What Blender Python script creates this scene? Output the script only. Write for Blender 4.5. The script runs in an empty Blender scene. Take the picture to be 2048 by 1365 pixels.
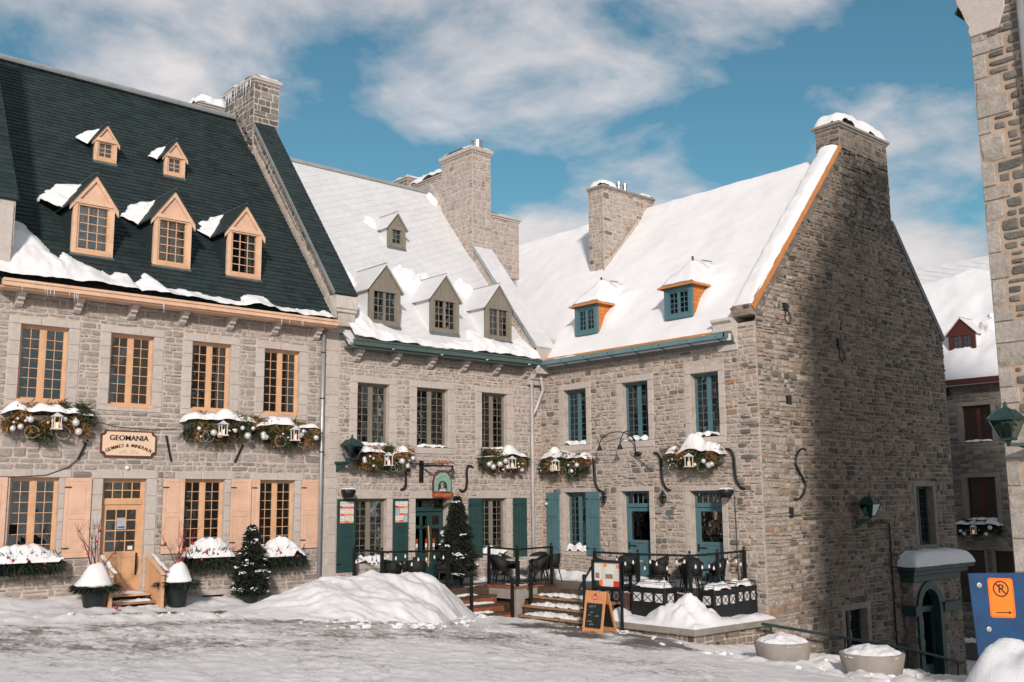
import bpy, bmesh, math, random
from mathutils import Vector, Matrix, noise
S = bpy.context.scene
COL = S.collection
RAD = math.radians

# ---------------------------------------------------------------- camera
CAMZ = 2.7
PITCH, ROLL, YAW, FPX = RAD(8.9403), RAD(-0.5174), RAD(48.2345), 2042.95
def make_camera():
    fw = Vector((math.cos(PITCH)*math.cos(YAW), math.cos(PITCH)*math.sin(YAW), math.sin(PITCH)))
    r0 = Vector((math.sin(YAW), -math.cos(YAW), 0)); u0 = r0.cross(fw)
    c, s = math.cos(ROLL), math.sin(ROLL)
    r = r0*c + u0*s; u = u0*c - r0*s
    cam = bpy.data.cameras.new('camera'); o = bpy.data.objects.new('camera', cam); COL.objects.link(o)
    o.matrix_world = Matrix(((r.x, u.x, -fw.x, 0), (r.y, u.y, -fw.y, 0), (r.z, u.z, -fw.z, CAMZ), (0, 0, 0, 1)))
    cam.sensor_width = 36; cam.sensor_fit = 'HORIZONTAL'; cam.lens = FPX/2048*36
    cam.clip_start = 0.1; cam.clip_end = 3000
    S.camera = o
make_camera()

# ---------------------------------------------------------------- sun, sky, exposure
SUN_AZ, SUN_EL = RAD(39.0), RAD(21.5)        # azimuth measured from -Y towards -X
SUN_DIR = Vector((-math.sin(SUN_AZ)*math.cos(SUN_EL), -math.cos(SUN_AZ)*math.cos(SUN_EL), math.sin(SUN_EL)))
SUN_STRENGTH, SKY_STRENGTH, EXPOSURE = 3.55, 0.074, 0.0
S.view_settings.view_transform = 'Standard'
S.view_settings.look = 'None'
S.view_settings.gamma = 1.0
S.view_settings.exposure = EXPOSURE
S.view_settings.use_curve_mapping = False
S.cycles.max_bounces = 6
S.cycles.transparent_max_bounces = 12
S.cycles.use_denoising = True
S.cycles.caustics_reflective = False
S.cycles.caustics_refractive = False
sl = bpy.data.lights.new('sun', 'SUN'); sl.energy = SUN_STRENGTH; sl.angle = RAD(4.5); sl.color = (1.0, 0.905, 0.83)
so = bpy.data.objects.new('sun', sl); COL.objects.link(so)
so.rotation_euler = (-SUN_DIR).to_track_quat('-Z', 'Y').to_euler(); so.location = (0, 0, 60)

def make_world():
    w = bpy.data.worlds.new('World'); S.world = w; w.use_nodes = True
    nt = w.node_tree; N, L = nt.nodes, nt.links; N.clear()
    out = N.new('ShaderNodeOutputWorld'); bg = N.new('ShaderNodeBackground'); bg.inputs[1].default_value = SKY_STRENGTH
    sky = N.new('ShaderNodeTexSky'); sky.sky_type = 'NISHITA'; sky.sun_disc = False
    sky.sun_elevation = SUN_EL; sky.sun_rotation = math.atan2(SUN_DIR.x, SUN_DIR.y)
    sky.air_density = 1.0; sky.dust_density = 0.6; sky.ozone_density = 2.5
    tint = N.new('ShaderNodeMix'); tint.data_type = 'RGBA'; tint.blend_type = 'MULTIPLY'; tint.inputs[0].default_value = 1
    tint.inputs[7].default_value = (0.92, 1.42, 1.26, 1)
    L.new(sky.outputs[0], tint.inputs[6])
    tc = N.new('ShaderNodeTexCoord'); sep = N.new('ShaderNodeSeparateXYZ'); L.new(tc.outputs['Generated'], sep.inputs[0])
    def m(op, a, b=None, c=None):
        n = N.new('ShaderNodeMath'); n.operation = op
        for i, v in enumerate((a, b, c)):
            if v is None: continue
            if isinstance(v, (int, float)): n.inputs[i].default_value = v
            else: L.new(v, n.inputs[i])
        return n.outputs[0]
    zz = m('ADD', m('MAXIMUM', sep.outputs[2], 0.0), 0.22)
    cx, cy = m('DIVIDE', sep.outputs[0], zz), m('DIVIDE', sep.outputs[1], zz)
    comb = N.new('ShaderNodeCombineXYZ'); L.new(cx, comb.inputs[0]); L.new(cy, comb.inputs[1]); comb.inputs[2].default_value = CLOUD_SEED
    def nz(scale, detail, rough, dist):
        n = N.new('ShaderNodeTexNoise'); n.noise_dimensions = '3D'
        n.inputs['Scale'].default_value = scale; n.inputs['Detail'].default_value = detail
        n.inputs['Roughness'].default_value = rough; n.inputs['Distortion'].default_value = dist
        L.new(comb.outputs[0], n.inputs['Vector']); return n.outputs[0]
    big = nz(1.15, 2.0, 0.5, 0.2); fine = nz(2.9, 10.0, 0.55, 0.2)
    low = m('MAXIMUM', m('SUBTRACT', 0.36, sep.outputs[2]), 0.0)      # cloud banks close up towards the horizon
    dens = m('ADD', m('ADD', m('MULTIPLY', big, 0.40), m('MULTIPLY', fine, 0.72)), m('MULTIPLY', low, 0.34))
    ramp = N.new('ShaderNodeValToRGB'); ramp.color_ramp.elements[0].position = 0.488; ramp.color_ramp.elements[1].position = 0.655
    ramp.color_ramp.elements[0].color = (0, 0, 0, 1); ramp.color_ramp.elements[1].color = (1, 1, 1, 1)
    e = ramp.color_ramp.elements.new(0.575); e.color = (0.6, 0.6, 0.6, 1)
    L.new(dens, ramp.inputs[0])
    cl = N.new('ShaderNodeValToRGB'); cl.color_ramp.elements[0].position = 0.42; cl.color_ramp.elements[1].position = 0.72
    cl.color_ramp.elements[0].color = (8.2, 7.75, 7.9, 1); cl.color_ramp.elements[1].color = (11.8, 11.0, 10.9, 1)
    L.new(fine, cl.inputs[0])
    mx = N.new('ShaderNodeMix'); mx.data_type = 'RGBA'
    L.new(m('MULTIPLY', ramp.outputs[0], 0.93), mx.inputs[0]); L.new(tint.outputs[2], mx.inputs[6]); L.new(cl.outputs[0], mx.inputs[7])
    L.new(mx.outputs[2], bg.inputs[0]); L.new(bg.outputs[0], out.inputs[0])
CLOUD_SEED = 11.2
make_world()

# ---------------------------------------------------------------- materials
MATS = {}
def new_mat(name):
    m = bpy.data.materials.new(name); m.use_nodes = True; MATS[name] = m
    nt = m.node_tree; return m, nt.nodes, nt.links, nt.nodes['Principled BSDF']
def _noise(N, L, vec, scale, detail=4, rough=0.55, sc=None):
    n = N.new('ShaderNodeTexNoise'); n.inputs['Scale'].default_value = scale; n.inputs['Detail'].default_value = detail; n.inputs['Roughness'].default_value = rough
    if sc:
        mp = N.new('ShaderNodeMapping'); mp.inputs['Scale'].default_value = sc; L.new(vec, mp.inputs[0]); vec = mp.outputs[0]
    L.new(vec, n.inputs['Vector']); return n.outputs[0]
def _ramp(N, L, fac, stops):
    r = N.new('ShaderNodeValToRGB'); cr = r.color_ramp
    while len(cr.elements) < len(stops): cr.elements.new(0.5)
    for e, (p, c) in zip(cr.elements, stops):
        e.position = p; e.color = (*c, 1) if len(c) == 3 else c
    L.new(fac, r.inputs[0]); return r.outputs[0]
def _mix(N, L, fac, a, b, blend='MIX'):
    n = N.new('ShaderNodeMix'); n.data_type = 'RGBA'; n.blend_type = blend
    for i, v in ((0, fac), (6, a), (7, b)):
        if isinstance(v, (int, float)): n.inputs[i].default_value = v
        elif isinstance(v, tuple): n.inputs[i].default_value = (*v, 1)
        else: L.new(v, n.inputs[i])
    return n.outputs[2]
def _bump(N, L, b, height, strength, dist=0.02):
    n = N.new('ShaderNodeBump'); n.inputs['Strength'].default_value = strength; n.inputs['Distance'].default_value = dist
    L.new(height, n.inputs['Height']); L.new(n.outputs[0], b.inputs['Normal'])
def _island(N, L):
    g = N.new('ShaderNodeNewGeometry'); o = N.new('ShaderNodeObjectInfo')
    a = N.new('ShaderNodeMath'); a.operation = 'ADD'; L.new(g.outputs['Random Per Island'], a.inputs[0]); L.new(o.outputs['Random'], a.inputs[1])
    f = N.new('ShaderNodeMath'); f.operation = 'FRACT'; L.new(a.outputs[0], f.inputs[0])
    return f.outputs[0], g.outputs['Position']
def plain(name, col, rough=0.6, var=0.12, scale=6.0, bump=0.0, bscale=40.0, metal=0.0, spec=0.4, dirt=None, dirt_amt=0.35):
    m, N, L, b = new_mat(name)
    g = N.new('ShaderNodeNewGeometry'); pos = g.outputs['Position']
    n = _noise(N, L, pos, scale, 5)
    lo = tuple(c*(1-var) for c in col); hi = tuple(min(1, c*(1+var)) for c in col)
    c = _ramp(N, L, n, [(0.3, lo), (0.7, hi)])
    if dirt:
        d = _noise(N, L, pos, 3.1, 8, 0.7)
        c = _mix(N, L, _ramp(N, L, d, [(0.5, (0, 0, 0)), (0.75, (dirt_amt,)*3)]), c, dirt)
    L.new(c, b.inputs['Base Color']); b.inputs['Roughness'].default_value = rough; b.inputs['Metallic'].default_value = metal
    b.inputs['Specular IOR Level'].default_value = spec
    if bump: _bump(N, L, b, _noise(N, L, pos, bscale, 5), bump)
    return m
def pieces(name, stops, rough=0.85, bump=0.5, bscale=14.0, var=0.28, stain=(0.10, 0.095, 0.085), stain_amt=0.45, sc=(1, 1, 2.2), spec=0.3, crev=0.0, gain=1.0):
    """stones, slates, sheets: every piece takes its own colour from the ramp, with grain and stains over it"""
    m, N, L, b = new_mat(name)
    isl, pos = _island(N, L)
    base = _ramp(N, L, isl, stops)
    n = _noise(N, L, pos, bscale*0.5, 6, 0.65, sc)
    base = _mix(N, L, 1.0, base, _ramp(N, L, n, [(0.28, (1-var,)*3), (0.72, (1+var*0.55,)*3)]), 'MULTIPLY')
    if gain != 1: base = _mix(N, L, 1.0, base, (gain, gain, gain), 'MULTIPLY')
    if crev:
        cv = _noise(N, L, pos, 5.5, 6, 0.7, (1, 1, 3.6)); base = _mix(N, L, _ramp(N, L, cv, [(0.55, (0, 0, 0)), (0.70, (crev,)*3)]), base, (0.085, 0.072, 0.06))  # crevice shade put into the colour as dark streaks
    sk = _noise(N, L, pos, 2.2, 6, 0.65, (1.3, 1.3, 0.28)); base = _mix(N, L, _ramp(N, L, sk, [(0.52, (0, 0, 0)), (0.78, (stain_amt*.8,)*3)]), base, stain)
    st = _noise(N, L, pos, 0.7, 7, 0.7)
    base = _mix(N, L, _ramp(N, L, st, [(0.5, (0, 0, 0)), (0.8, (stain_amt,)*3)]), base, stain)
    L.new(base, b.inputs['Base Color']); b.inputs['Roughness'].default_value = rough; b.inputs['Specular IOR Level'].default_value = spec
    if bump: _bump(N, L, b, _noise(N, L, pos, bscale, 7, 0.65, sc), bump, 0.03)
    return m
GREY = [(0.0, (0.19, 0.175, 0.155)), (0.12, (0.33, 0.295, 0.26)), (0.3, (0.42, 0.375, 0.335)), (0.55, (0.38, 0.335, 0.295)), (0.75, (0.47, 0.42, 0.375)), (0.9, (0.34, 0.32, 0.295)), (1.0, (0.25, 0.235, 0.215))]
pieces('stone_a', [(0.0, (0.25, 0.215, 0.185)), (0.08, (0.35, 0.30, 0.262)), (0.3, (0.41, 0.352, 0.312)), (0.6, (0.37, 0.318, 0.28)), (0.85, (0.44, 0.382, 0.342)), (1.0, (0.31, 0.278, 0.25))], var=0.4, stain_amt=0.3, stain=(0.2, 0.17, 0.145), crev=.55, gain=1.1, bump=1.0, bscale=20)
pieces('stone_b', [(0.0, (0.27, 0.24, 0.215)), (0.1, (0.42, 0.36, 0.322)), (0.35, (0.47, 0.40, 0.362)), (0.6, (0.41, 0.348, 0.308)), (0.8, (0.50, 0.435, 0.392)), (0.93, (0.35, 0.315, 0.285)), (0.955, (0.48, 0.32, 0.23)), (1.0, (0.38, 0.325, 0.29))], var=0.4, stain_amt=0.22, stain=(0.2, 0.17, 0.15), crev=.65, gain=1.08, bump=1.0, bscale=20)
pieces('stone_c', [(0.0, (0.17, 0.16, 0.145)), (0.07, (0.21, 0.19, 0.165)), (0.1, (0.43, 0.362, 0.31)), (0.4, (0.47, 0.398, 0.345)), (0.65, (0.41, 0.345, 0.292)), (0.9, (0.51, 0.445, 0.39)), (0.95, (0.40, 0.25, 0.16)), (1.0, (0.33, 0.24, 0.17))], var=0.42, stain_amt=0.25, crev=.75, gain=1.05, bump=1.0, bscale=20)
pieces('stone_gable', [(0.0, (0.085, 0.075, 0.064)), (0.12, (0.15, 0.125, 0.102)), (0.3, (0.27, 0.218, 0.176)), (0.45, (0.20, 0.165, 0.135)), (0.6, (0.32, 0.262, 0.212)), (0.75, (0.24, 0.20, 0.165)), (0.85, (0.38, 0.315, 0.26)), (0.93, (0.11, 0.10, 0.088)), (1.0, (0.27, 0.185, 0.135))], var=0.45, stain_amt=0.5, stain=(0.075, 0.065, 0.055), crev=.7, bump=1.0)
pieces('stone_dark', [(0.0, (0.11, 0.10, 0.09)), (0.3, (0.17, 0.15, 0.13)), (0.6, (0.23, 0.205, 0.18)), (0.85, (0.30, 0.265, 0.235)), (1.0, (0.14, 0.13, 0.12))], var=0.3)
pieces('stone_d', [(0.0, (0.13, 0.125, 0.115)), (0.3, (0.20, 0.185, 0.165)), (0.6, (0.24, 0.215, 0.185)), (1.0, (0.16, 0.15, 0.14))], var=0.45, crev=.5, bump=1.0)
pieces('quoin_d', [(0.0, (0.36, 0.315, 0.275)), (0.35, (0.45, 0.40, 0.355)), (0.7, (0.40, 0.35, 0.305)), (1.0, (0.48, 0.43, 0.385))], bump=0.8, bscale=14, var=0.35, stain=(0.2, 0.165, 0.135), stain_amt=0.55, crev=.4, sc=(1, 1, 1))
pieces('cut_stone', [(0.0, (0.48, 0.415, 0.375)), (0.5, (0.525, 0.46, 0.42)), (1.0, (0.50, 0.432, 0.388))], bump=0.18, bscale=20, var=0.14, stain=(0.26, 0.225, 0.20), stain_amt=0.35, sc=(1, 1, 1))
pieces('cut_stone_light', [(0.0, (0.52, 0.475, 0.43)), (0.5, (0.58, 0.535, 0.48)), (1.0, (0.47, 0.43, 0.39))], bump=0.35, bscale=16, var=0.2, stain=(0.3, 0.25, 0.21), stain_amt=0.45, sc=(1, 1, 1))
pieces('cut_stone_shaded', [(0.0, (0.22, 0.195, 0.175)), (0.5, (0.27, 0.24, 0.215)), (1.0, (0.24, 0.21, 0.185))], bump=0.3, bscale=20, var=0.2, stain_amt=0.4, sc=(1, 1, 1))  # cut stone again, with the shade on gable and lane windows in its colour
pieces('slate_dark', [(0.0, (0.014, 0.024, 0.025)), (0.5, (0.029, 0.045, 0.046)), (1.0, (0.020, 0.033, 0.034))], rough=0.6, bump=0.25, bscale=30, var=0.25, stain=(0.05, 0.062, 0.062), stain_amt=0.4, spec=0.35)
pieces('tin_sheet', [(0.0, (0.66, 0.65, 0.66)), (0.5, (0.71, 0.70, 0.705)), (1.0, (0.68, 0.67, 0.68))], rough=0.5, bump=0.06, bscale=8, var=0.06, stain=(0.48, 0.48, 0.50), stain_amt=0.4, sc=(1, 1, 1), spec=0.4)
pieces('shingle_orange', [(0.0, (0.50, 0.16, 0.035)), (0.5, (0.60, 0.215, 0.055)), (1.0, (0.54, 0.185, 0.05))], rough=0.7, bump=0.15, bscale=30, var=0.15, stain=(0.35, 0.16, 0.06))
plain('mortar', (0.515, 0.435, 0.388), 0.95, 0.16, 5, 0.5, 60, dirt=(0.28, 0.245, 0.21), dirt_amt=0.5)
plain('mortar_warm', (0.50, 0.415, 0.36), 0.95, 0.2, 5, 0.5, 60, dirt=(0.24, 0.205, 0.17), dirt_amt=0.6)
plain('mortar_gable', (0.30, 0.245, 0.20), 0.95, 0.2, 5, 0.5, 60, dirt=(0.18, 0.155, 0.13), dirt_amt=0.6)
plain('mortar_d', (0.42, 0.315, 0.235), 0.95, 0.2, 4, 0.6, 40, dirt=(0.30, 0.22, 0.17), dirt_amt=0.5)
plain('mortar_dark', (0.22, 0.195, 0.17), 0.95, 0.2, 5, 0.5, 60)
plain('plaster', (0.46, 0.40, 0.35), 0.9, 0.15, 4, 0.3, 25, dirt=(0.24, 0.20, 0.17), dirt_amt=0.6)
def paint(name, col, rough=0.45): return plain(name, col, rough, 0.09, 2.5, 0.15, 60, dirt=tuple(c*0.55 for c in col), dirt_amt=0.5)
paint('paint_orange', (0.66, 0.385, 0.22)); paint('paint_peach', (0.68, 0.43, 0.31)); paint('paint_trim', (0.70, 0.455, 0.31)); paint('paint_door', (0.62, 0.36, 0.20))
paint('paint_olive', (0.215, 0.188, 0.148)); paint('paint_green', (0.021, 0.058, 0.056)); paint('paint_green_gutter', (0.072, 0.112, 0.105))
paint('paint_teal', (0.078, 0.165, 0.19)); paint('paint_teal_light', (0.125, 0.225, 0.25)); paint('paint_dark_teal', (0.018, 0.052, 0.052))
paint('paint_red', (0.085, 0.022, 0.016)); paint('paint_cheek', (0.34, 0.39, 0.40)); paint('paint_barge', (0.56, 0.22, 0.06))
plain('pipe_grey', (0.46, 0.44, 0.43), 0.5, 0.12, 3)
plain('galvanised', (0.42, 0.42, 0.43), 0.42, 0.12, 3, metal=0.55); plain('steel_bright', (0.42, 0.42, 0.43), 0.45, 0.1, 3, metal=0.9)
plain('iron_black', (0.010, 0.011, 0.012), 0.5, 0.3, 8, 0.2, 50); plain('iron_green', (0.018, 0.045, 0.042), 0.5, 0.3, 8, 0.1, 50)
plain('wicker', (0.012, 0.012, 0.012), 0.6, 0.4, 30, 0.6, 90); plain('table_top', (0.50, 0.46, 0.42), 0.5, 0.2, 20)
plain('lead', (0.12, 0.14, 0.145), 0.55, 0.2, 4); plain('ridge_metal', (0.34, 0.36, 0.36), 0.45, 0.15, 3, metal=0.3)
plain('concrete', (0.30, 0.265, 0.235), 0.9, 0.1, 5, 0.25, 60, dirt=(0.20, 0.175, 0.155), dirt_amt=0.45)
plain('concrete_coping', (0.27, 0.24, 0.21), 0.85, 0.18, 4, 0.35, 40, dirt=(0.13, 0.11, 0.10), dirt_amt=0.6)
plain('wood_wet', (0.085, 0.055, 0.038), 0.4, 0.3, 7, 0.3, 50, dirt=(0.03, 0.022, 0.018)); plain('brick_red', (0.27, 0.085, 0.04), 0.75, 0.35, 7, 0.4, 50, dirt=(0.10, 0.05, 0.035), dirt_amt=0.7)
plain('wood_light', (0.62, 0.27, 0.11), 0.5, 0.14, 9, 0.1, 50); plain('wood_step', (0.33, 0.185, 0.095), 0.65, 0.3, 6, 0.3, 50, dirt=(0.10, 0.07, 0.05), dirt_amt=0.7)
plain('plywood_blue', (0.0015, 0.042, 0.125), 0.55, 0.2, 4, 0.12, 60, dirt=(0.02, 0.05, 0.09), dirt_amt=0.4)
plain('sign_orange', (0.93, 0.20, 0.012), 0.4, 0.03, 3); plain('sign_red', (0.62, 0.05, 0.02), 0.4, 0.05, 3); plain('black_print', (0.012, 0.010, 0.009), 0.6, 0.1)
plain('sign_cream', (0.74, 0.53, 0.38), 0.5, 0.05, 5); plain('sign_brown', (0.115, 0.035, 0.02), 0.5, 0.15); plain('sign_line', (0.36, 0.27, 0.21), 0.6, 0.05)
plain('sign_mint', (0.22, 0.36, 0.30), 0.5, 0.1, 6); plain('banner_red', (0.30, 0.055, 0.025), 0.5, 0.15); plain('banner_gold', (0.60, 0.22, 0.06), 0.5, 0.1)
plain('skin_paint', (0.56, 0.32, 0.21), 0.6, 0.1); plain('blouse_paint', (0.55, 0.50, 0.45), 0.6, 0.1); plain('hat_paint', (0.22, 0.185, 0.14), 0.6, 0.1)
plain('paper_white', (0.72, 0.69, 0.66), 0.7, 0.04); plain('paper_red', (0.70, 0.10, 0.045), 0.7, 0.1); plain('paper_orange', (0.80, 0.30, 0.09), 0.7, 0.1); plain('paper_blue', (0.33, 0.42, 0.50), 0.7, 0.1); plain('paper_food', (0.30, 0.19, 0.12), 0.7, 0.5, 60)
plain('chalkboard', (0.012, 0.018, 0.019), 0.7, 0.5, 12); plain('chalk', (0.30, 0.33, 0.33), 0.9, 0.4, 60)
plain('white_paint', (0.72, 0.70, 0.68), 0.5, 0.05); plain('bauble_silver', (0.66, 0.64, 0.64), 0.22, 0.05, 5, metal=0.35); plain('bauble_red', (0.40, 0.022, 0.02), 0.25, 0.1, spec=0.6)
plain('pot_black', (0.010, 0.016, 0.017), 0.4, 0.2, 5); plain('twig', (0.06, 0.035, 0.028), 0.8, 0.3, 30); plain('twig_red', (0.26, 0.022, 0.018), 0.6, 0.2, 30)
plain('curtain', (0.86, 0.83, 0.79), 0.9, 0.05, 5); plain('interior', (0.055, 0.045, 0.038), 0.9, 0.3, 1.2); plain('asphalt', (0.05, 0.046, 0.043), 0.5, 0.4, 12, 0.5, 50)
plain('ice', (0.55, 0.57, 0.60), 0.15, 0.2, 10, 0.3, 20, spec=0.6); plain('bow_bronze', (0.30, 0.14, 0.08), 0.45, 0.3, 20); plain('dark_hole', (0.012, 0.010, 0.009), 0.9, 0.2); plain('cable', (0.05, 0.045, 0.045), 0.7, 0.2)
plain('tarp_white', (0.62, 0.60, 0.58), 0.6, 0.1, 4)
def emit(name, col, strength, base=(0.9, 0.7, 0.5)):
    m, N, L, b = new_mat(name); b.inputs['Base Color'].default_value = (*base, 1)
    b.inputs['Emission Color'].default_value = (*col, 1); b.inputs['Emission Strength'].default_value = strength
emit('bulb_warm', (1.0, 0.42, 0.12), 0.7)
def leafy(name, stops, rough=0.7):
    m, N, L, b = new_mat(name); isl, pos = _island(N, L)
    c = _ramp(N, L, isl, stops); L.new(c, b.inputs['Base Color']); b.inputs['Roughness'].default_value = rough; b.inputs['Specular IOR Level'].default_value = 0.2
leafy('needles_mixed', [(0.0, (0.022, 0.036, 0.016)), (0.3, (0.05, 0.065, 0.028)), (0.5, (0.085, 0.078, 0.030)), (0.66, (0.15, 0.095, 0.035)), (0.82, (0.20, 0.088, 0.028)), (0.92, (0.27, 0.15, 0.05)), (1.0, (0.06, 0.05, 0.02))])
leafy('needles_green', [(0.0, (0.018, 0.03, 0.013)), (0.4, (0.045, 0.06, 0.026)), (0.7, (0.085, 0.09, 0.042)), (0.9, (0.13, 0.115, 0.055)), (1.0, (0.04, 0.045, 0.02))])
leafy('needles_dark', [(0.0, (0.007, 0.011, 0.009)), (0.5, (0.018, 0.026, 0.018)), (0.85, (0.035, 0.045, 0.028)), (1.0, (0.055, 0.06, 0.035))])
leafy('needles_dry', [(0.0, (0.10, 0.055, 0.022)), (0.35, (0.20, 0.105, 0.04)), (0.6, (0.30, 0.15, 0.05)), (0.8, (0.36, 0.20, 0.075)), (1.0, (0.13, 0.085, 0.035))])
def glass_mat(name, tint=(0.86, 0.9, 0.9), refl=1.5, gl=(0.9, 0.95, 0.97)):
    m, N, L, b = new_mat(name); out = [n for n in N if n.type == 'OUTPUT_MATERIAL'][0]; N.remove(b)
    t = N.new('ShaderNodeBsdfTransparent'); t.inputs[0].default_value = (*tint, 1)
    g = N.new('ShaderNodeBsdfGlossy'); g.inputs['Roughness'].default_value = 0.03; g.inputs[0].default_value = (*gl, 1)
    f = N.new('ShaderNodeFresnel'); f.inputs[0].default_value = refl
    geo = N.new('ShaderNodeNewGeometry'); n = _noise(N, L, geo.outputs['Position'], 1.6, 2)
    bp = N.new('ShaderNodeBump'); bp.inputs['Strength'].default_value = 0.25; bp.inputs['Distance'].default_value = 0.05; L.new(n, bp.inputs['Height'])
    L.new(bp.outputs[0], g.inputs['Normal'])
    x = N.new('ShaderNodeMixShader'); L.new(f.outputs[0], x.inputs[0]); L.new(t.outputs[0], x.inputs[1]); L.new(g.outputs[0], x.inputs[2]); L.new(x.outputs[0], out.inputs[0])
glass_mat('glass', (0.86, 0.89, 0.89), 1.8); glass_mat('lamp_glass', (0.55, 0.66, 0.64), 1.4, (0.3, 0.36, 0.35))
def snow_mat(name, col=(0.84, 0.82, 0.83), dirty=0.0):
    m, N, L, b = new_mat(name); g = N.new('ShaderNodeNewGeometry'); pos = g.outputs['Position']
    n = _noise(N, L, pos, 1.3, 7, 0.6); c = _ramp(N, L, n, [(0.35, tuple(v*0.95 for v in col)), (0.65, col)])
    if dirty:
        d = _noise(N, L, pos, 5.0, 9, 0.75); c = _mix(N, L, _ramp(N, L, d, [(0.55, (0, 0, 0)), (0.78, (dirty,)*3)]), c, (0.36, 0.31, 0.28))
    L.new(c, b.inputs['Base Color']); b.inputs['Roughness'].default_value = 0.75; b.inputs['Specular IOR Level'].default_value = 0.25
    bn = N.new('ShaderNodeMath'); bn.operation = 'ADD'
    L.new(_noise(N, L, pos, 9, 6, 0.6), bn.inputs[0]); L.new(_noise(N, L, pos, 60, 3), bn.inputs[1])
    _bump(N, L, b, bn.outputs[0], 0.35, 0.03)
snow_mat('snow'); snow_mat('snow_rough', (0.82, 0.80, 0.81), 0.45); snow_mat('snow_pile', (0.80, 0.775, 0.785), 0.32)
def ground_mat():
    """packed snow over dark wet stone paving: vertex colour 'bare' says how far ploughing and feet have worn the snow off"""
    m, N, L, b = new_mat('packed_snow'); g = N.new('ShaderNodeNewGeometry'); pos = g.outputs['Position']
    at = N.new('ShaderNodeAttribute'); at.attribute_name = 'bare'
    mp = N.new('ShaderNodeMapping'); mp.inputs['Rotation'].default_value = (0, 0, -YAW+math.pi/2); L.new(pos, mp.inputs[0])
    mp2 = N.new('ShaderNodeMapping'); mp2.inputs['Scale'].default_value = (0.8, 1.4, 1); L.new(mp.outputs[0], mp2.inputs[0])
    n1 = _noise(N, L, mp2.outputs[0], 1.7, 12, 0.74); n2 = _noise(N, L, pos, 9, 10, 0.78); n3 = _noise(N, L, pos, 0.55, 5, 0.6)
    def mth(op, a, c):
        n = N.new('ShaderNodeMath'); n.operation = op
        for i, v in enumerate((a, c)):
            if isinstance(v, (int, float)): n.inputs[i].default_value = v
            else: L.new(v, n.inputs[i])
        return n.outputs[0]
    dens = mth('ADD', mth('ADD', mth('MULTIPLY', n1, 0.6), mth('MULTIPLY', n2, 0.62)), mth('MULTIPLY', at.outputs['Fac'], 0.42))
    k = _ramp(N, L, dens, [(0.755, (0, 0, 0)), (0.88, (1, 1, 1))])
    snowc = _ramp(N, L, n3, [(0.3, (0.80, 0.765, 0.76)), (0.7, (0.86, 0.835, 0.835))])
    slush = _mix(N, L, _ramp(N, L, dens, [(0.665, (0, 0, 0)), (0.80, (0.9, 0.9, 0.9))]), snowc, (0.44, 0.39, 0.36))
    c = _mix(N, L, k, slush, _ramp(N, L, n2, [(0.3, (0.085, 0.078, 0.072)), (0.7, (0.17, 0.152, 0.138))]))
    L.new(c, b.inputs['Base Color'])
    L.new(_ramp(N, L, k, [(0, (0.72,)*3), (1, (0.38,)*3)]), b.inputs['Roughness']); b.inputs['Specular IOR Level'].default_value = 0.3
    h = mth('SUBTRACT', mth('ADD', mth('MULTIPLY', n2, 0.8), n1), mth('MULTIPLY', k, 0.5))
    _bump(N, L, b, h, 0.6, 0.05)
ground_mat()

# ---------------------------------------------------------------- geometry helpers
class Frame:
    def __init__(s, o, u, v): s.o = Vector(o); s.u = Vector(u).normalized(); s.v = Vector(v).normalized(); s.w = s.u.cross(s.v)
    def p(s, a, b, c=0.0): return s.o + s.u*a + s.v*b + s.w*c
    def m(s, a, b, c, su=1, sv=1, sw=1, rot=0.0):
        q = s.p(a, b, c); u, v = s.u, s.v
        if rot: u, v = s.u*math.cos(rot)+s.v*math.sin(rot), s.v*math.cos(rot)-s.u*math.sin(rot)
        return Matrix(((u.x*su, v.x*sv, s.w.x*sw, q.x), (u.y*su, v.y*sv, s.w.y*sw, q.y), (u.z*su, v.z*sv, s.w.z*sw, q.z), (0, 0, 0, 1)))
    def inv(s, P): d = Vector(P)-s.o; return d.dot(s.u), d.dot(s.v), d.dot(s.w)
WORLD = Frame((0, 0, 0), (1, 0, 0), (0, 1, 0))
WM = {}                                            # world matrices of parents
def link(name, data, parent=None, M=None):
    o = bpy.data.objects.new(name, data); COL.objects.link(o)
    if parent is not None:
        o.parent = parent; o.matrix_parent_inverse = WM[parent.name].inverted()
    if M is not None: o.matrix_basis = M
    WM[o.name] = M.copy() if M is not None else Matrix.Identity(4)
    return o
def thing(name, label, cat, loc=(0, 0, 0), group=None):
    o = bpy.data.objects.new(name, None); COL.objects.link(o); o.location = loc; o.empty_display_size = 0.2
    WM[o.name] = Matrix.Translation(Vector(loc))
    return tag(o, label, cat, group)
def tag(o, label=None, cat=None, group=None, kind=None):
    if label: o['label'] = label
    if cat: o['category'] = cat
    if group: o['group'] = group
    if kind: o['kind'] = kind
    return o
def copy_tree(src, loc=None, rz=None, parent=None, label=None):
    c = src.copy(); COL.objects.link(c); c.parent = parent
    if loc is not None: c.location = loc
    if rz is not None: c.rotation_euler = (0, 0, rz)
    if label: c['label'] = label
    for ch in list(src.children): copy_tree(ch, parent=c)
    return c
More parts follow.
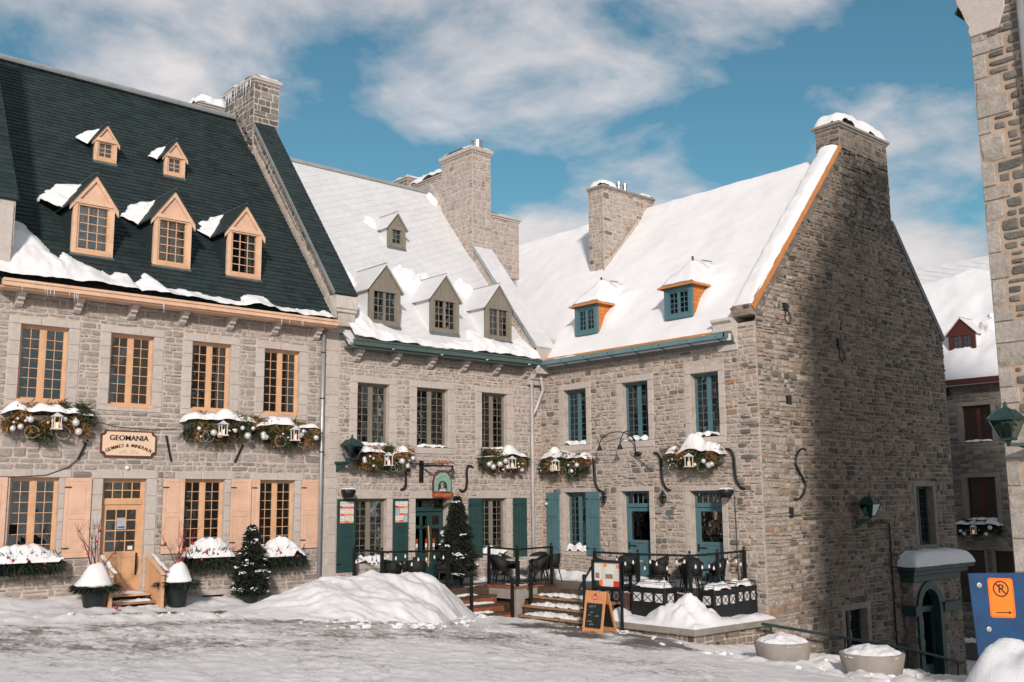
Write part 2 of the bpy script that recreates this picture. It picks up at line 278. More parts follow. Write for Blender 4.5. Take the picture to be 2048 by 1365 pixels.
class MB:
    def __init__(s): s.v = []; s.f = []; s.mi = []; s.k = 0
    def mat(s, k): s.k = k; return s
    def add(s, vs, fs):
        b = len(s.v); s.v.extend([tuple(x) for x in vs])
        for f in fs: s.f.append([b+i for i in f]); s.mi.append(s.k)
        return s
    def poly(s, pts): return s.add(pts, [list(range(len(pts)))])
    def box(s, F, u0, u1, v0, v1, w0, w1):
        vs = [F.p(a, b, c) for c in (w0, w1) for b in (v0, v1) for a in (u0, u1)]
        return s.add(vs, [(0, 2, 3, 1), (4, 5, 7, 6), (0, 1, 5, 4), (2, 6, 7, 3), (0, 4, 6, 2), (1, 3, 7, 5)])
    def wbox(s, x0, x1, y0, y1, z0, z1): return s.box(WORLD, x0, x1, y0, y1, z0, z1)
    def prism(s, F, pts, w0, w1):
        n = len(pts); vs = [F.p(a, b, w0) for a, b in pts]+[F.p(a, b, w1) for a, b in pts]
        fs = [list(range(n))[::-1], list(range(n, 2*n))]+[(i, (i+1) % n, n+(i+1) % n, n+i) for i in range(n)]
        return s.add(vs, fs)
    def bar(s, p0, p1, a, b=None, up=(0, 0, 1)):
        p0, p1 = Vector(p0), Vector(p1); d = (p1-p0); ln = d.length; d.normalize(); b = b or a
        up = Vector(up)
        if abs(d.dot(up)) > 0.98: up = Vector((0, 1, 0))
        r = d.cross(up).normalized(); q = r.cross(d)
        vs = [p+r*(i*a/2)+q*(j*b/2) for p in (p0, p1) for i, j in ((-1, -1), (1, -1), (1, 1), (-1, 1))]
        return s.add(vs, [(3, 2, 1, 0), (4, 5, 6, 7), (0, 1, 5, 4), (1, 2, 6, 5), (2, 3, 7, 6), (3, 0, 4, 7)])
    def tube(s, pts, r, n=6, cap=True):
        pts = [Vector(p) for p in pts]; rs = r if isinstance(r, (list, tuple)) else [r]*len(pts)
        vs = []; prev = None
        for i, p in enumerate(pts):
            t = (pts[min(i+1, len(pts)-1)]-pts[max(i-1, 0)]).normalized()
            a = prev if prev is not None else (Vector((0, 0, 1)) if abs(t.z) < 0.9 else Vector((1, 0, 0)))
            x = (a-t*a.dot(t)).normalized(); prev = x; y = t.cross(x)
            vs += [p+(x*math.cos(2*math.pi*k/n)+y*math.sin(2*math.pi*k/n))*rs[i] for k in range(n)]
        fs = [(i*n+k, i*n+(k+1) % n, (i+1)*n+(k+1) % n, (i+1)*n+k) for i in range(len(pts)-1) for k in range(n)]
        if cap: fs += [tuple(range(n))[::-1], tuple((len(pts)-1)*n+k for k in range(n))]
        return s.add(vs, fs)
    def lathe(s, c, prof, n=16, ax=(0, 0, 1)):
        ax = Vector(ax).normalized(); a = Vector((1, 0, 0)) if abs(ax.x) < 0.9 else Vector((0, 1, 0)); x = (a-ax*a.dot(ax)).normalized(); y = ax.cross(x); c = Vector(c)
        vs = [c+ax*h+(x*math.cos(2*math.pi*k/n)+y*math.sin(2*math.pi*k/n))*r for r, h in prof for k in range(n)]
        fs = [(i*n+k, i*n+(k+1) % n, (i+1)*n+(k+1) % n, (i+1)*n+k) for i in range(len(prof)-1) for k in range(n)]
        fs += [tuple(range(n))[::-1], tuple((len(prof)-1)*n+k for k in range(n))]
        return s.add(vs, fs)
    def ball(s, c, r, n=10, m=7, sq=(1, 1, 1)):
        prof = []; c = Vector(c); vs = [c+Vector((0, 0, -r*sq[2]))]
        for i in range(1, m):
            t = -math.pi/2+math.pi*i/m
            vs += [c+Vector((math.cos(t)*math.cos(2*math.pi*k/n)*r*sq[0], math.cos(t)*math.sin(2*math.pi*k/n)*r*sq[1], math.sin(t)*r*sq[2])) for k in range(n)]
        vs.append(c+Vector((0, 0, r*sq[2]))); e = len(vs)-1
        fs = [(0, 1+(k+1) % n, 1+k) for k in range(n)]+[(1+i*n+k, 1+i*n+(k+1) % n, 1+(i+1)*n+(k+1) % n, 1+(i+1)*n+k) for i in range(m-2) for k in range(n)]
        fs += [(1+(m-2)*n+k, 1+(m-2)*n+(k+1) % n, e) for k in range(n)]
        return s.add(vs, fs)
    def mesh(s, name, mats, smooth=False):
        me = bpy.data.meshes.new(name); me.from_pydata(s.v, [], s.f)
        for k in ([mats] if isinstance(mats, str) else mats): me.materials.append(MATS[k])
        if not isinstance(mats, str): me.polygons.foreach_set('material_index', s.mi)
        if smooth: me.polygons.foreach_set('use_smooth', [True]*len(s.f))
        me.update(); return me
    def build(s, name, mats, parent=None, smooth=False, M=None):
        return link(name, s.mesh(name, mats, smooth), parent, M)
def bevel(o, w=0.006, seg=1):
    b = o.modifiers.new('edge', 'BEVEL'); b.width = w; b.segments = seg; b.limit_method = 'ANGLE'; b.angle_limit = RAD(40); return o

# ------- unit pieces: stones, cut blocks, slates, panes share their meshes
RNG = random.Random(7)
def _stone_geo(seed):
    r = random.Random(seed); n = 8; out = []
    base = [(-.5, -.5), (0, -.5), (.5, -.5), (.5, 0), (.5, .5), (0, .5), (-.5, .5), (-.5, 0)]
    for i, (a, b) in enumerate(base):
        k = r.uniform(0.0, 0.13) if i % 2 == 0 else r.uniform(-0.02, 0.06)
        out.append((a*(1-2*k*r.uniform(0.3, 1)), b*(1-2*k*r.uniform(0.5, 1.3))))
    vs = [(a, b, -1.0) for a, b in out]+[(a, b, r.uniform(0.1, 0.5)) for a, b in out]
    vs += [(a*0.86+r.uniform(-.015, .015), b*0.74+r.uniform(-.03, .03), r.uniform(0.6, 1.1)) for a, b in out]+[(r.uniform(-.2, .2), r.uniform(-.15, .15), r.uniform(0.7, 1.25))]
    fs = []
    for lv in (0, 1):
        fs += [(lv*8+i, lv*8+(i+1) % 8, lv*8+8+(i+1) % 8, lv*8+8+i) for i in range(8)]
    fs += [(16+i, 16+(i+1) % 8, 24) for i in range(8)]
    return vs, fs
STONE = [_stone_geo(i) for i in range(14)]
def _block_geo(k=0.03):
    a = 0.5; b = 0.5-k
    vs = [(-a, -a, -1), (a, -a, -1), (a, a, -1), (-a, a, -1), (-a, -a, .7), (a, -a, .7), (a, a, .7), (-a, a, .7), (-b, -b, 1), (b, -b, 1), (b, b, 1), (-b, b, 1)]
    fs = [(i, (i+1) % 4, 4+(i+1) % 4, 4+i) for i in range(4)]+[(4+i, 4+(i+1) % 4, 8+(i+1) % 4, 8+i) for i in range(4)]+[(8, 9, 10, 11)]
    return vs, fs
BLOCK = [_block_geo()]
def _slate_geo(seed):
    r = random.Random(seed); j = lambda s: r.uniform(-s, s)
    vs = [(-.5, -.5+j(.03), 1+j(.25)), (.5, -.5+j(.03), 1+j(.25)), (.5, .62, .05), (-.5, .62, .05), (-.5, -.5+j(.02), 0), (.5, -.5+j(.02), 0)]
    return vs, [(0, 1, 2, 3), (4, 5, 1, 0), (0, 3, 4), (1, 5, 2)]
SLATE = [_slate_geo(i) for i in range(8)]
PROTO = {}
def proto(kind, i, mat):
    key = (kind, i, mat)
    if key not in PROTO:
        geo = {'stone': STONE, 'block': BLOCK, 'slate': SLATE}[kind][i]
        me = bpy.data.meshes.new(kind); me.from_pydata([tuple(v) for v in geo[0]], [], [tuple(f) for f in geo[1]]); me.materials.append(MATS[mat]); me.update(); PROTO[key] = me
    return PROTO[key]
CAMP = Vector((0, 0, CAMZ))
def lay(parent, name, kind, mat, items, nobj=300, stuff='rest'):
    """items: (matrix, area, proto index); the ones that show largest become objects, the rest one joined part"""
    def key(it):
        p = it[0].to_translation(); return -it[1]/max(1.0, (p-CAMP).length_squared)
    items = sorted(items, key=key)
    for M, a, i in items[:nobj]: link(name, proto(kind, i, mat), parent, M)
    rest = items[nobj:]
    if rest:
        geo = {'stone': STONE, 'block': BLOCK, 'slate': SLATE}[kind]; mb = MB()
        for M, a, i in rest: mb.add([M @ Vector(v) for v in geo[i][0]], geo[i][1])
        o = mb.build(stuff, mat, parent); o['kind'] = 'stuff'
def rubble(F, u0, u1, v0, v1, holes=(), seed=1, rowh=(0.13, 0.27), wid=(0.18, 0.62), clip=None, depth=(0.008, 0.022), gap=0.022, wav=0.02, w=0.0):
    r = random.Random(seed); items = []
    snaps = sorted({v0, v1} | {h[2] for h in holes if v0 < h[2] < v1} | {h[3] for h in holes if v0 < h[3] < v1})
    lv = [snaps[0]]
    for s_ in snaps[1:]:
        if s_-lv[-1] > 0.07 or s_ == v1: lv.append(s_)
    rows = []
    for a, b in zip(lv, lv[1:]):
        n = max(1, round((b-a)/r.uniform((rowh[0]+rowh[1])/2*0.92, (rowh[0]+rowh[1])/2*1.08)))
        hs = [r.uniform(*rowh) for _ in range(n)]; k = (b-a)/sum(hs); c = a
        for h in hs: rows.append((c, c+h*k)); c += h*k
    for a, b in rows:
        lo, hi = u0, u1
        if clip: c0, c1 = clip((a+b)/2); lo, hi = max(lo, c0), min(hi, c1)
        cuts = sorted((h[0], h[1]) for h in holes if h[2] < b-0.02 and h[3] > a+0.02)
        iv = []; c = lo
        for x0, x1 in cuts:
            if x0 > c: iv.append((c, min(x0, hi)))
            c = max(c, x1)
        if c < hi: iv.append((c, hi))
        for x0, x1 in iv:
            if x1-x0 < 0.06: continue
            ws = []; t = 0
            while t < x1-x0: q = r.uniform(*wid)*(0.75 if r.random() < 0.35 else 1.0); ws.append(q); t += q
            k = (x1-x0)/t; c = x0
            for q in ws:
                q *= k; dv = wav*noise.noise(Vector((c*.9, a*1.3, seed*.37)))*.8+r.uniform(-.012, .012)
                parts = [(a, b)]
                if (b-a) > 0.17 and r.random() < 0.16: mid = a+(b-a)*r.uniform(.4, .6); parts = [(a, mid), (mid, b)]
                for y0, y1 in parts:
                    g = gap*r.uniform(0.6, 1.5); ww, hh = max(.04, q-g), max(.04, y1-y0-g)
                    items.append((F.m(c+q/2, (y0+y1)/2+(dv if wav else 0), w, ww*r.choice((1, -1)) if False else ww, hh, r.uniform(*depth), r.uniform(-.025, .025)), ww*hh, r.randrange(14)))
                c += q
    return items
def wall_mesh(mb, F, u0, u1, v0, v1, holes, reveal=0.3):
    us = sorted({u0, u1} | {h[i] for h in holes for i in (0, 1)}); vs = sorted({v0, v1} | {h[i] for h in holes for i in (2, 3)})
    for a, b in zip(us, us[1:]):
        for c, d in zip(vs, vs[1:]):
            if any(h[0] <= a+1e-6 and h[1] >= b-1e-6 and h[2] <= c+1e-6 and h[3] >= d-1e-6 for h in holes): continue
            mb.poly([F.p(a, c), F.p(b, c), F.p(b, d), F.p(a, d)])
    for a, b, c, d in holes:
        q = [(a, c), (b, c), (b, d), (a, d)]
        for i in range(4):
            x, y = q[i], q[(i+1) % 4]
            mb.poly([F.p(*x), F.p(*y), F.p(*y, -reveal), F.p(*x, -reveal)])
    return mb
def room(F, u0, u1, v0, v1, floors, parent, depth=2.6, w0=-0.32):
    mb = MB()
    mb.poly([F.p(u0, v0, -depth), F.p(u1, v0, -depth), F.p(u1, v1, -depth), F.p(u0, v1, -depth)])
    for u in (u0, u1): mb.poly([F.p(u, v0, w0), F.p(u, v0, -depth), F.p(u, v1, -depth), F.p(u, v1, w0)])
    for v in [v0, v1]+list(floors): mb.poly([F.p(u0, v, w0), F.p(u1, v, w0), F.p(u1, v, -depth), F.p(u0, v, -depth)])
    return mb.build('interior', 'interior', parent)
PANE = None
def pane_mesh(mat='glass'):
    key = ('pane', 0, mat)
    if key not in PROTO:
        mb = MB().box(WORLD, -.5, .5, -.5, .5, -.5, .5); PROTO[key] = mb.mesh('pane', mat)
    return PROTO[key]
def panes(F, parent, u0, u1, v0, v1, cols, rows, w, bar, mat='glass', jit=0.016):
    du, dv = (u1-u0)/cols, (v1-v0)/rows
    for i in range(cols):
        for j in range(rows):
            M = F.m(u0+du*(i+.5), v0+dv*(j+.5), w, du-bar, dv-bar, 0.004)
            R_ = Matrix.Rotation(RNG.uniform(-jit, jit), 4, F.u) @ Matrix.Rotation(RNG.uniform(-jit, jit), 4, F.v); q_ = M.to_translation()
            M = Matrix.Translation(q_) @ R_ @ Matrix.Translation(-q_) @ M
            link('pane', pane_mesh(mat), parent, M)
def lattice(mb, F, u0, u1, v0, v1, cols, rows, bar, w0, w1):
    for i in range(1, cols): u = u0+(u1-u0)*i/cols; mb.box(F, u-bar/2, u+bar/2, v0, v1, w0, w1)
    for j in range(1, rows): v = v0+(v1-v0)*j/rows; mb.box(F, u0, u1, v-bar/2, v+bar/2, w0+0.002, w1-0.002)
def ringframe(mb, F, u0, u1, v0, v1, t, w0, w1):
    mb.box(F, u0, u0+t, v0, v1, w0, w1); mb.box(F, u1-t, u1, v0, v1, w0, w1)
    mb.box(F, u0+t, u1-t, v0, v0+t, w0, w1-.001); mb.box(F, u0+t, u1-t, v1-t, v1, w0, w1-.001)
def wavy(F, u0, u1, v0, v1, w, amp=0.02, n=24):
    mb = MB(); r = random.Random(int(u0*97+v0*31)); ph = r.uniform(0, 6)
    vs = []
    for j in (0, 1):
        for i in range(n+1):
            t = i/n; vs.append(F.p(u0+(u1-u0)*t, (v0, v1)[j], w+amp*math.sin(t*22+ph)*(1.2-.4*j)))
    return mb.add(vs, [(i, i+1, n+2+i, n+1+i) for i in range(n)])
def surround(F, parent, u0, u1, v0, v1, side, top, bot, mat='cut_stone', w=0.0, seed=0, sill_only=False):
    r = random.Random(seed+int(u0*50)); its = []
    def blk(a, b, c, d, dep=0.02):
        its.append((F.m((a+b)/2, (c+d)/2, w, b-a-.008, d-c-.008, dep), (b-a)*(d-c), 0))
    for a, b in ((u0-side, u0), (u1, u1+side)):
        n = max(2, round((v1-v0)/0.38)); hs = [r.uniform(.8, 1.2) for _ in range(n)]; k = (v1-v0)/sum(hs); c = v0
        for h in hs: blk(a, b, c, c+h*k, 0.02+r.uniform(-.003, .003)); c += h*k
    if top:
        m1 = u0+(u1-u0)*r.uniform(.3, .7); blk(u0-side, m1, v1, v1+top, .024); blk(m1, u1+side, v1, v1+top, .023)
    if bot:
        m1 = u0+(u1-u0)*r.uniform(.3, .7); blk(u0-side, m1, v0-bot, v0, .03); blk(m1, u1+side, v0-bot, v0, .029)
    for M, a, i in its: link('surround_stone', proto('block', 0, mat), parent, M)
def casement(house, F, u0, u1, v0, v1, rows, paint_, cols=2, depth=0.14, surr=(0.24, 0.2, 0.16), smat='cut_stone', curtain=None, label=None, bar=0.014, sillm=None, jamb=0.045, sur_par=None):
    """a two-leaf casement set into its opening"""
    mb = MB(); d = -depth
    ringframe(mb, F, u0, u1, v0, v1, jamb, d-.07, d)
    mb.box(F, (u0+u1)/2-.045, (u0+u1)/2+.045, v0+jamb, v1-jamb, d-.065, d-.004)
    if sillm: mb.box(F, u0-.02, u1+.02, v0-.045, v0+.02, d-.05, .035)
    win = mb.build('window', paint_, house)
    if label: win['label'] = label
    for a, b in ((u0+jamb, (u0+u1)/2-.045), ((u0+u1)/2+.045, u1-jamb)):
        s = MB(); ringframe(s, F, a, b, v0+jamb, v1-jamb, .035, d-.055, d-.012)
        lattice(s, F, a+.035, b-.035, v0+jamb+.035, v1-jamb-.035, cols, rows, bar, d-.05, d-.02)
        s.build('sash', paint_, win)
        panes(F, win, a+.03, b-.03, v0+jamb+.03, v1-jamb-.03, cols, rows, d-.036, bar*0.4)
    if curtain:
        for a, b in curtain: wavy(F, u0+(u1-u0)*a, u0+(u1-u0)*b, v0, v1, d-.11).build('curtain', 'curtain', win, True)
    if surr: surround(F, win, u0, u1, v0, v1, *surr, mat=smat, seed=int(v0*10))
    return win
def snow_sheet(name, F, u0, u1, v0, v1, fn, res, mat='snow', parent=None, w0=0.0, smooth=True):
    """snow lying on a surface: fn(u, v) gives its thickness, nothing is built where that is zero"""
    nu, nv = max(2, int((u1-u0)/res)), max(2, int((v1-v0)/res)); T = {}
    for i in range(nu+1):
        for j in range(nv+1):
            T[i, j] = fn(u0+(u1-u0)*i/nu, v0+(v1-v0)*j/nv)
    ids = {}; vs = []; fs = []
    def vid(i, j):
        if (i, j) not in ids: ids[i, j] = len(vs); vs.append(F.p(u0+(u1-u0)*i/nu, v0+(v1-v0)*j/nv, w0+max(T[i, j], -.012)))
        return ids[i, j]
    for i in range(nu):
        for j in range(nv):
            if max(T[i, j], T[i+1, j], T[i+1, j+1], T[i, j+1]) > 0.004: fs.append((vid(i, j), vid(i+1, j), vid(i+1, j+1), vid(i, j+1)))
    return MB().add(vs, fs).build(name, mat, parent, smooth)
def nz(x, y, z=0.0, s=1.0): return noise.noise(Vector((x*s, y*s, z)))
def fbm(x, y, z=0.0, s=1.0, o=4):
    t = 0; a = 1
    for i in range(o): t += a*noise.noise(Vector((x*s, y*s, z+i*7.3))); s *= 2.05; a *= 0.5
    return t
def lerp_line(pts, x):
    if x <= pts[0][0]: return pts[0][1]
    for (a, b), (c, d) in zip(pts, pts[1:]):
        if x <= c: return b+(d-b)*(x-a)/max(1e-6, c-a)
    return pts[-1][1]
def cap_snow(name, F, u0, u1, v0, v1, h, parent=None, w0=0.0, res=None, lump=0.35, seed=0, power=0.42, mat='snow'):
    """a rounded pillow of snow on a rectangle of a surface"""
    a, b = (u1-u0)/2, (v1-v0)/2; cu, cv = (u0+u1)/2, (v0+v1)/2
    def fn(u, v):
        k_ = 1+.07*fbm(u, v, seed*1.7+5, 1.6/max(min(a, b), .12)*.35, 3); x, y = abs(u-cu)/a*k_, abs(v-cv)/b*k_
        t = max(0.0, (1-min(1, x)**4)*(1-min(1, y)**4))**power
        return h*t*(1+lump*fbm(u, v, seed*3.1, 2.2/max(a, .3), 3)) - .01
    return snow_sheet(name, F, u0, u1, v0, v1, fn, res or max(.03, min(a, b)/6), mat, parent, w0)

# ================================================================ the ground
def sstep(a, b, x):
    t = min(1, max(0, (x-a)/(b-a))); return t*t*(3-2*t)
def gz(x, y):
    z = 0.42-0.06*(x-7) if x < 13 else 0.06-0.095*(x-13)
    if x < 2: z = 0.72
    z -= 0.035*max(0.0, 20-max(y, -4))
    if x > 23: z -= 0.10*(x-23)
    z -= 0.33*sstep(18.3, 20.4, x)*(1-sstep(14.2, 16.6, y))
    return max(z, -3.6)
def bump_(x, a, b, s): return sstep(a-s, a+s, x)*(1-sstep(b-s, b+s, x))
def gsnow(x, y):
    """snow lying above the paving"""
    h = 0.03+0.02*fbm(x, y, 1, 1.1, 4)
    h += bump_(x, 2, 14.6, .5)*sstep(23.3, 23.9, y)*(0.06+0.05*fbm(x, y, 5, 1.3, 4))+bump_(x, 2, 14.6, .5)*sstep(24.0, 24.9, y)*(0.15+0.05*fbm(x, y, 6, 1.1, 3))*(1-bump_(x, 8.95, 10.3, .12))          # heaped against the stone house
    h += bump_(x, 5, 14.5, 1)*bump_(y, 21.45, 22.1, .25)*(0.09+0.08*fbm(x, y, 9, 2.0, 4))
    h += bump_(x, 19.4, 25.0, .6)*bump_(y, 9.0, 15.0, .7)*(0.24+0.2*fbm(x, y, 3, 1.2, 5))      # bank round the concrete planters
    h += bump_(x, 18.5, 20.3, .3)*bump_(y, 16.2, 19.2, .3)*0.05
    h += bump_(x, 16.3, 19.6, .4)*bump_(y, 20.5, 22.4, .4)*0.05
    h += bump_(x, 4, 24, 2)*0.032*fbm(x, y, 12, 3.4, 3)
    return h
_fr = random.Random(77); FOOT = {}
def _foot(x, y, a):
    FOOT.setdefault((int(x/.5), int(y/.5)), []).append((x, y, math.cos(a), math.sin(a)))
for _t in range(34):                                               # people's tracks over the square
    _x, _y, _a = _fr.uniform(4, 20), _fr.uniform(11, 22.5), _fr.uniform(0, 6.28)
    for _k in range(_fr.randint(8, 22)):
        _s = .13 if _k % 2 else -.13; _foot(_x-_s*math.sin(_a), _y+_s*math.cos(_a), _a); _x += .38*math.cos(_a); _y += .38*math.sin(_a); _a += _fr.uniform(-.12, .12)
def dents(x, y):
    d = 0.0; i, j = int(x/.5), int(y/.5)
    for a in (i-1, i, i+1):
        for b in (j-1, j, j+1):
            for fx, fy, c, s_ in FOOT.get((a, b), ()):
                u, v = (x-fx)*c+(y-fy)*s_, -(x-fx)*s_+(y-fy)*c; q = (u/.17)**2+(v/.085)**2
                if q < 2.2: d += -.035*(1-q) if q < 1 else .012*(2.2-q)
    for off in (0, 1.55):                                          # a vehicle's ruts
        for y0, k in ((19.9, .10), (17.6, -.05)):
            t = (y-off*.6-(y0+k*(x-10)+.25*math.sin(x*.4))); q = (t/.16)**2
            if q < 3 and x < 19: d += -.03*math.exp(-q*2)+.014*math.exp(-(abs(t)-.2)**2/.004)
    return d
def gbare(x, y):
    b = 0.0
    b += bump_(x, 7.7, 13.0, .8)*bump_(y, 22.5, 23.35, .25)*(.95+.9*nz(x*1.1, y*1.6, 3))
    b += (1-sstep(20.6, 21.4, y))*(0.46+0.42*nz(x*.45, y*.45, 4))*(1-sstep(15.0, 18.0, x))*(.3+.7*sstep(15.5, 18.5, y))
    b += bump_(x, 17.3, 19.8, .4)*bump_(y, 15.2, 20.3, .5)*(.72+.75*nz(x*1.1, y*1.1, 6))
    b -= bump_(x, 19.4, 25, .6)*bump_(y, 9, 15, .7)*0.6
    b += bump_(x, 13.5, 17.5, .8)*bump_(y, 12, 17, 1.0)*0.12
    return b
def axis(segs):
    out = [segs[0][0]]
    for a, b, st in segs:
        n = max(1, round((b-a)/st)); out += [a+(b-a)*i/n for i in range(1, n+1)]
    return out
def make_ground():
    xs = axis([(-400, -40, 60), (-40, 0, 4), (0, 4, .5), (4, 24.5, .085), (24.5, 36, .4), (36, 60, 2), (60, 420, 60)])
    ys = axis([(-400, -40, 60), (-40, 4, 4), (4, 9, .4), (9, 25.2, .085), (25.2, 60, 3), (60, 420, 60)])
    vs = []; cols = []
    for x in xs:
        for y in ys:
            vs.append((x, y, gz(x, y)+(gsnow(x, y)+(dents(x, y) if 4 < x < 20.5 and 9 < y < 23 else 0) if -2 < x < 45 and -2 < y < 30 else 0.05))); cols.append(min(1, max(0, gbare(x, y)*.8)))
    ny = len(ys)
    fs = [(i*ny+j, (i+1)*ny+j, (i+1)*ny+j+1, i*ny+j+1) for i in range(len(xs)-1) for j in range(ny-1)]
    o = MB().add(vs, fs).build('ground', 'packed_snow', None, True); o['kind'] = 'structure'
    a = o.data.attributes.new('bare', 'FLOAT', 'POINT'); a.data.foreach_set('value', cols)
make_ground()

# ================================================================ frames of the facades
FL = Frame((0, 25, 0), (1, 0, 0), (0, 0, 1))
XC, YG = 23.6, 16.3
FC = Frame((XC, 25, 0), (0, -1, 0), (0, 0, 1))
FG = Frame((0, YG, 0), (1, 0, 0), (0, 0, 1))
XD, YD = 19.38, 8.08
FD = Frame((XD, YD, 0), (0, -1, 0), (0, 0, 1))
XE = 43.0
FE = Frame((XE, 20, 0), (0, -1, 0), (0, 0, 1))

def slab_roof(F, u0, u1, v0, v1, t, mat, house):
    return MB().box(F, u0, u1, v0, v1, -t, 0).build('roof', mat, house)
def slating(F, u0, u1, v0, v1, mat, parent, w=.28, ex=.17, nobj=300, skew=0.0, clip=None, thick=.012, name='slate', seed=3, skip=()):
    r = random.Random(seed); items = []
    c, s = math.cos(skew), math.sin(skew)
    L_ = (u1-u0)+(v1-v0)
    if not skew:
        j = 0; v = v0
        while v < v1-.02:
            e = min(ex, v1-v); off = r.uniform(-.02, .02)+(.5*w if j % 2 else 0); u = u0-off
            while u < u1-.01:
                a, b = max(u, u0), min(u+w, u1)
                if b-a > .03 and not (clip and not clip((a+b)/2, v+e/2)) and not any(q[0] < a and b < q[1] and q[2] < v and v+e < q[3] for q in skip):
                    items.append((F.m((a+b)/2, v+e/2, 0, b-a-.006, e, thick), (b-a)*e, r.randrange(8)))
                u += w
            v += e; j += 1
    else:
        j0, j1 = int(-L_/ex)-2, int(L_/ex)+2
        for j in range(j0, j1):
            off = (.5*w if j % 2 else 0)
            for i in range(int(-L_/w)-2, int(L_/w)+2):
                x, y = i*w+off, j*ex
                pu, pv = u0+(x+w/2)*c-(y+ex/2)*s, v0+(x+w/2)*s+(y+ex/2)*c
                m_ = .36*w
                if u0+m_*.6 < pu < u1-m_*.6 and v0 < pv < v1-.2 and not (clip and not clip(pu, pv)):
                    items.append((F.m(pu, pv, 0, w-.004, ex, thick, skew), w*ex, r.randrange(8)))
    lay(parent, name, 'slate', mat, items, nobj, name+'_courses')
def chimney(house, x0, x1, y0, y1, z0, z1, mat, mortar, seed, cap=.14, nobj=0, capmat='cut_stone', faces=('x', 'y'), rowh=(.12, .24), snow=.14, over=.09):
    ch = MB().wbox(x0, x1, y0, y1, z0, z1).build('chimney', mortar, house)
    its = []
    if 'y' in faces: its += rubble(Frame((0, y0, 0), (1, 0, 0), (0, 0, 1)), x0, x1, z0, z1, (), seed, rowh, (.16, .5))
    if 'x' in faces: its += rubble(Frame((x0, y1, 0), (0, -1, 0), (0, 0, 1)), 0, y1-y0, z0, z1, (), seed+1, rowh, (.16, .5))
    lay(ch, 'stone', 'stone', mat, its, nobj, 'stonework')
    if cap:
        c = MB().wbox(x0-over, x1+over, y0-over, y1+over, z1, z1+cap).wbox(x0-over*.5, x1+over*.5, y0-over*.5, y1+over*.5, z1-.07, z1).build('chimney_cap', capmat, ch); bevel(c, .02)
    if snow:
        Fz = Frame((0, 0, z1+cap), (1, 0, 0), (0, 1, 0))
        cap_snow('snow_cap', Fz, x0-over*.7, x1+over*.7, y0-over*.7, y1+over*.7, snow, ch, 0.0, None, .35, seed)
    return ch
def corbel(F, u, z, house, mat='cut_stone', width=.16, proj=.34, h=.34):
    pts = [(0, 0), (proj, 0), (proj, -h*.22), (proj*.72, -h*.32), (proj*.70, -h*.52), (proj*.45, -h*.62), (proj*.42, -h*.8), (proj*.16, -h), (0, -h)]
    G = Frame(F.p(u-width/2, z, 0), F.w, F.v)
    MB().prism(G, [(a, b) for a, b in pts], -width, 0).build('corbel', mat, house)
def shutter(house, F, u0, u1, v0, v1, mat, style='panel', w=.035, seed=0):
    mb = MB(); t = .03
    if style == 'panel':
        mb.box(F, u0, u1, v0, v1, w, w+t-.012); f = .085; mid = v0+(v1-v0)*.5
        ringframe(mb, F, u0, u1, v0, v1, f, w, w+t); mb.box(F, u0+f, u1-f, mid-f/2, mid+f/2, w, w+t-.001)
        for a, b in ((v0+f, mid-f/2), (mid+f/2, v1-f)): mb.box(F, u0+f+.035, u1-f-.035, a+.04, b-.04, w, w+t-.004)
    else:
        n = 4; d = (u1-u0)/n
        for i in range(n): mb.box(F, u0+d*i+.002, u0+d*(i+1)-.002, v0, v1, w, w+t+(.002 if i % 2 else 0))
        for v in (v0+(v1-v0)*.12, v0+(v1-v0)*.62, v1-(v1-v0)*.1): mb.box(F, u0+.03, u1-.03, v-.045, v+.045, w+t, w+t+.016)
    s = mb.build('shutter', mat, house); bevel(s, .004)
    h = MB()
    for v in (v0+.22, v1-.22): h.box(F, u0-.012, u0+.14, v-.012, v+.012, w+t+.002, w+t+.02)
    h.build('hinge', 'iron_black', s)
    return s
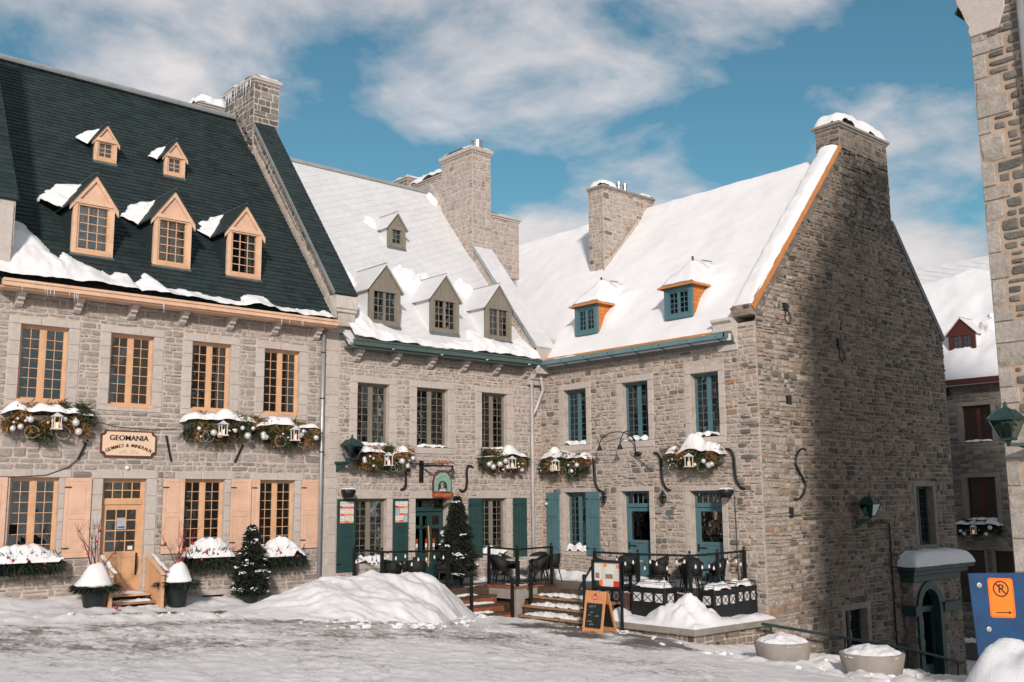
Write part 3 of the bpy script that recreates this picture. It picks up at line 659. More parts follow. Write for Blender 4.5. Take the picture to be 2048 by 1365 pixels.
def gable_dormer(house, F, roof, u0, u1, zb, ze, zp, wf, front, wpaint, cheek, rmat, cols, rows, trim=.13, side=.11, ov=.09, curtain=True, leaf=1, snowmode=None, seed=0, boards=False, pedim=None):
    we, z0, k = roof; wr = lambda z: we-(z-z0)/k
    uc = (u0+u1)/2; hw = (u1-u0)/2; slope = (zp-ze)/hw
    # front wall with an opening
    a, b, c, d = u0+side, u1-side, zb+.09, ze-.06
    mb = MB(); ringframe(mb, F, u0, u1, zb, ze, side, wf-.1, wf); mb.box(F, u0+side, u1-side, ze-.06, ze, wf-.1, wf-.002)
    D = mb.build('dormer', front, house)
    if boards:
        n = 6
        for i in range(n):
            x0, x1 = u0+(u1-u0)*i/n+.004, u0+(u1-u0)*(i+1)/n-.004
            f = lambda x: ze+(hw-abs(x-uc))*slope
            top = [(x0, f(x0)), (x1, f(x1))] if not (x0 < uc < x1) else [(x0, f(x0)), (uc, zp), (x1, f(x1))]
            MB().prism(F, [(x1, ze), (x0, ze)][::-1]+top[::-1], wf-.05, wf-.004).build('board', front, D)
    else:
        MB().prism(F, [(u0, ze), (u1, ze), (uc, zp)], wf-.06, wf-.03).build('pediment', pedim or front, D)
        t = MB(); t.box(F, u0-.02, u1+.02, ze-.07, ze+.03, wf-.02, wf+.035); t.build('lintel_moulding', front, D)
    # raking trim
    t = MB()
    for s_ in (-1, 1):
        e = uc+s_*(hw+ov); zz = ze-ov*slope
        t.prism(F, [(e, zz), (uc, zp), (uc, zp-trim*1.2), (e, zz-trim*1.2)][::(1 if s_ > 0 else -1)], wf-.02, wf+.03)
    t.build('raking_trim', front, D)
    # cheeks
    t = MB()
    for uu, w_ in ((u0, 1), (u1, -1)):
        q = [F.p(uu, zb, wf-.09), F.p(uu, ze, wf-.09), F.p(uu, ze, wr(ze)-.1), F.p(uu, zb, wr(zb)-.1)]
        q2 = [p+F.u*(w_*.04) for p in q]
        t.add(q+q2, [(0, 1, 2, 3), (7, 6, 5, 4), (0, 4, 5, 1), (1, 5, 6, 2)])
    t.build('cheek', cheek, D)
    # roof slopes
    for s_ in (-1, 1):
        t = MB(); e = uc+s_*(hw+ov+.03); zz = ze-(ov+.03)*slope
        lo = [F.p(e, zz, wf+.07), F.p(uc, zp+.01, wf+.07), F.p(uc, zp+.01, wr(zp)-.15), F.p(e, zz, wr(zz)-.15)]
        up = [p+F.v*.05 for p in lo]
        t.add(lo+up, [(0, 1, 2, 3), (7, 6, 5, 4), (0, 4, 5, 1), (1, 5, 6, 2), (2, 6, 7, 3), (3, 7, 4, 0)])
        sl_ = t.build('roof_slope', rmat, D)
    t = MB(); t.bar(F.p(uc, zp+.06, wf+.075), F.p(uc, zp+.06, wr(zp)), .05, .02); t.build('ridge_strip', 'lead' if rmat == 'slate_dark' else 'ridge_metal', D)
    # window
    w = MB(); ringframe(w, F, a, b, c, d, .055, wf-.12, wf-.03)
    if leaf == 2: w.box(F, uc-.04, uc+.04, c+.055, d-.055, wf-.115, wf-.035)
    w.box(F, a-.03, b+.03, zb-.01, c, wf-.08, wf+.03)
    rr = [(a+.055, b-.055)] if leaf == 1 else [(a+.055, uc-.04), (uc+.04, b-.055)]
    for x0, x1 in rr: lattice(w, F, x0, x1, c+.055, d-.055, cols, rows, .02, wf-.1, wf-.06)
    w.build('window_frame', wpaint, D)
    for x0, x1 in rr: panes(F, D, x0, x1, c+.055, d-.055, cols, rows, wf-.08, .006)
    # the attic behind the glass
    t = MB()
    bw = max(wr(ze), wf-1.4)
    t.poly([F.p(u0+.05, zb, wf-.9), F.p(u1-.05, zb, wf-.9), F.p(u1-.05, ze, wf-.9), F.p(u0+.05, ze, wf-.9)])
    t.poly([F.p(u0+.05, zb, wf-.9), F.p(u0+.05, zb, wf-.11), F.p(u1-.05, zb, wf-.11), F.p(u1-.05, zb, wf-.9)])
    t.poly([F.p(u0+.05, ze-.01, wf-.9), F.p(u0+.05, ze-.01, wf-.11), F.p(u1-.05, ze-.01, wf-.11), F.p(u1-.05, ze-.01, wf-.9)])
    t.build('attic', 'interior', D)
    if curtain:
        for x0, x1 in ([(a, uc-.02), (uc+.06, b)] if curtain is True else curtain): wavy(F, x0, x1, c, d, wf-.22, .015).build('curtain', 'curtain', D, True)
    MB().box(F, u0-.03, u1+.03, zb-.1, zb-.012, wf-.15, wf+.02).build('apron', 'lead', D)
    return D
def valley_snow(name, F, roof, u, z, ru, rz, h, parent, seed=0):
    """a wedge of snow caught on the uphill side of a dormer"""
    we, z0, k = roof; th = math.atan(k)
    G = Frame(F.p(0, z0, we), F.u, F.v*math.sin(th)-F.w*math.cos(th))
    v = (z-z0)/math.sin(th)
    def fn(a, b):
        x, y = (a-u)/ru, (b-v)/rz
        d = 1-(abs(x)**1.4+abs(y)**1.4)+.6*fbm(a, b, seed, 2.8, 4)
        return h*min(1, max(0, d))**.6-.012 if d > 0 else -.02
    return snow_sheet(name, G, u-ru*1.3, u+ru*1.3, v-rz*1.3, v+rz*1.3, fn, .05, 'snow', parent)

# ================================================================ house with the dark slate roof
HA = thing('stone_house', 'grey stone house with dark slate roof, peach dormers and orange window frames', 'house', (10.6, 25, 0.3))
rA = (0.3, 7.95, 1.2); thA = math.atan(1.2)
RA = Frame((0, 24.7, 7.95), (1, 0, 0), (0, math.cos(thA), math.sin(thA)))
aw = [(7.06, 8.15), (9.14, 10.23), (11.24, 12.32), (13.30, 14.39)]
holesA = [(a, b, 5.12, 6.89) for a, b in aw]+[(7.05, 8.13, 1.5, 3.35), (9.13, 10.20, 0.66, 3.34), (11.18, 12.27, 1.55, 3.34), (13.25, 14.33, 1.55, 3.33), (11.75, 12.35, .2, .42), (13.75, 14.35, .1, .32)]
wallA = wall_mesh(MB(), FL, 5.2, 15.65, -0.6, 7.95, holesA).build('wall', 'mortar', HA)
sur = lambda h, s, t, b: (h[0]-s, h[1]+s, h[2]-b, h[3]+t)
blockA = [sur(h, .26, .2, .15) for h in holesA[:4]]+[sur(h, .26, .2, .02) for h in holesA[4:8]]+[sur(h, .1, .12, .02) for h in holesA[8:]]+[(15.2, 15.65, -.6, 8)]
itA = rubble(FL, 5.2, 15.2, -0.4, 7.55, blockA, 11, (.07, .23), (.1, .6), depth=(.004, .03), gap=.026, wav=.035)
itA += rubble(FL, 5.2, 15.2, 7.55, 7.9, (), 12, (.13, .2), (.25, .7), depth=(.006, .016))
lay(wallA, 'stone', 'stone', 'stone_a', itA, 300, 'stonework')
qi = []; z = -.3; rq = random.Random(5)
while z < 7.5:
    h = rq.uniform(.3, .5); s = .28 if rq.random() < .5 else .44
    qi.append((FL.m(15.65-s/2, z+h/2, 0, s-.012, h-.012, .018), s*h, 0)); z += h
    if s < .4: qi += [(M, a, i) for M, a, i in []]
lay(wallA, 'quoin', 'block', 'cut_stone', qi, 40)
for i, (a, b) in enumerate(aw):
    casement(HA, FL, a, b, 5.12, 6.89, 7, 'paint_orange', surr=(.25, .19, .14), sillm=True, curtain=[(.72, .98)] if i in (2, 3) else None)
for h in (holesA[4], holesA[6], holesA[7]): casement(HA, FL, *h, 7, 'paint_orange', surr=(.25, .19, 0), curtain=None)
for a, b, c, d in holesA[8:]:
    g = MB()
    for i in range(5): x = a+(b-a)*(i+.5)/5; g.box(FL, x-.012, x+.012, c, d, -.1, -.08)
    v_ = g.build('cellar_grille', 'iron_black', HA); surround(FL, v_, a, b, c, d, .08, .12, 0)
room(FL, 5.3, 15.15, -.5, 7.9, [4.2, .5], HA)
for a, b in ((6.38, 6.98), (8.24, 8.85), (10.60, 11.16), (12.42, 13.0), (14.50, 15.16)): shutter(HA, FL, a, b, 1.5, 3.35, 'paint_peach')
shutter(HA, FL, 13.01, 13.24, 1.5, 3.345, 'paint_peach', w=.05)
# door
def shop_door():
    F = FL; u0, u1, v0, v1 = holesA[5]; d = -.14
    mb = MB(); ringframe(mb, F, u0, u1, v0, v1, .06, d-.08, d); mb.box(F, u0+.06, u1-.06, 2.72, 2.84, d-.09, d+.02)
    dr = mb.build('door', 'paint_door', HA); surround(F, dr, u0, u1, v0+.05, v1, .26, .19, 0)
    t = MB(); lattice(t, F, u0+.06, u1-.06, 2.84, v1-.06, 4, 2, .022, d-.05, d-.02); ringframe(t, F, u0+.06, u1-.06, 2.84, v1-.06, .03, d-.055, d-.015); t.build('transom', 'paint_door', dr)
    panes(F, dr, u0+.09, u1-.09, 2.87, v1-.09, 4, 2, d-.035, .01)
    a, b = u0+.06, u1-.06; l = MB(); l.box(F, a, a+.11, v0, 2.72, d-.06, d-.015); l.box(F, b-.11, b, v0, 2.72, d-.06, d-.015)
    for c0, c1 in ((2.59, 2.72), (1.46, 1.6), (v0, v0+.2)): l.box(F, a+.11, b-.11, c0, c1, d-.06, d-.016)
    l.box(F, (a+b)/2-.05, (a+b)/2+.05, v0+.2, 1.46, d-.06, d-.017); l.box(F, a+.11, b-.11, v0+.2, 1.46, d-.05, d-.035)
    for x0, x1 in ((a+.15, (a+b)/2-.09), ((a+b)/2+.09, b-.15)): l.box(F, x0, x1, v0+.25, 1.41, d-.04, d-.024)
    lattice(l, F, a+.11, b-.11, 1.6, 2.59, 3, 4, .024, d-.05, d-.02)
    lf = l.build('door_leaf', 'paint_door', dr)
    panes(F, dr, a+.11, b-.11, 1.6, 2.59, 3, 4, d-.035, .01)
    MB().tube([F.p(b-.06, 1.5, d-.01), F.p(b-.06, 1.48, d+.03), F.p(b-.06, 1.25, d+.045), F.p(b-.06, 1.1, d+.02), F.p(b-.06, 1.08, d-.012)], .013).box(F, b-.085, b-.035, 1.02, 1.55, d-.016, d-.008).build('handle', 'iron_black', dr)
    MB().box(F, a+.38, a+.6, 2.13, 2.4, d-.03, d-.026).build('notice', 'paper_blue', dr)
    MB().box(F, a+.41, a+.57, 2.16, 2.19, d-.026, d-.024).build('notice_arrow', 'black_print', dr)
    MB().box(F, b-.28, b-.16, 1.63, 1.72, d-.03, d-.026).build('sticker', 'paper_white', dr)
shop_door()
# roof
rfA = slab_roof(RA, 5.0, 15.25, -.2, 10.15, .12, 'slate_dark', HA)
slating(RA, 5.0, 15.25, -.22, 10.12, 'slate_dark', rfA, .30, .175, 300, thick=.024)
MB().tube([RA.p(4.9, 10.16, .06), RA.p(15.3, 10.16, .06)], .09, 8).bar(RA.p(4.9, 10.02, .02), RA.p(15.3, 10.02, .02), .26, .015).build('ridge_cap', 'ridge_metal', rfA)
MB().poly([RA.p(5, 10.12, 0), RA.p(15.2, 10.12, 0), RA.p(15.2, 10.12, 0)+Vector((0, 6.5, -7.5)), RA.p(5, 10.12, 0)+Vector((0, 6.5, -7.5))]).build('rear_slope', 'slate_dark', HA)
MB().box(Frame((0, 24.5, 0), (1, 0, 0), (0, 0, 1)), 6.45, 15.25, 7.64, 7.79, -.03, .1).box(Frame((0, 24.5, 0), (1, 0, 0), (0, 0, 1)), 6.45, 15.25, 7.74, 7.80, .1, .13).box(Frame((0, 24.5, 0), (1, 0, 0), (0, 0, 1)), 6.45, 15.25, 7.6, 7.66, -.4, .03).build('gutter', 'paint_trim', HA)
for i in range(7): corbel(FL, 6.95+i*1.315, 7.6, HA, proj=.38)
for u0 in (8.2, 10.25, 12.31):
    D = gable_dormer(HA, FL, rA, u0, u0+1.02, 8.86, 10.2, 10.9, -.41, 'paint_trim', 'paint_orange', 'slate_dark', 'slate_dark', 3, 5, pedim='paint_peach', curtain=[(u0+.12, u0+.5), (u0+.52, u0+.9)] if u0 < 12 else [(u0+.62, u0+.9)])
for u0 in (9.59, 11.62):
    gable_dormer(HA, FL, rA, u0, u0+.63, 12.28, 12.92, 13.36, -3.26, 'paint_trim', 'paint_orange', 'slate_dark', 'slate_dark', 2, 3, trim=.09, side=.09, ov=.07, curtain=[(u0+.1, u0+.53)])
def slope_snow(D, F, roof, u0, u1, ze, zp, wf, h, a0, seed, ov=.12):
    """snow left on the shaded slope of a dormer, thickening towards the main roof"""
    we, z0, k = roof; uc = (u0+u1)/2; hw = (u1-u0)/2; sl_ = (zp-ze)/hw; e = uc-hw-ov; zz = ze-ov*sl_
    wr = lambda z: we-(z-z0)/k
    U = F.u*(uc-e)+F.v*(zp-zz); G = Frame(F.p(e, zz+.05, wf+.07), U, -F.w); W_ = U.length
    def fn(a, b):
        L_ = wf+.07-wr(zz+(zp-zz)*a/W_); t = b/max(.05, L_)
        m_ = t-a0+.16*fbm(a, b, seed, 3.2, 3)
        return h*min(1, max(0, m_)*2.6)**.7*(1-.75*(a/W_)**3)*(1+.35*fbm(a, b, seed+4, 2.6, 3))-.015 if m_ > 0 and t < 1.25 else -.02
    snow_sheet('snow_cap', G, -.03, W_, 0, wf+.07-wr(zp)+.35, fn, .04, 'snow', D)
for D, q in zip([o for o in HA.children if o.name.startswith('dormer')], ((8.2, 9.22, 10.2, 10.9, -.41, .46, .54), (10.25, 11.27, 10.2, 10.9, -.41, .4, .72), (12.31, 13.33, 10.2, 10.9, -.41, .36, .78), (9.59, 10.22, 12.92, 13.36, -3.26, .26, .6), (11.62, 12.25, 12.92, 13.36, -3.26, .22, .7))):
    slope_snow(D, FL, rA, *q, int(q[0]*7))
# parapet, its slate cap, kneeler
def parapet(house, x0, x1, pts_top, pts_bot, mat, mortar, capmat, seed, cap_t=.06, nobj=0, cw=.28, cex=.17, skew=0):
    G = Frame((x0, 0, 0), (0, -1, 0), (0, 0, 1)); pts = [(-y, z) for y, z in pts_top]+[(-y, z) for y, z in pts_bot[::-1]]
    p = MB().prism(G, pts[::-1], -(x1-x0), 0).build('parapet', mortar, house)
    its = []
    (ya, za), (yb, zb) = pts_top[0], pts_top[-1]
    r = random.Random(seed)
    ln = math.hypot(yb-ya, zb-za); d = Vector((0, yb-ya, zb-za)).normalized()
    Fs = Frame((x0, ya, za), -d, Vector((-1, 0, 0)).cross(-d)); 
    if Fs.v.z < 0: pass
    n = int(ln/.26)
    for i in range(n):
        t = (i+.5)/n*ln
        for k_ in (0, 1):
            M = Fs.m(-t, -.14-.19*k_+r.uniform(-.02, .02), 0, r.uniform(.18, .3), r.uniform(.13, .18), r.uniform(.012, .03), r.uniform(-.1, .1)); its.append((M, .04, r.randrange(14)))
    lay(p, 'stone', 'stone', mat, its, nobj, 'stonework')
    Fc = Frame((0, ya, za), (1, 0, 0), d)
    c = MB().box(Fc, x0-.05, x1+.05, -.05, ln+.02, .0, cap_t).build('parapet_cap', capmat, p)
    slating(Fc_up(Fc, cap_t), x0-.05, x1+.05, -.05, ln, capmat, p, cw, cex, 60, skew=skew, name='cap_slate')
    MB().box(Fc, x0-.075, x0-.05, -.05, ln, -.02, cap_t+.02).build('cap_edging', 'ridge_metal', p)
    return p
def Fc_up(F, t): return Frame(F.p(0, 0, t), F.u, F.v)
parapet(HA, 15.25, 15.92, [(24.62, 8.62), (29.85, 15.2)], [(24.62, 7.7), (31.2, 15.6)], 'stone_gable', 'plaster', 'slate_dark', 21, nobj=40)
MB().prism(Frame((15.25, 0, 0), (0, -1, 0), (0, 0, 1)), [(-24.5, 7.9), (-24.5, 8.12), (-31.1, 16.0), (-31.1, 15.78)][::-1], 0.0, .05).build('fillet', 'plaster', HA)
parapet(HA, 5.6, 6.66, [(24.62, 9.7), (29.0, 16.4)], [(24.62, 8.6), (29.0, 14.8)], 'stone_gable', 'plaster', 'slate_dark', 22, nobj=0)
def kneeler(house, x0, x1, yf, z0, z1, mat='cut_stone_light', yb=25.2):
    k = MB()
    G = Frame((x0, yb, 0), (0, -1, 0), (0, 0, 1)); D_ = yb-yf
    prof = [(0, z0), (D_-.42, z0), (D_-.40, z0+.16), (D_-.33, z0+.18), (D_-.30, z0+.34), (D_-.18, z0+.46), (D_-.14, z0+.52), (D_-.05, z0+.54), (D_-.05, z0+.62), (D_, z0+.64), (D_, z1-.06), (D_-.12, z1-.02), (0, z1-.02)]
    o = k.prism(G, prof, -(x1-x0), 0).build('kneeler', mat, house); return bevel(o, .01)
kneeler(HA, 15.23, 15.95, 24.5, 7.55, 8.6)
kneeler(HA, 5.5, 6.62, 24.58, 7.5, 9.6, 'cut_stone', 25.4)
chimney(HA, 15.2, 16.12, 29.82, 31.95, 13.2, 16.72, 'stone_dark', 'mortar', 31, nobj=45, rowh=(.16, .3), snow=.16)
chimney(HA, 14.72, 15.7, 33.0, 34.2, 13, 16.75, 'stone_a', 'mortar', 33, cap=.06, faces=('y',), snow=.42)
# icicles down the chimney
ic = MB(); r = random.Random(4)
for i in range(14):
    y = r.uniform(29.8, 31.9); h = r.uniform(.15, .55); ic.tube([(15.12, y, 16.72), (15.12, y+.01, 16.72-h*.6), (15.12, y, 16.72-h)], [.025, .014, .002], 5)
for i in range(16):
    x = r.uniform(6.6, 8.2) if i < 10 else r.choice((10.2, 13.6, 14.1))+r.uniform(-.2, .2); h = r.uniform(.08, .26); ic.tube([(x, 24.4, 7.64), (x, 24.4, 7.64-h)], [.012, .002], 5)
tag(ic.build('icicle_fringe', 'ice', HA, True), kind='stuff')
# snow left along the eaves
edgeA = [(5.0, 2.2), (7.01, 1.95), (7.24, 1.87), (7.54, 1.3), (7.86, .72), (8.0, 1.03), (8.48, .59), (9.02, .31), (9.2, .55), (9.42, .5), (9.6, .16), (9.95, .6), (10.12, .5), (10.36, .22), (11.4, .1), (12.4, .04), (12.6, .3), (12.9, .45), (13.2, .3), (13.4, .03), (15.2, .0)]
def eaveA(u, v):
    e = lerp_line(edgeA, u)+.12*fbm(u, v, 2, 2.6, 4); d = e-v+.1
    if u > 15.2: return -.02
    return min(.26, .34*max(0, d)**.7)*(1+.3*fbm(u, v, 4, 1.7, 3))-.012 if d > 0 else -.02
snow_sheet('snow_on_eave', RA, 5.0, 15.22, -.24, 2.6, eaveA, .05, 'snow', HA, .015)
# rainwater pipe
def downpipe(path, house, mat='galvanised', r=.058, clips=()):
    p = MB().tube(path, r, 10).build('downpipe', mat, house, True)
    for c in clips: MB().lathe((path[0][0], path[0][1], c), [(r+.012, 0), (r+.014, .03)], 10).build('pipe_clip', 'iron_black', p)
downpipe([(15.06, 24.88, 7.62), (15.06, 24.88, 4), (15.06, 24.88, .2)], HA, clips=(6.9, 5.6, 4.1))
# wall anchors
def iron_bar(pts, house, r=.028): return MB().tube(pts, r, 6).build('wall_anchor', 'iron_black', house)
for a, b in (((8.7, 4.25), (8.5, 3.78)), ((10.62, 4.42), (10.78, 3.78)), ((12.72, 4.25), (12.5, 3.78))): iron_bar([FL.p(*a, .04), FL.p(*b, .04)], HA)
MB().tube([FL.p(8.65, 3.95, .05), FL.p(8.3, 3.6, .04), FL.p(7.8, 3.4, .03), FL.p(7.2, 3.36, .03), FL.p(6.4, 3.35, .03)], .012, 5).tube([FL.p(8.7, 4.75, .03), FL.p(9.2, 4.62, .03), FL.p(9.5, 4.58, .03), FL.p(10.3, 4.55, .03), FL.p(10.9, 4.6, .03)], .008, 5).build('wall_cable', 'cable', HA)
MB().lathe(FL.p(9.68, 3.6, .0), [(.05, 0), (.055, .05), (.02, .07)], 10, (0, -1, 0)).build('button_lamp', 'white_paint', HA)

# ================================================================ house with the pale tin roof
HB = thing('stone_house', 'stone house with pale tin roof, olive dormers and green shutters behind the terrace', 'house', (19.5, 25, 0.3))
rB = (0.4, 7.4, 1.241); thB = math.atan(1.241)
RB = Frame((0, 24.6, 7.4), (1, 0, 0), (0, math.cos(thB), math.sin(thB)))
holesB = [(16.3, 17.42, 4.35, 6.17), (18.43, 19.63, 4.35, 6.17), (21.0, 22.08, 4.35, 6.18), (16.29, 17.37, 1.0, 2.82), (18.4, 19.6, .28, 2.82), (20.99, 22.02, 1.05, 2.81)]
wallB = wall_mesh(MB(), FL, 15.65, 23.62, -.6, 7.35, holesB).build('wall', 'mortar', HB)
blockB = [sur(h, .26, .2, .2) for h in holesB[:3]]+[sur(h, .2, .24, .16 if i != 1 else .0) for i, h in enumerate(holesB[3:])]
itB = rubble(FL, 15.67, 23.6, -.4, 7.3, blockB, 41, (.06, .21), (.08, .44), depth=(.005, .036), gap=.034, wav=.04)
lay(wallB, 'stone', 'stone', 'stone_b', itB, 300, 'stonework')
for i, h in enumerate(holesB[:3]): casement(HB, FL, *h, 8, 'paint_olive', surr=(.25, .19, .19), smat='cut_stone', depth=.16, curtain=[(.6, .98)])
for i, h in ((3, holesB[3]), (5, holesB[5])): casement(HB, FL, *h, 8, 'paint_olive', surr=(.2, .23, .16), depth=.16, curtain=[(.62, .98)] if i == 5 else [(.7, .98)])
room(FL, 15.8, 23.5, -.5, 7.3, [3.6, .26], HB)
for a, b, c in ((15.65, 16.26, .8), (17.55, 18.1, .98), (20.40, 20.97, 1.0), (22.26, 22.86, .95)): shutter(HB, FL, a, b, c, 2.82, 'paint_green', 'plank' if a > 20 else 'panel')
def rest_door():
    F = FL; u0, u1, v0, v1 = holesB[4]; d = -.2
    mb = MB(); ringframe(mb, F, u0, u1, v0, v1, .06, d-.08, d); mb.box(F, u0+.06, u1-.06, 2.44, 2.56, d-.09, d+.05)
    dr = mb.build('door', 'paint_green', HB); surround(F, dr, u0, u1, v0+.03, v1, .22, .23, 0)
    t = MB(); lattice(t, F, u0+.06, u1-.06, 2.56, v1-.06, 6, 1, .02, d-.05, d-.02); t.build('transom', 'paint_green', dr)
    panes(F, dr, u0+.06, u1-.06, 2.56, v1-.06, 6, 1, d-.035, .01)
    a, b = u0+.06, u1-.06; m_ = a+(b-a)*.58
    for x0, x1, n in ((a, m_, 2), (m_+.012, b, 1)):
        l = MB(); l.box(F, x0, x0+.08, v0, 2.44, d-.06, d-.015); l.box(F, x1-.08, x1, v0, 2.44, d-.06, d-.015)
        for c0, c1 in ((2.3, 2.44), (1.93, 2.02), (1.1, 1.2), (v0, v0+.2)): l.box(F, x0+.08, x1-.08, c0, c1, d-.06, d-.016)
        l.box(F, x0+.08, x1-.08, v0+.2, 1.1, d-.05, d-.03); l.box(F, x0+.13, x1-.13, v0+.27, 1.03, d-.04, d-.02)
        if n == 2: l.box(F, (x0+x1)/2-.05, (x0+x1)/2+.05, 1.2, 2.3, d-.06, d-.017)
        l.build('door_leaf', 'paint_green', dr)
        panes(F, dr, x0+.08, x1-.08, 1.2, 1.93, n, 1, d-.035, .08 if n == 2 else 0); panes(F, dr, x0+.08, x1-.08, 2.02, 2.3, n, 1, d-.035, .08 if n == 2 else 0)
        for q in range(n):
            x = x0+.12+q*.36
            for k, mt in ((0, 'paper_food'), (1, 'paper_white'), (2, 'banner_red')): MB().box(F, x, x+.08, 1.22+k*.14, 1.34+k*.14, d-.03, d-.026).build('menu_card', mt, dr)
    MB().tube([F.p(m_-.05, 2.0, d), F.p(m_-.05, 1.5, d+.05), F.p(m_-.05, .8, d)], .02).build('pull_handle', 'wood_light', dr)
    MB().tube([F.p(m_-.28+.06*math.cos(t_*.7), 1.97+.06*math.sin(t_*.7), d+.01) for t_ in range(10)], .018, 5).build('knocker_ring', 'iron_black', dr)
rest_door()
rfB = slab_roof(RB, 15.7, 23.0, -.2, 8.93, .12, 'tin_sheet', HB)
slating(RB, 15.7, 23.0, -.15, 8.93, 'tin_sheet', rfB, .46, .27, 300, skew=math.atan(.5), name='tin_sheet', thick=.011)
MB().bar(RB.p(15.6, 8.95, .04), RB.p(23.05, 8.95, .04), .1, .12).build('ridge_cap', 'ridge_metal', rfB)
MB().poly([RB.p(15.7, 8.9, 0), RB.p(23, 8.9, 0), RB.p(23, 8.9, 0)+Vector((0, 5.5, -7)), RB.p(15.7, 8.9, 0)+Vector((0, 5.5, -7))]).build('rear_slope', 'tin_sheet', HB)
Fg = Frame((0, 24.46, 0), (1, 0, 0), (0, 0, 1))
MB().box(Fg, 15.8, 23.1, 7.16, 7.33, -.05, .08).box(Fg, 15.8, 23.1, 7.29, 7.34, .08, .11).box(Fg, 15.8, 23.1, 7.1, 7.17, -.5, .0).build('gutter', 'paint_green_gutter', HB)
for i in range(6): corbel(FL, 16.2+i*1.325, 7.1, HB, proj=.4)
for i, u0 in enumerate((16.64, 18.92, 21.15)):
    gable_dormer(HB, FL, rB, u0, u0+1.12, 7.95, 9.08, 9.78, .05, 'paint_olive', 'paint_olive', 'tin_sheet', 'tin_sheet', 2, 4, trim=.05, side=.13, ov=.08, leaf=2, boards=True, curtain=[(u0+.6, u0+1.0)] if i < 2 else [(u0+.14, u0+.54), (u0+.58, u0+1.0)])
gable_dormer(HB, FL, rB, 19.13, 19.83, 11.22, 11.95, 12.4, -2.6, 'paint_olive', 'paint_olive', 'tin_sheet', 'tin_sheet', 2, 3, trim=.05, side=.13, ov=.07, boards=True, curtain=[(19.3, 19.7)])
for i, (u, z, ru, rz, h) in enumerate([(19.25, 9.85, .75, .75, .28), (20.05, 9.9, .4, .6, .22), (21.6, 9.85, .55, .55, .25), (16.7, 9.3, .3, .75, .25), (19.0, 12.2, .3, .3, .2), (22.75, 14.0, .2, .5, .16), (22.6, 9.2, .25, .4, .15)]):
    valley_snow('snow_drift', FL, rB, u, z, ru, rz, h, HB, 20+i)
edgeB = [(15.6, .9), (16.3, 1.5), (16.5, 1.4), (16.75, .85), (17.4, .5), (18.0, .32), (18.5, .2), (18.9, .1), (19.1, .1), (19.5, .3), (20.3, .45), (20.6, .9), (20.9, .95), (21.2, .6), (22.2, .55), (22.7, .85), (23.1, .6)]
def eaveB(u, v):
    e = lerp_line(edgeB, u)+.13*fbm(u, v, 8, 2.2, 4); d = e-v+.06
    return min(.24, .34*max(0, d)**.7)*(1+.35*fbm(u, v, 6, 1.7, 3))-.012 if d > 0 else -.02
snow_sheet('snow_on_eave', RB, 15.7, 22.95, -.22, 2.2, eaveB, .05, 'snow', HB, .02)
pB = parapet(HB, 22.95, 23.75, [(24.5, 7.78), (27.75, 11.8)], [(24.5, 6.9), (27.75, 11.0)], 'stone_b', 'mortar', 'tin_sheet', 43, nobj=30, cw=.4, cex=.36)
MB().prism(Frame((22.95, 0, 0), (0, -1, 0), (0, 0, 1)), [(-27.7, 10.9), (-27.7, 11.6), (-30.4, 14.9), (-30.4, 14.2)][::-1], -.6, 0).build('parapet', 'mortar', HB)
kn = kneeler(HB, 22.95, 23.62, 24.42, 6.55, 7.78, 'cut_stone')
chimney(HB, 22.88, 23.76, 27.72, 29.55, 10.2, 15.45, 'stone_b', 'mortar', 45, nobj=45, capmat='cut_stone', cap=.16)
chimney(HB, 23.0, 23.7, 29.5, 31.8, 13.2, 15.0, 'stone_b', 'mortar', 46, nobj=0, cap=.06, faces=('x',), snow=.3)
chimney(HB, 23.0, 23.9, 31.9, 32.8, 13.2, 15.45, 'stone_dark', 'mortar', 47, nobj=0, cap=.08, faces=('x', 'y'), snow=.12)
MB().lathe((23.35, 28.0, 15.55), [(.2, 0), (.2, .38), (.22, .38), (.22, .42)], 16).build('flue', 'steel_bright', HB, False)
MB().lathe((23.2, 29.0, 15.5), [(.07, 0), (.07, .3)], 10).build('flue', 'brick_red', HB)
# twin pipes at the inner corner
MB().tube([(22.98, 24.42, 7.16), (23.05, 24.55, 7.0), (23.07, 24.86, 6.72), (23.07, 24.87, 4), (23.07, 24.87, .3)], .06, 10).build('downpipe', 'pipe_grey', HB, True)

# ================================================================ house with the snowed roof and the tall gable
HC = thing('stone_house', 'stone house with snow covered roof, tall gable wall and blue doors', 'house', (28, 20.5, -0.5))
rC = (0.2, 7.45, 1.08); thC = math.atan(1.08)
RC = Frame((23.4, 25, 7.45), (0, -1, 0), (math.cos(thC), 0, math.sin(thC)))
holesC = [(1.1, 2.12, 4.5, 6.3), (3.67, 4.73, 4.5, 6.31), (6.36, 7.36, 4.48, 6.33), (1.08, 2.05, 1.12, 2.98), (3.55, 4.67, .27, 2.98), (6.2, 7.32, .27, 2.96)]
wallC = wall_mesh(MB(), FC, 0, 8.7, -1.6, 7.6, holesC).build('wall', 'mortar_warm', HC)
blockC = [sur(h, .22, .2, .24) for h in holesC[:3]]+[sur(holesC[3], .18, .16, .14)]+[sur(h, .2, .16, .02) for h in holesC[4:]]
itC = rubble(FC, .02, 8.68, -1.4, 7.5, blockC, 61, (.055, .2), (.08, .46), depth=(.005, .045), gap=.03, wav=.045)
lay(wallC, 'stone', 'stone', 'stone_c', itC, 140, 'stonework')
for h in holesC[:3]: casement(HC, FC, *h, 8, 'paint_teal', surr=(.21, .19, .2), depth=.2, curtain=[(.02, .5)])
casement(HC, FC, *holesC[3], 8, 'paint_teal', surr=(.17, .15, .13), depth=.2, curtain=[(.02, .48)])
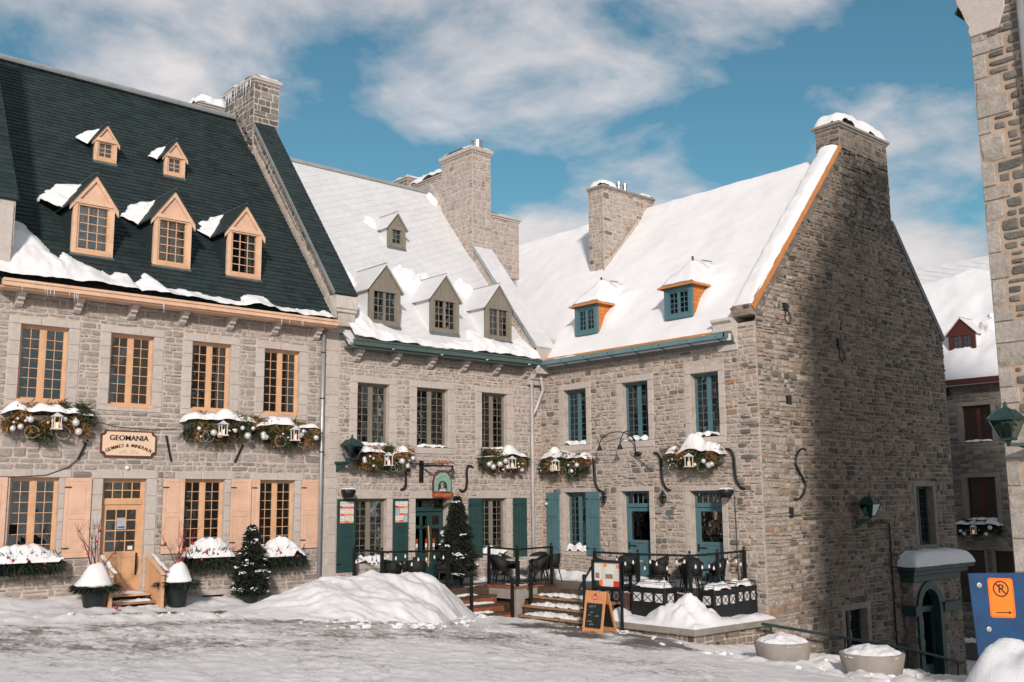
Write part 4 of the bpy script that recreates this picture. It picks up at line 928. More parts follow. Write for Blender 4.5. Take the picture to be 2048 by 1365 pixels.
room(FC, .1, 8.6, -1.2, 7.4, [3.7, .25], HC, 3.0)
for a, b in ((.27, .86), (2.07, 2.66)): shutter(HC, FC, a, b, 1.02, 2.99, 'paint_teal', 'plank')
def blue_door(h, slot):
    F = FC; u0, u1, v0, v1 = h; d = -.22
    mb = MB(); ringframe(mb, F, u0, u1, v0, v1, .07, d-.08, d); mb.box(F, u0+.07, u1-.07, 2.5, 2.62, d-.09, d+.03)
    dr = mb.build('door', 'paint_teal', HC); surround(F, dr, u0, u1, v0+.03, v1, .19, .15, 0)
    t = MB(); lattice(t, F, u0+.07, u1-.07, 2.62, v1-.07, 5, 1, .022, d-.05, d-.02); t.build('transom', 'paint_teal_light', dr)
    panes(F, dr, u0+.07, u1-.07, 2.62, v1-.07, 5, 1, d-.035, .01)
    a, b = u0+.07, u1-.07; l = MB()
    l.box(F, a, a+.11, v0, 2.5, d-.06, d-.015); l.box(F, b-.11, b, v0, 2.5, d-.06, d-.015); l.box(F, a+.11, b-.11, 2.38, 2.5, d-.06, d-.016)
    l.box(F, a+.11, b-.11, v0, 1.5, d-.06, d-.03)
    for c in (v0+.02, .72, 1.12, 1.42): l.box(F, a+.11, b-.11, c, c+.1, d-.05, d-.017)
    l.build('door_leaf', 'paint_teal', dr)
    panes(F, dr, a+.11, b-.11, 1.52, 2.38, 1, 1, d-.035, 0)
    MB().poly([F.p(a+.11, 1.5, d-.2), F.p(a+.42, 1.5, d-.3), F.p(a+.42, 2.38, d-.3), F.p(a+.11, 2.38, d-.2)]).build('blind', 'curtain', dr)
    if slot: MB().box(F, (a+b)/2-.12, (a+b)/2+.12, 1.43, 1.48, d-.02, d-.008).build('letter_slot', 'steel_bright', dr)
    for v in (1.35, .75):
        MB().box(F, a-.02, a+.03, v-.1, v+.1, d-.01, d+.012).box(F, a+.03, a+.3, v-.015, v+.015, d-.01, d+.008).build('hinge', 'iron_black', dr)
    return dr
dC1 = blue_door(holesC[4], True); dC2 = blue_door(holesC[5], False)
# gable wall
kL, kR = 1.13, 1.135
gholes = [(32.06, 33.2, 1.2, 3.08), (27.35, 28.6, -1.75, -.5)]
gb = wall_mesh(MB(), FG, XC, 34.7, -4.2, 8.3, gholes)
gb.poly([FG.p(XC, 8.3), FG.p(34.7, 8.3), FG.p(31.65, 11.82), FG.p(31.65, 13.8), FG.p(28.6, 13.8)])
gb.poly([(34.7, YG, -4.2), (34.7, 33, -4.2), (34.7, 33, 8.3), (34.7, YG, 8.3)])
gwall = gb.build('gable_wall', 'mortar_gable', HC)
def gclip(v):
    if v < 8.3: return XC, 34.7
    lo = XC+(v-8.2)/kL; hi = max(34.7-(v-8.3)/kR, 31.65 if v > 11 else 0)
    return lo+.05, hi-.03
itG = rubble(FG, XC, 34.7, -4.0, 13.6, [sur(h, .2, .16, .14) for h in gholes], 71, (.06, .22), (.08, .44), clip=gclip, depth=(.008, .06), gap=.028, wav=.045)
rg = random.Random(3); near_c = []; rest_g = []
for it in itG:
    px_ = it[0].to_translation().x; (near_c if rg.random() < 1-sstep(24.0, 26.2, px_) else rest_g).append(it)  # paler stones towards the sunlit edge: light on the gable put into colour
lay(gwall, 'stone', 'stone', 'stone_gable', rest_g, 80, 'stonework'); lay(gwall, 'lit_stone', 'stone', 'stone_c', near_c, 40, 'lit_stonework')
casement(HC, FG, *gholes[0], 7, 'paint_dark_teal', surr=(.2, .15, .13), depth=.22, smat='cut_stone_shaded'); casement(HC, FG, *gholes[1], 4, 'paint_dark_teal', surr=None, depth=.25)
room(FG, 26.5, 34, -2.2, 4, [.9], HC, 2.4)
# darker patched stones at the corner
pat = [(FC, 8.25, 4.98, .34, .13), (FC, 8.3, 4.78, .46, .12), (FC, 8.22, 4.56, .36, .13), (FC, 8.3, 3.86, .5, .12), (FC, 7.62, 3.62, .22, .11), (FC, 8.0, 3.2, .22, .2), (FC, 8.15, 3.02, .5, .14), (FC, 8.05, 2.86, .22, .1), (FC, 7.95, 2.66, .17, .17), (FC, 8.0, 2.48, .22, .12), (FC, 8.3, 6.4, .26, .14)]
lay(wallC, 'patch_stone', 'stone', 'stone_dark', [(F.m(u, v, .012, w, h, .03), w*h, i % 14) for i, (F, u, v, w, h) in enumerate(pat)], 40)
# roof under snow
rfC = MB().box(RC, -8.0, 8.05, -.25, 8.45, -.36, -.2).build('roof', 'lead', HC)
MB().poly([(29.15, 16.4, 13.6), (29.15, 33, 13.6), (35, 33, 7.6), (35, 16.4, 7.6)]).build('rear_slope', 'snow', HC)
dormC = [(23.65, 22.65), (19.8, 18.75)]
def roofC(u, v):
    t = .2+.05*fbm(u, v, 3, .5, 4)+.02*fbm(u*.7, v*2.2, 4, 1.6, 4)
    t *= min(1, max(.0, (v+.27-.16*max(0, fbm(u, 3, 9, 1.3, 4)))/.22))**.5
    if u < .35 and v < .9: t = min(t, -.02 if u < .1 else .1)
    for a, b in dormC:                                             # drifts round the dormers
        a, b = 25-a, 25-b; c = (a+b)/2
        d = math.hypot(max(0, abs(u-c)-.62), max(0, abs(v-1.75)-.95)); t += .16*math.exp(-(d/.35)**2)*sstep(.9, 1.6, v)
    if v > 8.1: t += .05*math.sin((v-8.1)*4)
    return t
snow_sheet('roof_snow', RC, -8.0, 8.04, -.27, 8.62, roofC, .11, 'snow', rfC, -.2)
MB().box(Frame((23.3, 25, 0), (0, -1, 0), (0, 0, 1)), .1, 7.98, 7.34, 7.405, -.05, .0).build('fascia', 'paint_barge', HC)
gu = MB(); Fq = Frame((23.28, 25, 0), (0, -1, 0), (0, 0, 1))
gu.box(Fq, .05, 8.0, 7.16, 7.19, 0, .2).box(Fq, .05, 8.0, 7.19, 7.30, .17, .2).box(Fq, .05, 8.0, 7.19, 7.33, 0, .02).box(Fq, 7.97, 8.0, 7.18, 7.3, 0, .2)
gu.build('gutter', 'paint_teal_light', HC)
cap_snow('gutter_snow', Frame((23.28, 25, 7.22), (0, -1, 0), (1, 0, 0)), .1, 2.5, -.17, -.02, .12, HC, 0, .03)
cap_snow('gutter_snow', Frame((23.28, 25, 7.22), (0, -1, 0), (1, 0, 0)), 6.6, 7.9, -.17, -.02, .1, HC, 0, .03)
for i in range(8):
    u = .5+i*1.03; MB().tube([FC.p(u, 7.05, 0), FC.p(u, 7.1, .2), FC.p(u, 7.17, .5), FC.p(u, 7.24, .53)], .013, 5).build('gutter_bracket', 'iron_black', HC)
MB().tube([(23.3, 24.75, 7.18), (23.36, 24.72, 6.75), (23.5, 24.78, 6.4), (23.25, 24.86, 5.75), (23.1, 24.86, 5.55)], .055, 10).build('downpipe', 'pipe_grey', HC, True)
# gable coping with its barge board
dC = Vector((28.6-23.75, 0, 13.75-8.25)).normalized(); lnC = math.hypot(28.6-23.6, 13.75-8.2)
Fp = Frame((23.6, 16.95, 8.2), (0, -1, 0), (dC.x, 0, dC.z))
cop = MB().box(Fp, 0, .68, -.25, lnC, -.35, .0).build('coping', 'stone_gable', HC)
MB().box(Fp, .66, .72, -.25, lnC+.02, -.12, .02).box(Fp, -.04, .72, -.29, -.25, -.16, .03).build('barge_board', 'paint_barge', cop)
snow_sheet('snow_cap', Fp, -.02, .68, -.25, lnC-.05, lambda u, v: (.16*(1-abs((u-.33)/.36)**4)+.05*fbm(u, v, 7, 1.5, 3))*min(1, max(.25, (v+.1)/.9)), .06, 'snow', cop)
Fr = Frame((34.75, 16.25, 8.25), (0, 1, 0), Vector((31.62-34.75, 0, 11.9-8.25)))
MB().box(Fr, 0, .6, -.1, 4.75, -.12, .05).build('coping', 'lead', HC)
def moulded_kneeler():
    G = Frame((XC, YG+.62, 0), (-1, 0, 0), (0, 0, 1))          # profile runs out from the wall corner
    prof = [(-.75, 6.85), (.06, 6.85), (.08, 7.02), (.12, 7.06), (.14, 7.2), (.24, 7.32), (.34, 7.36), (.34, 7.44), (.24, 7.46), (.26, 7.6), (.36, 7.66), (.36, 7.74), (-.1, 7.76), (-.75, 7.76)]
    k = MB().prism(G, prof, -.02, .66).build('kneeler', 'cut_stone_light', HC); bevel(k, .012)
    MB().wbox(XC-.24, 24.35, YG-.015, YG+.6, 7.765, 8.06).build('kneeler_base', 'mortar_gable', HC)
    its = rubble(Frame((XC-.24, YG+.6, 0), (0, -1, 0), (0, 0, 1)), 0, .6, 7.78, 8.05, (), 5, (.12, .18), (.2, .4)); lay(HC, 'stone', 'stone', 'stone_gable', its, 20)
moulded_kneeler()
chimney(HC, 28.65, 31.65, YG, 17.15, 11.0, 14.55, 'stone_gable', 'mortar_gable', 81, nobj=25, cap=.1, rowh=(.11, .22), snow=.52, over=.1, capmat='concrete_coping')
chimney(HC, 26.75, 29.6, 24.85, 25.6, 9.5, 14.15, 'stone_c', 'mortar', 83, nobj=25, cap=.1, snow=.0, over=.06, capmat='concrete_coping')
Fz = Frame((0, 0, 14.25), (1, 0, 0), (0, 1, 0)); cap_snow('snow_cap', Fz, 26.75, 27.6, 24.85, 25.6, .28, HC, 0, None, .2, 3); cap_snow('snow_cap', Fz, 28.9, 29.6, 24.85, 25.6, .16, HC, 0, None, .2, 4)
for x in (27.9, 28.25): MB().lathe((x, 25.1, 14.25), [(.07, 0), (.07, .22), (.1, .24), (.1, .36)], 12).build('flue', 'steel_bright', HC)
MB().prism(Frame((26.7, 24.82, 0), (1, 0, 0), (0, 0, 1)), [(-.05, 10.9), (.55, 11.3), (1.95, 13.0), (1.95, 13.3), (.9, 12.1), (.35, 11.55), (-.05, 11.35)], .0, .05).build('flashing', 'plaster', HC)
chimney(HC, 23.85, 25.4, 28.0, 28.8, 11, 13.25, 'stone_b', 'mortar', 85, nobj=0, cap=.08, snow=.08)
# hipped dormers
def hip_dormer(Y1, Y0, idx):
    F = FC; a, b = 25-Y1, 25-Y0; zb, ze = 8.12, 9.1; wf = -.34; we, z0, k = rC; wr = lambda z: we-(z-z0)/k
    mb = MB(); ringframe(mb, F, a, b, zb, ze, .13, wf-.1, wf); D = mb.build('dormer', 'paint_teal', HC)
    w = MB(); c0, c1, d0, d1 = a+.13, b-.13, zb+.13, ze-.13; uc = (a+b)/2
    ringframe(w, F, c0, c1, d0, d1, .05, wf-.12, wf-.04); w.box(F, uc-.045, uc+.045, d0+.05, d1-.05, wf-.11, wf-.045)
    for x0, x1 in ((c0+.05, uc-.045), (uc+.045, c1-.05)): lattice(w, F, x0, x1, d0+.05, d1-.05, 2, 4, .018, wf-.1, wf-.07)
    w.build('window_frame', 'paint_teal', D)
    for x0, x1 in ((c0+.05, uc-.045), (uc+.045, c1-.05)): panes(F, D, x0, x1, d0+.05, d1-.05, 2, 4, wf-.085, .006)
    wavy(F, c0, uc-.02, d0, d1, wf-.2, .012).build('curtain', 'curtain', D, True)
    t = MB(); t.box(F, a+.06, b-.06, zb, ze, wf-.9, wf-.88).build('attic', 'interior', D)
    for uu, sg in ((a, -1), (b, 1)):
        G = Frame(F.p(uu, zb, wf-.1), -F.w*sg if sg > 0 else F.w, F.v)
        G = Frame(F.p(uu, 0, 0), -F.w, F.v) if sg > 0 else Frame(F.p(uu, 0, 0), F.w, F.v)
        q = [F.p(uu, zb, wf-.1), F.p(uu, ze, wf-.1), F.p(uu, ze, wr(ze)-.1), F.p(uu, zb, wr(zb)-.1)]; q2 = [p-F.u*(sg*.04) for p in q]
        ck = MB().add(q+q2, [(0, 1, 2, 3), (7, 6, 5, 4), (0, 4, 5, 1)]).build('cheek', 'shingle_orange', D)
        if sg > 0:
            L0, L1 = -wf+.1, -wr(ze)+.1
            slating(G, L0, L1, zb, ze, 'shingle_orange', ck, .17, .125, 60, name='shingle', thick=.016, clip=lambda u, v: u < -wr(v)+.15)
    o = .12; zt = ze+.02; pk = (uc, 9.98, wf-.75)
    P = [F.p(a-o, zt, wf+.1), F.p(b+o, zt, wf+.1), F.p(b+o, zt, wr(zt)-.1), F.p(a-o, zt, wr(zt)-.1), F.p(*pk), F.p(uc, 9.98, wr(9.98)-.2)]
    hp = MB().add(P, [(0, 1, 4), (1, 2, 5, 4), (3, 0, 4, 5), (0, 3, 2, 1)]).build('dormer_roof', 'wood_step', D)
    P2 = [p+F.v*.02 for p in P]; t = MB()
    t.bar(F.p(a-o, zt-.02, wf+.12), F.p(b+o, zt-.02, wf+.12), .04, .05); t.bar(F.p(b+o+.02, zt-.02, wf+.12), F.p(b+o+.02, zt-.02, wr(zt)), .04, .05); t.bar(F.p(a-o-.02, zt-.02, wf+.12), F.p(a-o-.02, zt-.02, wr(zt)), .04, .05)
    t.build('eave_board', 'paint_barge', D)
    # snow on the hip
    n = 14; vs = []; fs = []
    Ft = Frame(F.p(0, 0, 0), F.u, -F.w)      # plan frame: v runs into the roof
    u0, u1, v0, v1 = a-o+.02, b+o-.02, -wf-.06, -wr(9.98)+.15
    def hgt(u, v):
        du = 1-abs(u-uc)/((b-a)/2+o); dvv = (v-v0)/.87
        base = zt+(9.98-zt)*min(du, dvv, 1.0)
        ed = min(1, max(0, min((u-u0)/.16, (u1-u)/.16, (v-v0)/.16)))
        return base+.13*ed**.6+.05*fbm(u, v, idx+3, 3, 3)*ed-.02
    nu, nv = 18, 20
    for i in range(nu+1):
        for j in range(nv+1):
            u, v = u0+(u1-u0)*i/nu, v0+(v1-v0)*j/nv; vs.append(F.p(u, hgt(u, v), -v))
    fs = [(i*(nv+1)+j, (i+1)*(nv+1)+j, (i+1)*(nv+1)+j+1, i*(nv+1)+j+1) for i in range(nu) for j in range(nv)]
    MB().add(vs, fs).build('snow_cap', 'snow', D, True)
    MB().tube([F.p(uc, 9.95, wf-.8), F.p(uc, 10.16, wf-.8)], .035, 6).bar(F.p(uc+.12, 10.06, wf-1.1), F.p(uc+.42, 9.98, wf-1.2), .05, .02).build('finial', 'wood_wet', D)
for i, (a, b) in enumerate(dormC): hip_dormer(a, b, i)
# S-shaped wall anchors, small blocks on the gable
def s_anchor(F, pts, house, r=.035):
    P = [Vector((a, b, 0)) for a, b in pts]; out = []
    for i in range(len(P)-1):
        p0, p1, p2, p3 = P[max(i-1, 0)], P[i], P[i+1], P[min(i+2, len(P)-1)]
        for k in range(5):
            t = k/5; q = 0.5*((2*p1)+(p2-p0)*t+(2*p0-5*p1+4*p2-p3)*t*t+(3*p1-p0-3*p2+p3)*t**3); out.append(F.p(q.x, q.y, .05))
    out.append(F.p(P[-1].x, P[-1].y, .05)); n = len(out)
    MB().tube(out, [r*(.75+.5*math.sin(math.pi*i/(n-1))) for i in range(n)], 6).build('wall_anchor', 'iron_black', house)
for u in (2.2, 4.93, 7.55): s_anchor(FC, [(u, 4.1), (u+.14, 4.08), (u+.26, 3.9), (u+.28, 3.55), (u+.32, 3.25), (u+.44, 3.05), (u+.6, 2.99)], HC)
s_anchor(FG, [(25.7, 4.1), (25.45, 4.1), (25.2, 3.9), (25.15, 3.65), (25.35, 3.4), (25.55, 3.15), (25.5, 2.9), (25.25, 2.72), (24.98, 2.7)], HC)
s_anchor(FL, [(20.6, 3.78), (20.4, 3.82), (20.33, 3.65), (20.34, 3.4), (20.3, 3.12), (20.15, 3.03), (20.05, 3.1)], HB)
s_anchor(FL, [(18.0, 3.6), (18.0, 3.25), (17.95, 3.12), (17.82, 3.08)], HB)
MB().box(FG, 24.9, 25.1, 5.35, 5.6, 0, .06).build('vent_block', 'iron_black', HC); MB().box(FG, 24.75, 24.92, 2.2, 2.48, 0, .06).build('vent_block', 'iron_black', HC)
for u, z, h in ((25.05, 8.05, .35), (27.85, 7.2, .5)):
    t = MB().box(FG, u-.1, u+.1, z, z+h*.6, .0, .08); t.tube([FG.p(u, z, .05), FG.p(u-.08, z-.25, .06), FG.p(u+.1, z-.4, .06), FG.p(u+.25, z-.2, .05), FG.p(u+.08, z+.05, .05)], .015, 5); t.build('cable_box', 'iron_black', HC)
MB().box(FC, 5.32, 5.58, 2.16, 2.42, 0, .025).build('plaque', 'lead', HC)
MB().tube([FC.p(7.78, 2.8, .03), FC.p(7.8, .4, .03)], .012, 5).tube([FC.p(4.0, 4.1, .04), FC.p(4.35, 3.9, .03), FC.p(4.85, 3.55, .03)], .01, 5).build('wall_cable', 'cable', HC)
MB().tube([FG.p(28.2, 2.0, .06), FG.p(30.1, 1.95, .06), FG.p(30.1, -2.4, .06)], .03, 6).build('conduit', 'iron_black', HC)
for i, (a, b) in enumerate(((16.32, 17.4), (18.45, 19.6), (21.02, 22.06))): cap_snow('sill_snow', Frame((0, 25, 4.36), (1, 0, 0), (0, 1, 0)), a, b, -.05, .15, .1, HB, 0, .03, .5, i)
for i, (a, b) in enumerate(((1.12, 2.1), (3.7, 4.7), (6.4, 7.34))): cap_snow('sill_snow', Frame((XC, 25, 4.51), (0, -1, 0), (1, 0, 0)), a, b, -.05, .19, .13, HC, 0, .03, .5, i+5)
cap_snow('sill_snow', Frame((XC, 25, 1.13), (0, -1, 0), (1, 0, 0)), 1.1, 2.04, -.06, .19, .2, HC, 0, .03, .5, 9)
cap_snow('sill_snow', Frame((0, 25, 1.02), (1, 0, 0), (0, 1, 0)), 16.3, 17.35, -.1, .15, .2, HB, 0, .03, .5, 12)
cap_snow('sill_snow', Frame((0, 25, 1.07), (1, 0, 0), (0, 1, 0)), 21.0, 22.0, -.1, .15, .22, HB, 0, .03, .5, 13)

# ================================================================ porch on the gable wall (a part of that house)
def make_porch():
    Yf = 15.92; F = Frame((0, Yf, 0), (1, 0, 0), (0, 0, 1)); x0, x1 = 30.72, 33.5
    b = MB(); ca, ra = 31.66, .66; zs = -.72
    n = 12; arch = [(ca+ra*math.cos(math.pi*i/n), zs+ra*math.sin(math.pi*i/n)) for i in range(n+1)]
    b.box(F, x0, ca-ra, -4.0, .5, -.4, 0).box(F, ca+ra, x1, -4.0, .5, -.4, 0)
    top = [(ca+ra, .5), (ca-ra, .5)]+[(x, z) for x, z in arch[::-1]]
    b.prism(F, top[::-1], -.4, 0)
    P = b.build('porch', 'mortar_dark', HC)
    its = rubble(F, ca+ra+.17, x1, -3.9, .3, (), 91, (.16, .26), (.2, .45))+rubble(F, x0, ca-ra-.17, -3.9, .3, (), 92, (.16, .26), (.2, .3))
    its += rubble(Frame((x0, YG, 0), (0, -1, 0), (0, 0, 1)), 0, YG-Yf, -3.9, .3, (), 93, (.16, .26), (.2, .4))
    lay(P, 'stone', 'stone', 'stone_gable', its, 25, 'stonework')
    t = MB(); ri, ro = ra-.06, ra+.17
    for i in range(n):
        a, c = math.pi*i/n, math.pi*(i+1)/n
        t.prism(F, [(ca+ri*math.cos(a), zs+ri*math.sin(a)), (ca+ro*math.cos(a), zs+ro*math.sin(a)), (ca+ro*math.cos(c), zs+ro*math.sin(c)), (ca+ri*math.cos(c), zs+ri*math.sin(c))], -.2, .07)
    for s_ in (-1, 1): t.box(F, *sorted((ca+s_*ri, ca+s_*ro)), -3.6, zs, -.2, .069)
    for a, c in ((x0-.12, ca-ro), (ca+ro, x1+.1)): t.box(F, a, c, zs-.16, zs+.08, -.3, .11); t.box(F, a-.03, c+.03, zs+.08, zs+.14, -.3, .14)
    t.build('arch_surround', 'paint_dark_teal', P)
    d = MB(); ringframe(d, F, ca-ri, ca+ri, -3.4, zs, .12, -.3, -.16); d.box(F, ca-ri+.12, ca+ri-.12, -3.3, -2.45, -.28, -.2); d.box(F, ca-ri, ca+ri, zs-.05, zs+.05, -.31, -.15)
    d.build('porch_door', 'paint_dark_teal', P); panes(F, P, ca-ri+.12, ca+ri-.12, -2.45, zs-.12, 1, 1, -.24, 0)
    MB().prism(F, [(x, z) for x, z in arch], -.25, -.24).build('fanlight', 'glass', P)
    MB().box(F, ca-.6, ca+.6, -3.6, .1, -.36, -.34).build('vestibule', 'interior', P)
    c = MB().box(F, x0-.05, x1+.35, .12, .32, -.38, .06).box(F, x0-.12, x1+.75, .32, .46, -.38, .12).box(F, x0-.2, x1+1.1, .46, .6, -.38, .2).build('cornice', 'paint_dark_teal', P); bevel(c, .015)
    Fz = Frame((0, 0, .6), (1, 0, 0), (0, 1, 0)); u0, u1, v0, v1 = x0-.22, x1+1.1, Yf-.25, YG+.02
    def fn(u, v):
        x, y = abs(2*(u-u0)/(u1-u0)-1), (v1-v)/(v1-v0)
        return (.46*max(0, 1-x**7)**.5*max(0, 1-max(0, y)**7)**.5)*(1+.16*nz(u*1.1, v, 3))+.015*nz(u*5, v*5, 1)-.005
    snow_sheet('snow_cap', Fz, u0, u1, v0, v1, fn, .03, 'snow', P)
make_porch()
hr = thing('handrail', 'dark metal handrail running down along the shaded gable wall', 'handrail', (24, 15.8, -1.2))
MB().tube([(22.5, 15.75, -.42), (26.4, 15.75, -1.12), (30.1, 15.75, -1.8), (33.2, 15.75, -2.5)], .04, 8).build('rail', 'iron_green', hr)
for x, z in ((22.9, -.5), (26.4, -1.12), (29.9, -1.8), (33, -2.45)): MB().tube([(x, 15.78, z), (x, 15.8, z-1.0)], .028, 6).build('post', 'iron_green', hr)

# ================================================================ corner house in the foreground
HD = thing('corner_house', 'tall house corner of pale cut quoins and dark rubble with orange mortar', 'house', (XD+2, YD-3, -0.6))
zk = 12.5
gD = wall_mesh(MB(), FD, 0, 9.2, -2, zk, []); gD.poly([FD.p(0, zk), FD.p(9.2, zk), FD.p(4.6, zk+1.68*4.6)])
gD.poly([FD.p(0, -2), FD.p(0, zk), FD.p(0, zk, -9), FD.p(0, -2, -9)]); gD.poly([FD.p(9.2, -2), FD.p(9.2, zk), FD.p(9.2, zk, -9), FD.p(9.2, -2, -9)])
wallD = gD.build('wall', 'mortar_d', HD)
r = random.Random(9); z = -1.9; q = []; lens = []
while z < 11.5:
    h = r.uniform(.26, .62); L_ = r.choice((.26, .36, .5, .62)); lens.append((z, z+h, L_))
    q.append((FD.m(L_/2, z+h/2, .0, L_-.02, h-.025, .03, r.uniform(-.015, .015)), L_*h, r.randrange(14))); z += h
lay(wallD, 'quoin', 'stone', 'quoin_d', q[::3], 40); lay(wallD, 'quoin', 'block', 'quoin_d', [(M, a, 0) for j, (M, a, i) in enumerate(q) if j % 3], 80)
its = []
for z0, z1, L_ in lens: its += rubble(FD, L_+.03, 2.6, z0, z1, (), int(z0*30)+900, (.14, .26), (.2, .55), depth=(.015, .04), gap=.06, wav=.012)
its += rubble(FD, .3, 2.6, 11.5, 12.4, (), 5, (.14, .24), (.2, .5), depth=(.015, .04), gap=.05)
lay(wallD, 'stone', 'stone', 'stone_d', its, 240, 'stonework')
k = MB().prism(Frame(FD.p(0, 0, -.6), FD.u, FD.v), [(.55, 11.62), (.02, 11.62), (-.02, 11.72), (.0, 11.84), (-.05, 11.95), (-.12, 12.2), (-.2, 12.38), (-.22, 12.55), (.75, 12.75), (.7, 12.0)][::-1], 0, .66).build('kneeler', 'cut_stone', HD); bevel(k, .015)
for s_, a in ((1, 0), (-1, 9.2)):
    MB().add([FD.p(a-s_*.25, zk-.3, .06), FD.p(4.6, zk+1.68*4.6+.2, .06), FD.p(4.6, zk+1.68*4.6+.2, -9), FD.p(a-s_*.25, zk-.3, -9)], [(0, 1, 2, 3)]).build('roof_slope', 'slate_dark', HD)
MB().tube([FD.p(1.02, 12.6, .12), FD.p(1.02, -1, .12)], .07, 10).build('downpipe', 'galvanised', HD, True)

# ================================================================ house across the lane
HE = thing('lane_house', 'distant stone house with snow laden roof and dark red dormer across the lane', 'house', (XE+3, 18, -3.5))
hE = [(.4, 1.62, 5.0, 6.52), (.37, 1.57, 1.79, 3.53), (-.6, .9, -1.6, .55), (1.3, 2.6, -1.6, .55)]
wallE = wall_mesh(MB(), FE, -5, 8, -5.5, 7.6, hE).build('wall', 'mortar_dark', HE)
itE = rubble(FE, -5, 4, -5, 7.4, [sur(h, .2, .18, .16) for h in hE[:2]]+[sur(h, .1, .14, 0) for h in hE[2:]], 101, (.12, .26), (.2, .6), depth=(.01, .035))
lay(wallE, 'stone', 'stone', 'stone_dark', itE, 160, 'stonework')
for h in hE[:2]: casement(HE, FE, *h, 5, 'paint_red', surr=(.19, .17, .15), depth=.18, smat='cut_stone_shaded')
for a, b, c, d in hE[2:]:
    t = MB(); ringframe(t, FE, a, b, c, d, .06, -.2, -.12); t.box(FE, (a+b)/2-.03, (a+b)/2+.03, c, d, -.19, -.13)
    w_ = t.build('shop_window', 'paint_red', HE); panes(FE, w_, a+.06, b-.06, c+.06, d-.06, 2, 1, -.16, .03)
room(FE, -1.5, 3.5, -2, 7.4, [4.2, 1.1], HE)
for h in hE[:2]: cap_snow('sill_snow', Frame((XE, 20, h[2]), (0, -1, 0), (1, 0, 0)), h[0], h[1], -.1, .16, .1, HE, 0, .04)
rE = (.35, 7.62, 1.18); thE = math.atan(1.18); RE = Frame((XE-.35, 20, 7.62), (0, -1, 0), (math.cos(thE), 0, math.sin(thE)))
rfE = MB().box(RE, -9, 8, -.2, 8.3, -.15, 0).build('roof', 'tin_sheet', HE)
snow_sheet('roof_snow', RE, -9, 6, -.2, 8.3, lambda u, v: (.24+.1*fbm(u, v, 11, .7, 4) if v < 7.0+.5*fbm(u, 0, 2, .5, 2)+.12*u else -.02) if v > -.1 else .1, .16, 'snow', rfE)
slating(RE, -5, 3, 6.2, 8.28, 'tin_sheet', rfE, .5, .3, 0, skew=-.4, name='tin_sheet', thick=.02)
MB().box(Frame((XE-.5, 20, 0), (0, -1, 0), (0, 0, 1)), -6, 7, 7.4, 7.62, -.3, .1).build('gutter', 'paint_red', HE)
gable_dormer(HE, FE, rE, -.18, .98, 8.6, 9.78, 10.38, -.55, 'paint_red', 'paint_red', 'tin_sheet', 'tin_sheet', 2, 4, trim=.07, side=.15, leaf=2, curtain=True, boards=True)
valley_snow('snow_drift', FE, rE, 1.25, 9.9, .7, .9, .45, HE, 3); valley_snow('snow_drift', FE, rE, -.3, 10.3, .4, .6, .3, HE, 4)
for u, z, h in ((-.35, 4.1, .5), (-.6, 4.25, .3), (-.1, 7.0, .35)): MB().box(FE, u-.05, u+.05, z, z+h, 0, .06).build('wall_anchor', 'iron_black', HE)
lw = thing('stone_parapet', 'low stone wall topped with snow at the foot of the lane house', 'wall', (41, 18.5, -3.5))
MB().wbox(40.8, 41.2, 16.5, 21, -4.4, -2.9).build('body', 'stone_dark', lw); cap_snow('snow_cap', Frame((0, 0, -2.9), (1, 0, 0), (0, 1, 0)), 40.78, 41.22, 16.5, 21, .14, lw, 0, .07)

# ================================================================ terrace, steps, retaining wall
TZ = 0.27
te = MB()
for x0, x1, y0, y1 in ((15.95, 23.6, 23.42, 25.0), (20.1, 23.6, 22.35, 23.42), (20.75, 23.6, 18.7, 22.35), (21.3, 23.6, 17.1, 18.7)): te.wbox(x0, x1, y0, y1, -2.0, TZ)
ter = te.build('terrace', 'wood_wet', None); ter['kind'] = 'structure'
MB().wbox(19.9, 21.0, 22.2, 22.36, TZ-.02, TZ+.03).wbox(19.88, 20.1, 22.36, 23.6, TZ-.02, TZ+.03).build('edge_board', 'brick_red', ter)
MB().wbox(19.93, 20.98, 22.23, 22.36, -.05, TZ-.02).wbox(19.92, 20.1, 22.36, 23.58, -.05, TZ-.02).build('edge_panel', 'concrete', ter)
MB().prism(Frame((19.93, 22.36, 0), (1, 0, 0), (0, 0, 1)), [(0, -.9), (.18, -.9), (.22, -.4), (.34, -.05), (0, -.05)], 0, .13).build('corner_column', 'concrete', ter)
def ter_snow(u, v):
    t = .06*fbm(u, v, 21, 1.8, 4)
    edge = 0
    if v > 24.55: edge = .16*(v-24.55)/.4
    if u > 23.25: edge = max(edge, .2*(u-23.2)/.35)
    if 22.9 < u and v > 22.5: edge += .07
    if u < 21.0 and v < 23.6: edge = max(edge, .05)
    if u < 21.6 and v < 18.5: edge = max(edge, .08)
    return t+edge-.05
FT = Frame((0, 0, TZ), (1, 0, 0), (0, 1, 0))
for q in ((16.0, 23.58, 23.45, 24.97), (20.12, 23.58, 22.38, 23.45), (20.78, 23.58, 18.7, 22.38), (21.32, 23.58, 17.12, 18.7)): tag(snow_sheet('terrace_snow', FT, *q, ter_snow, .06, 'snow_rough'), kind='structure')
s1 = thing('stone_steps', 'red brick steps with snowy treads between the snow heap and the corner column', 'steps', (19.1, 22.8, -.6))
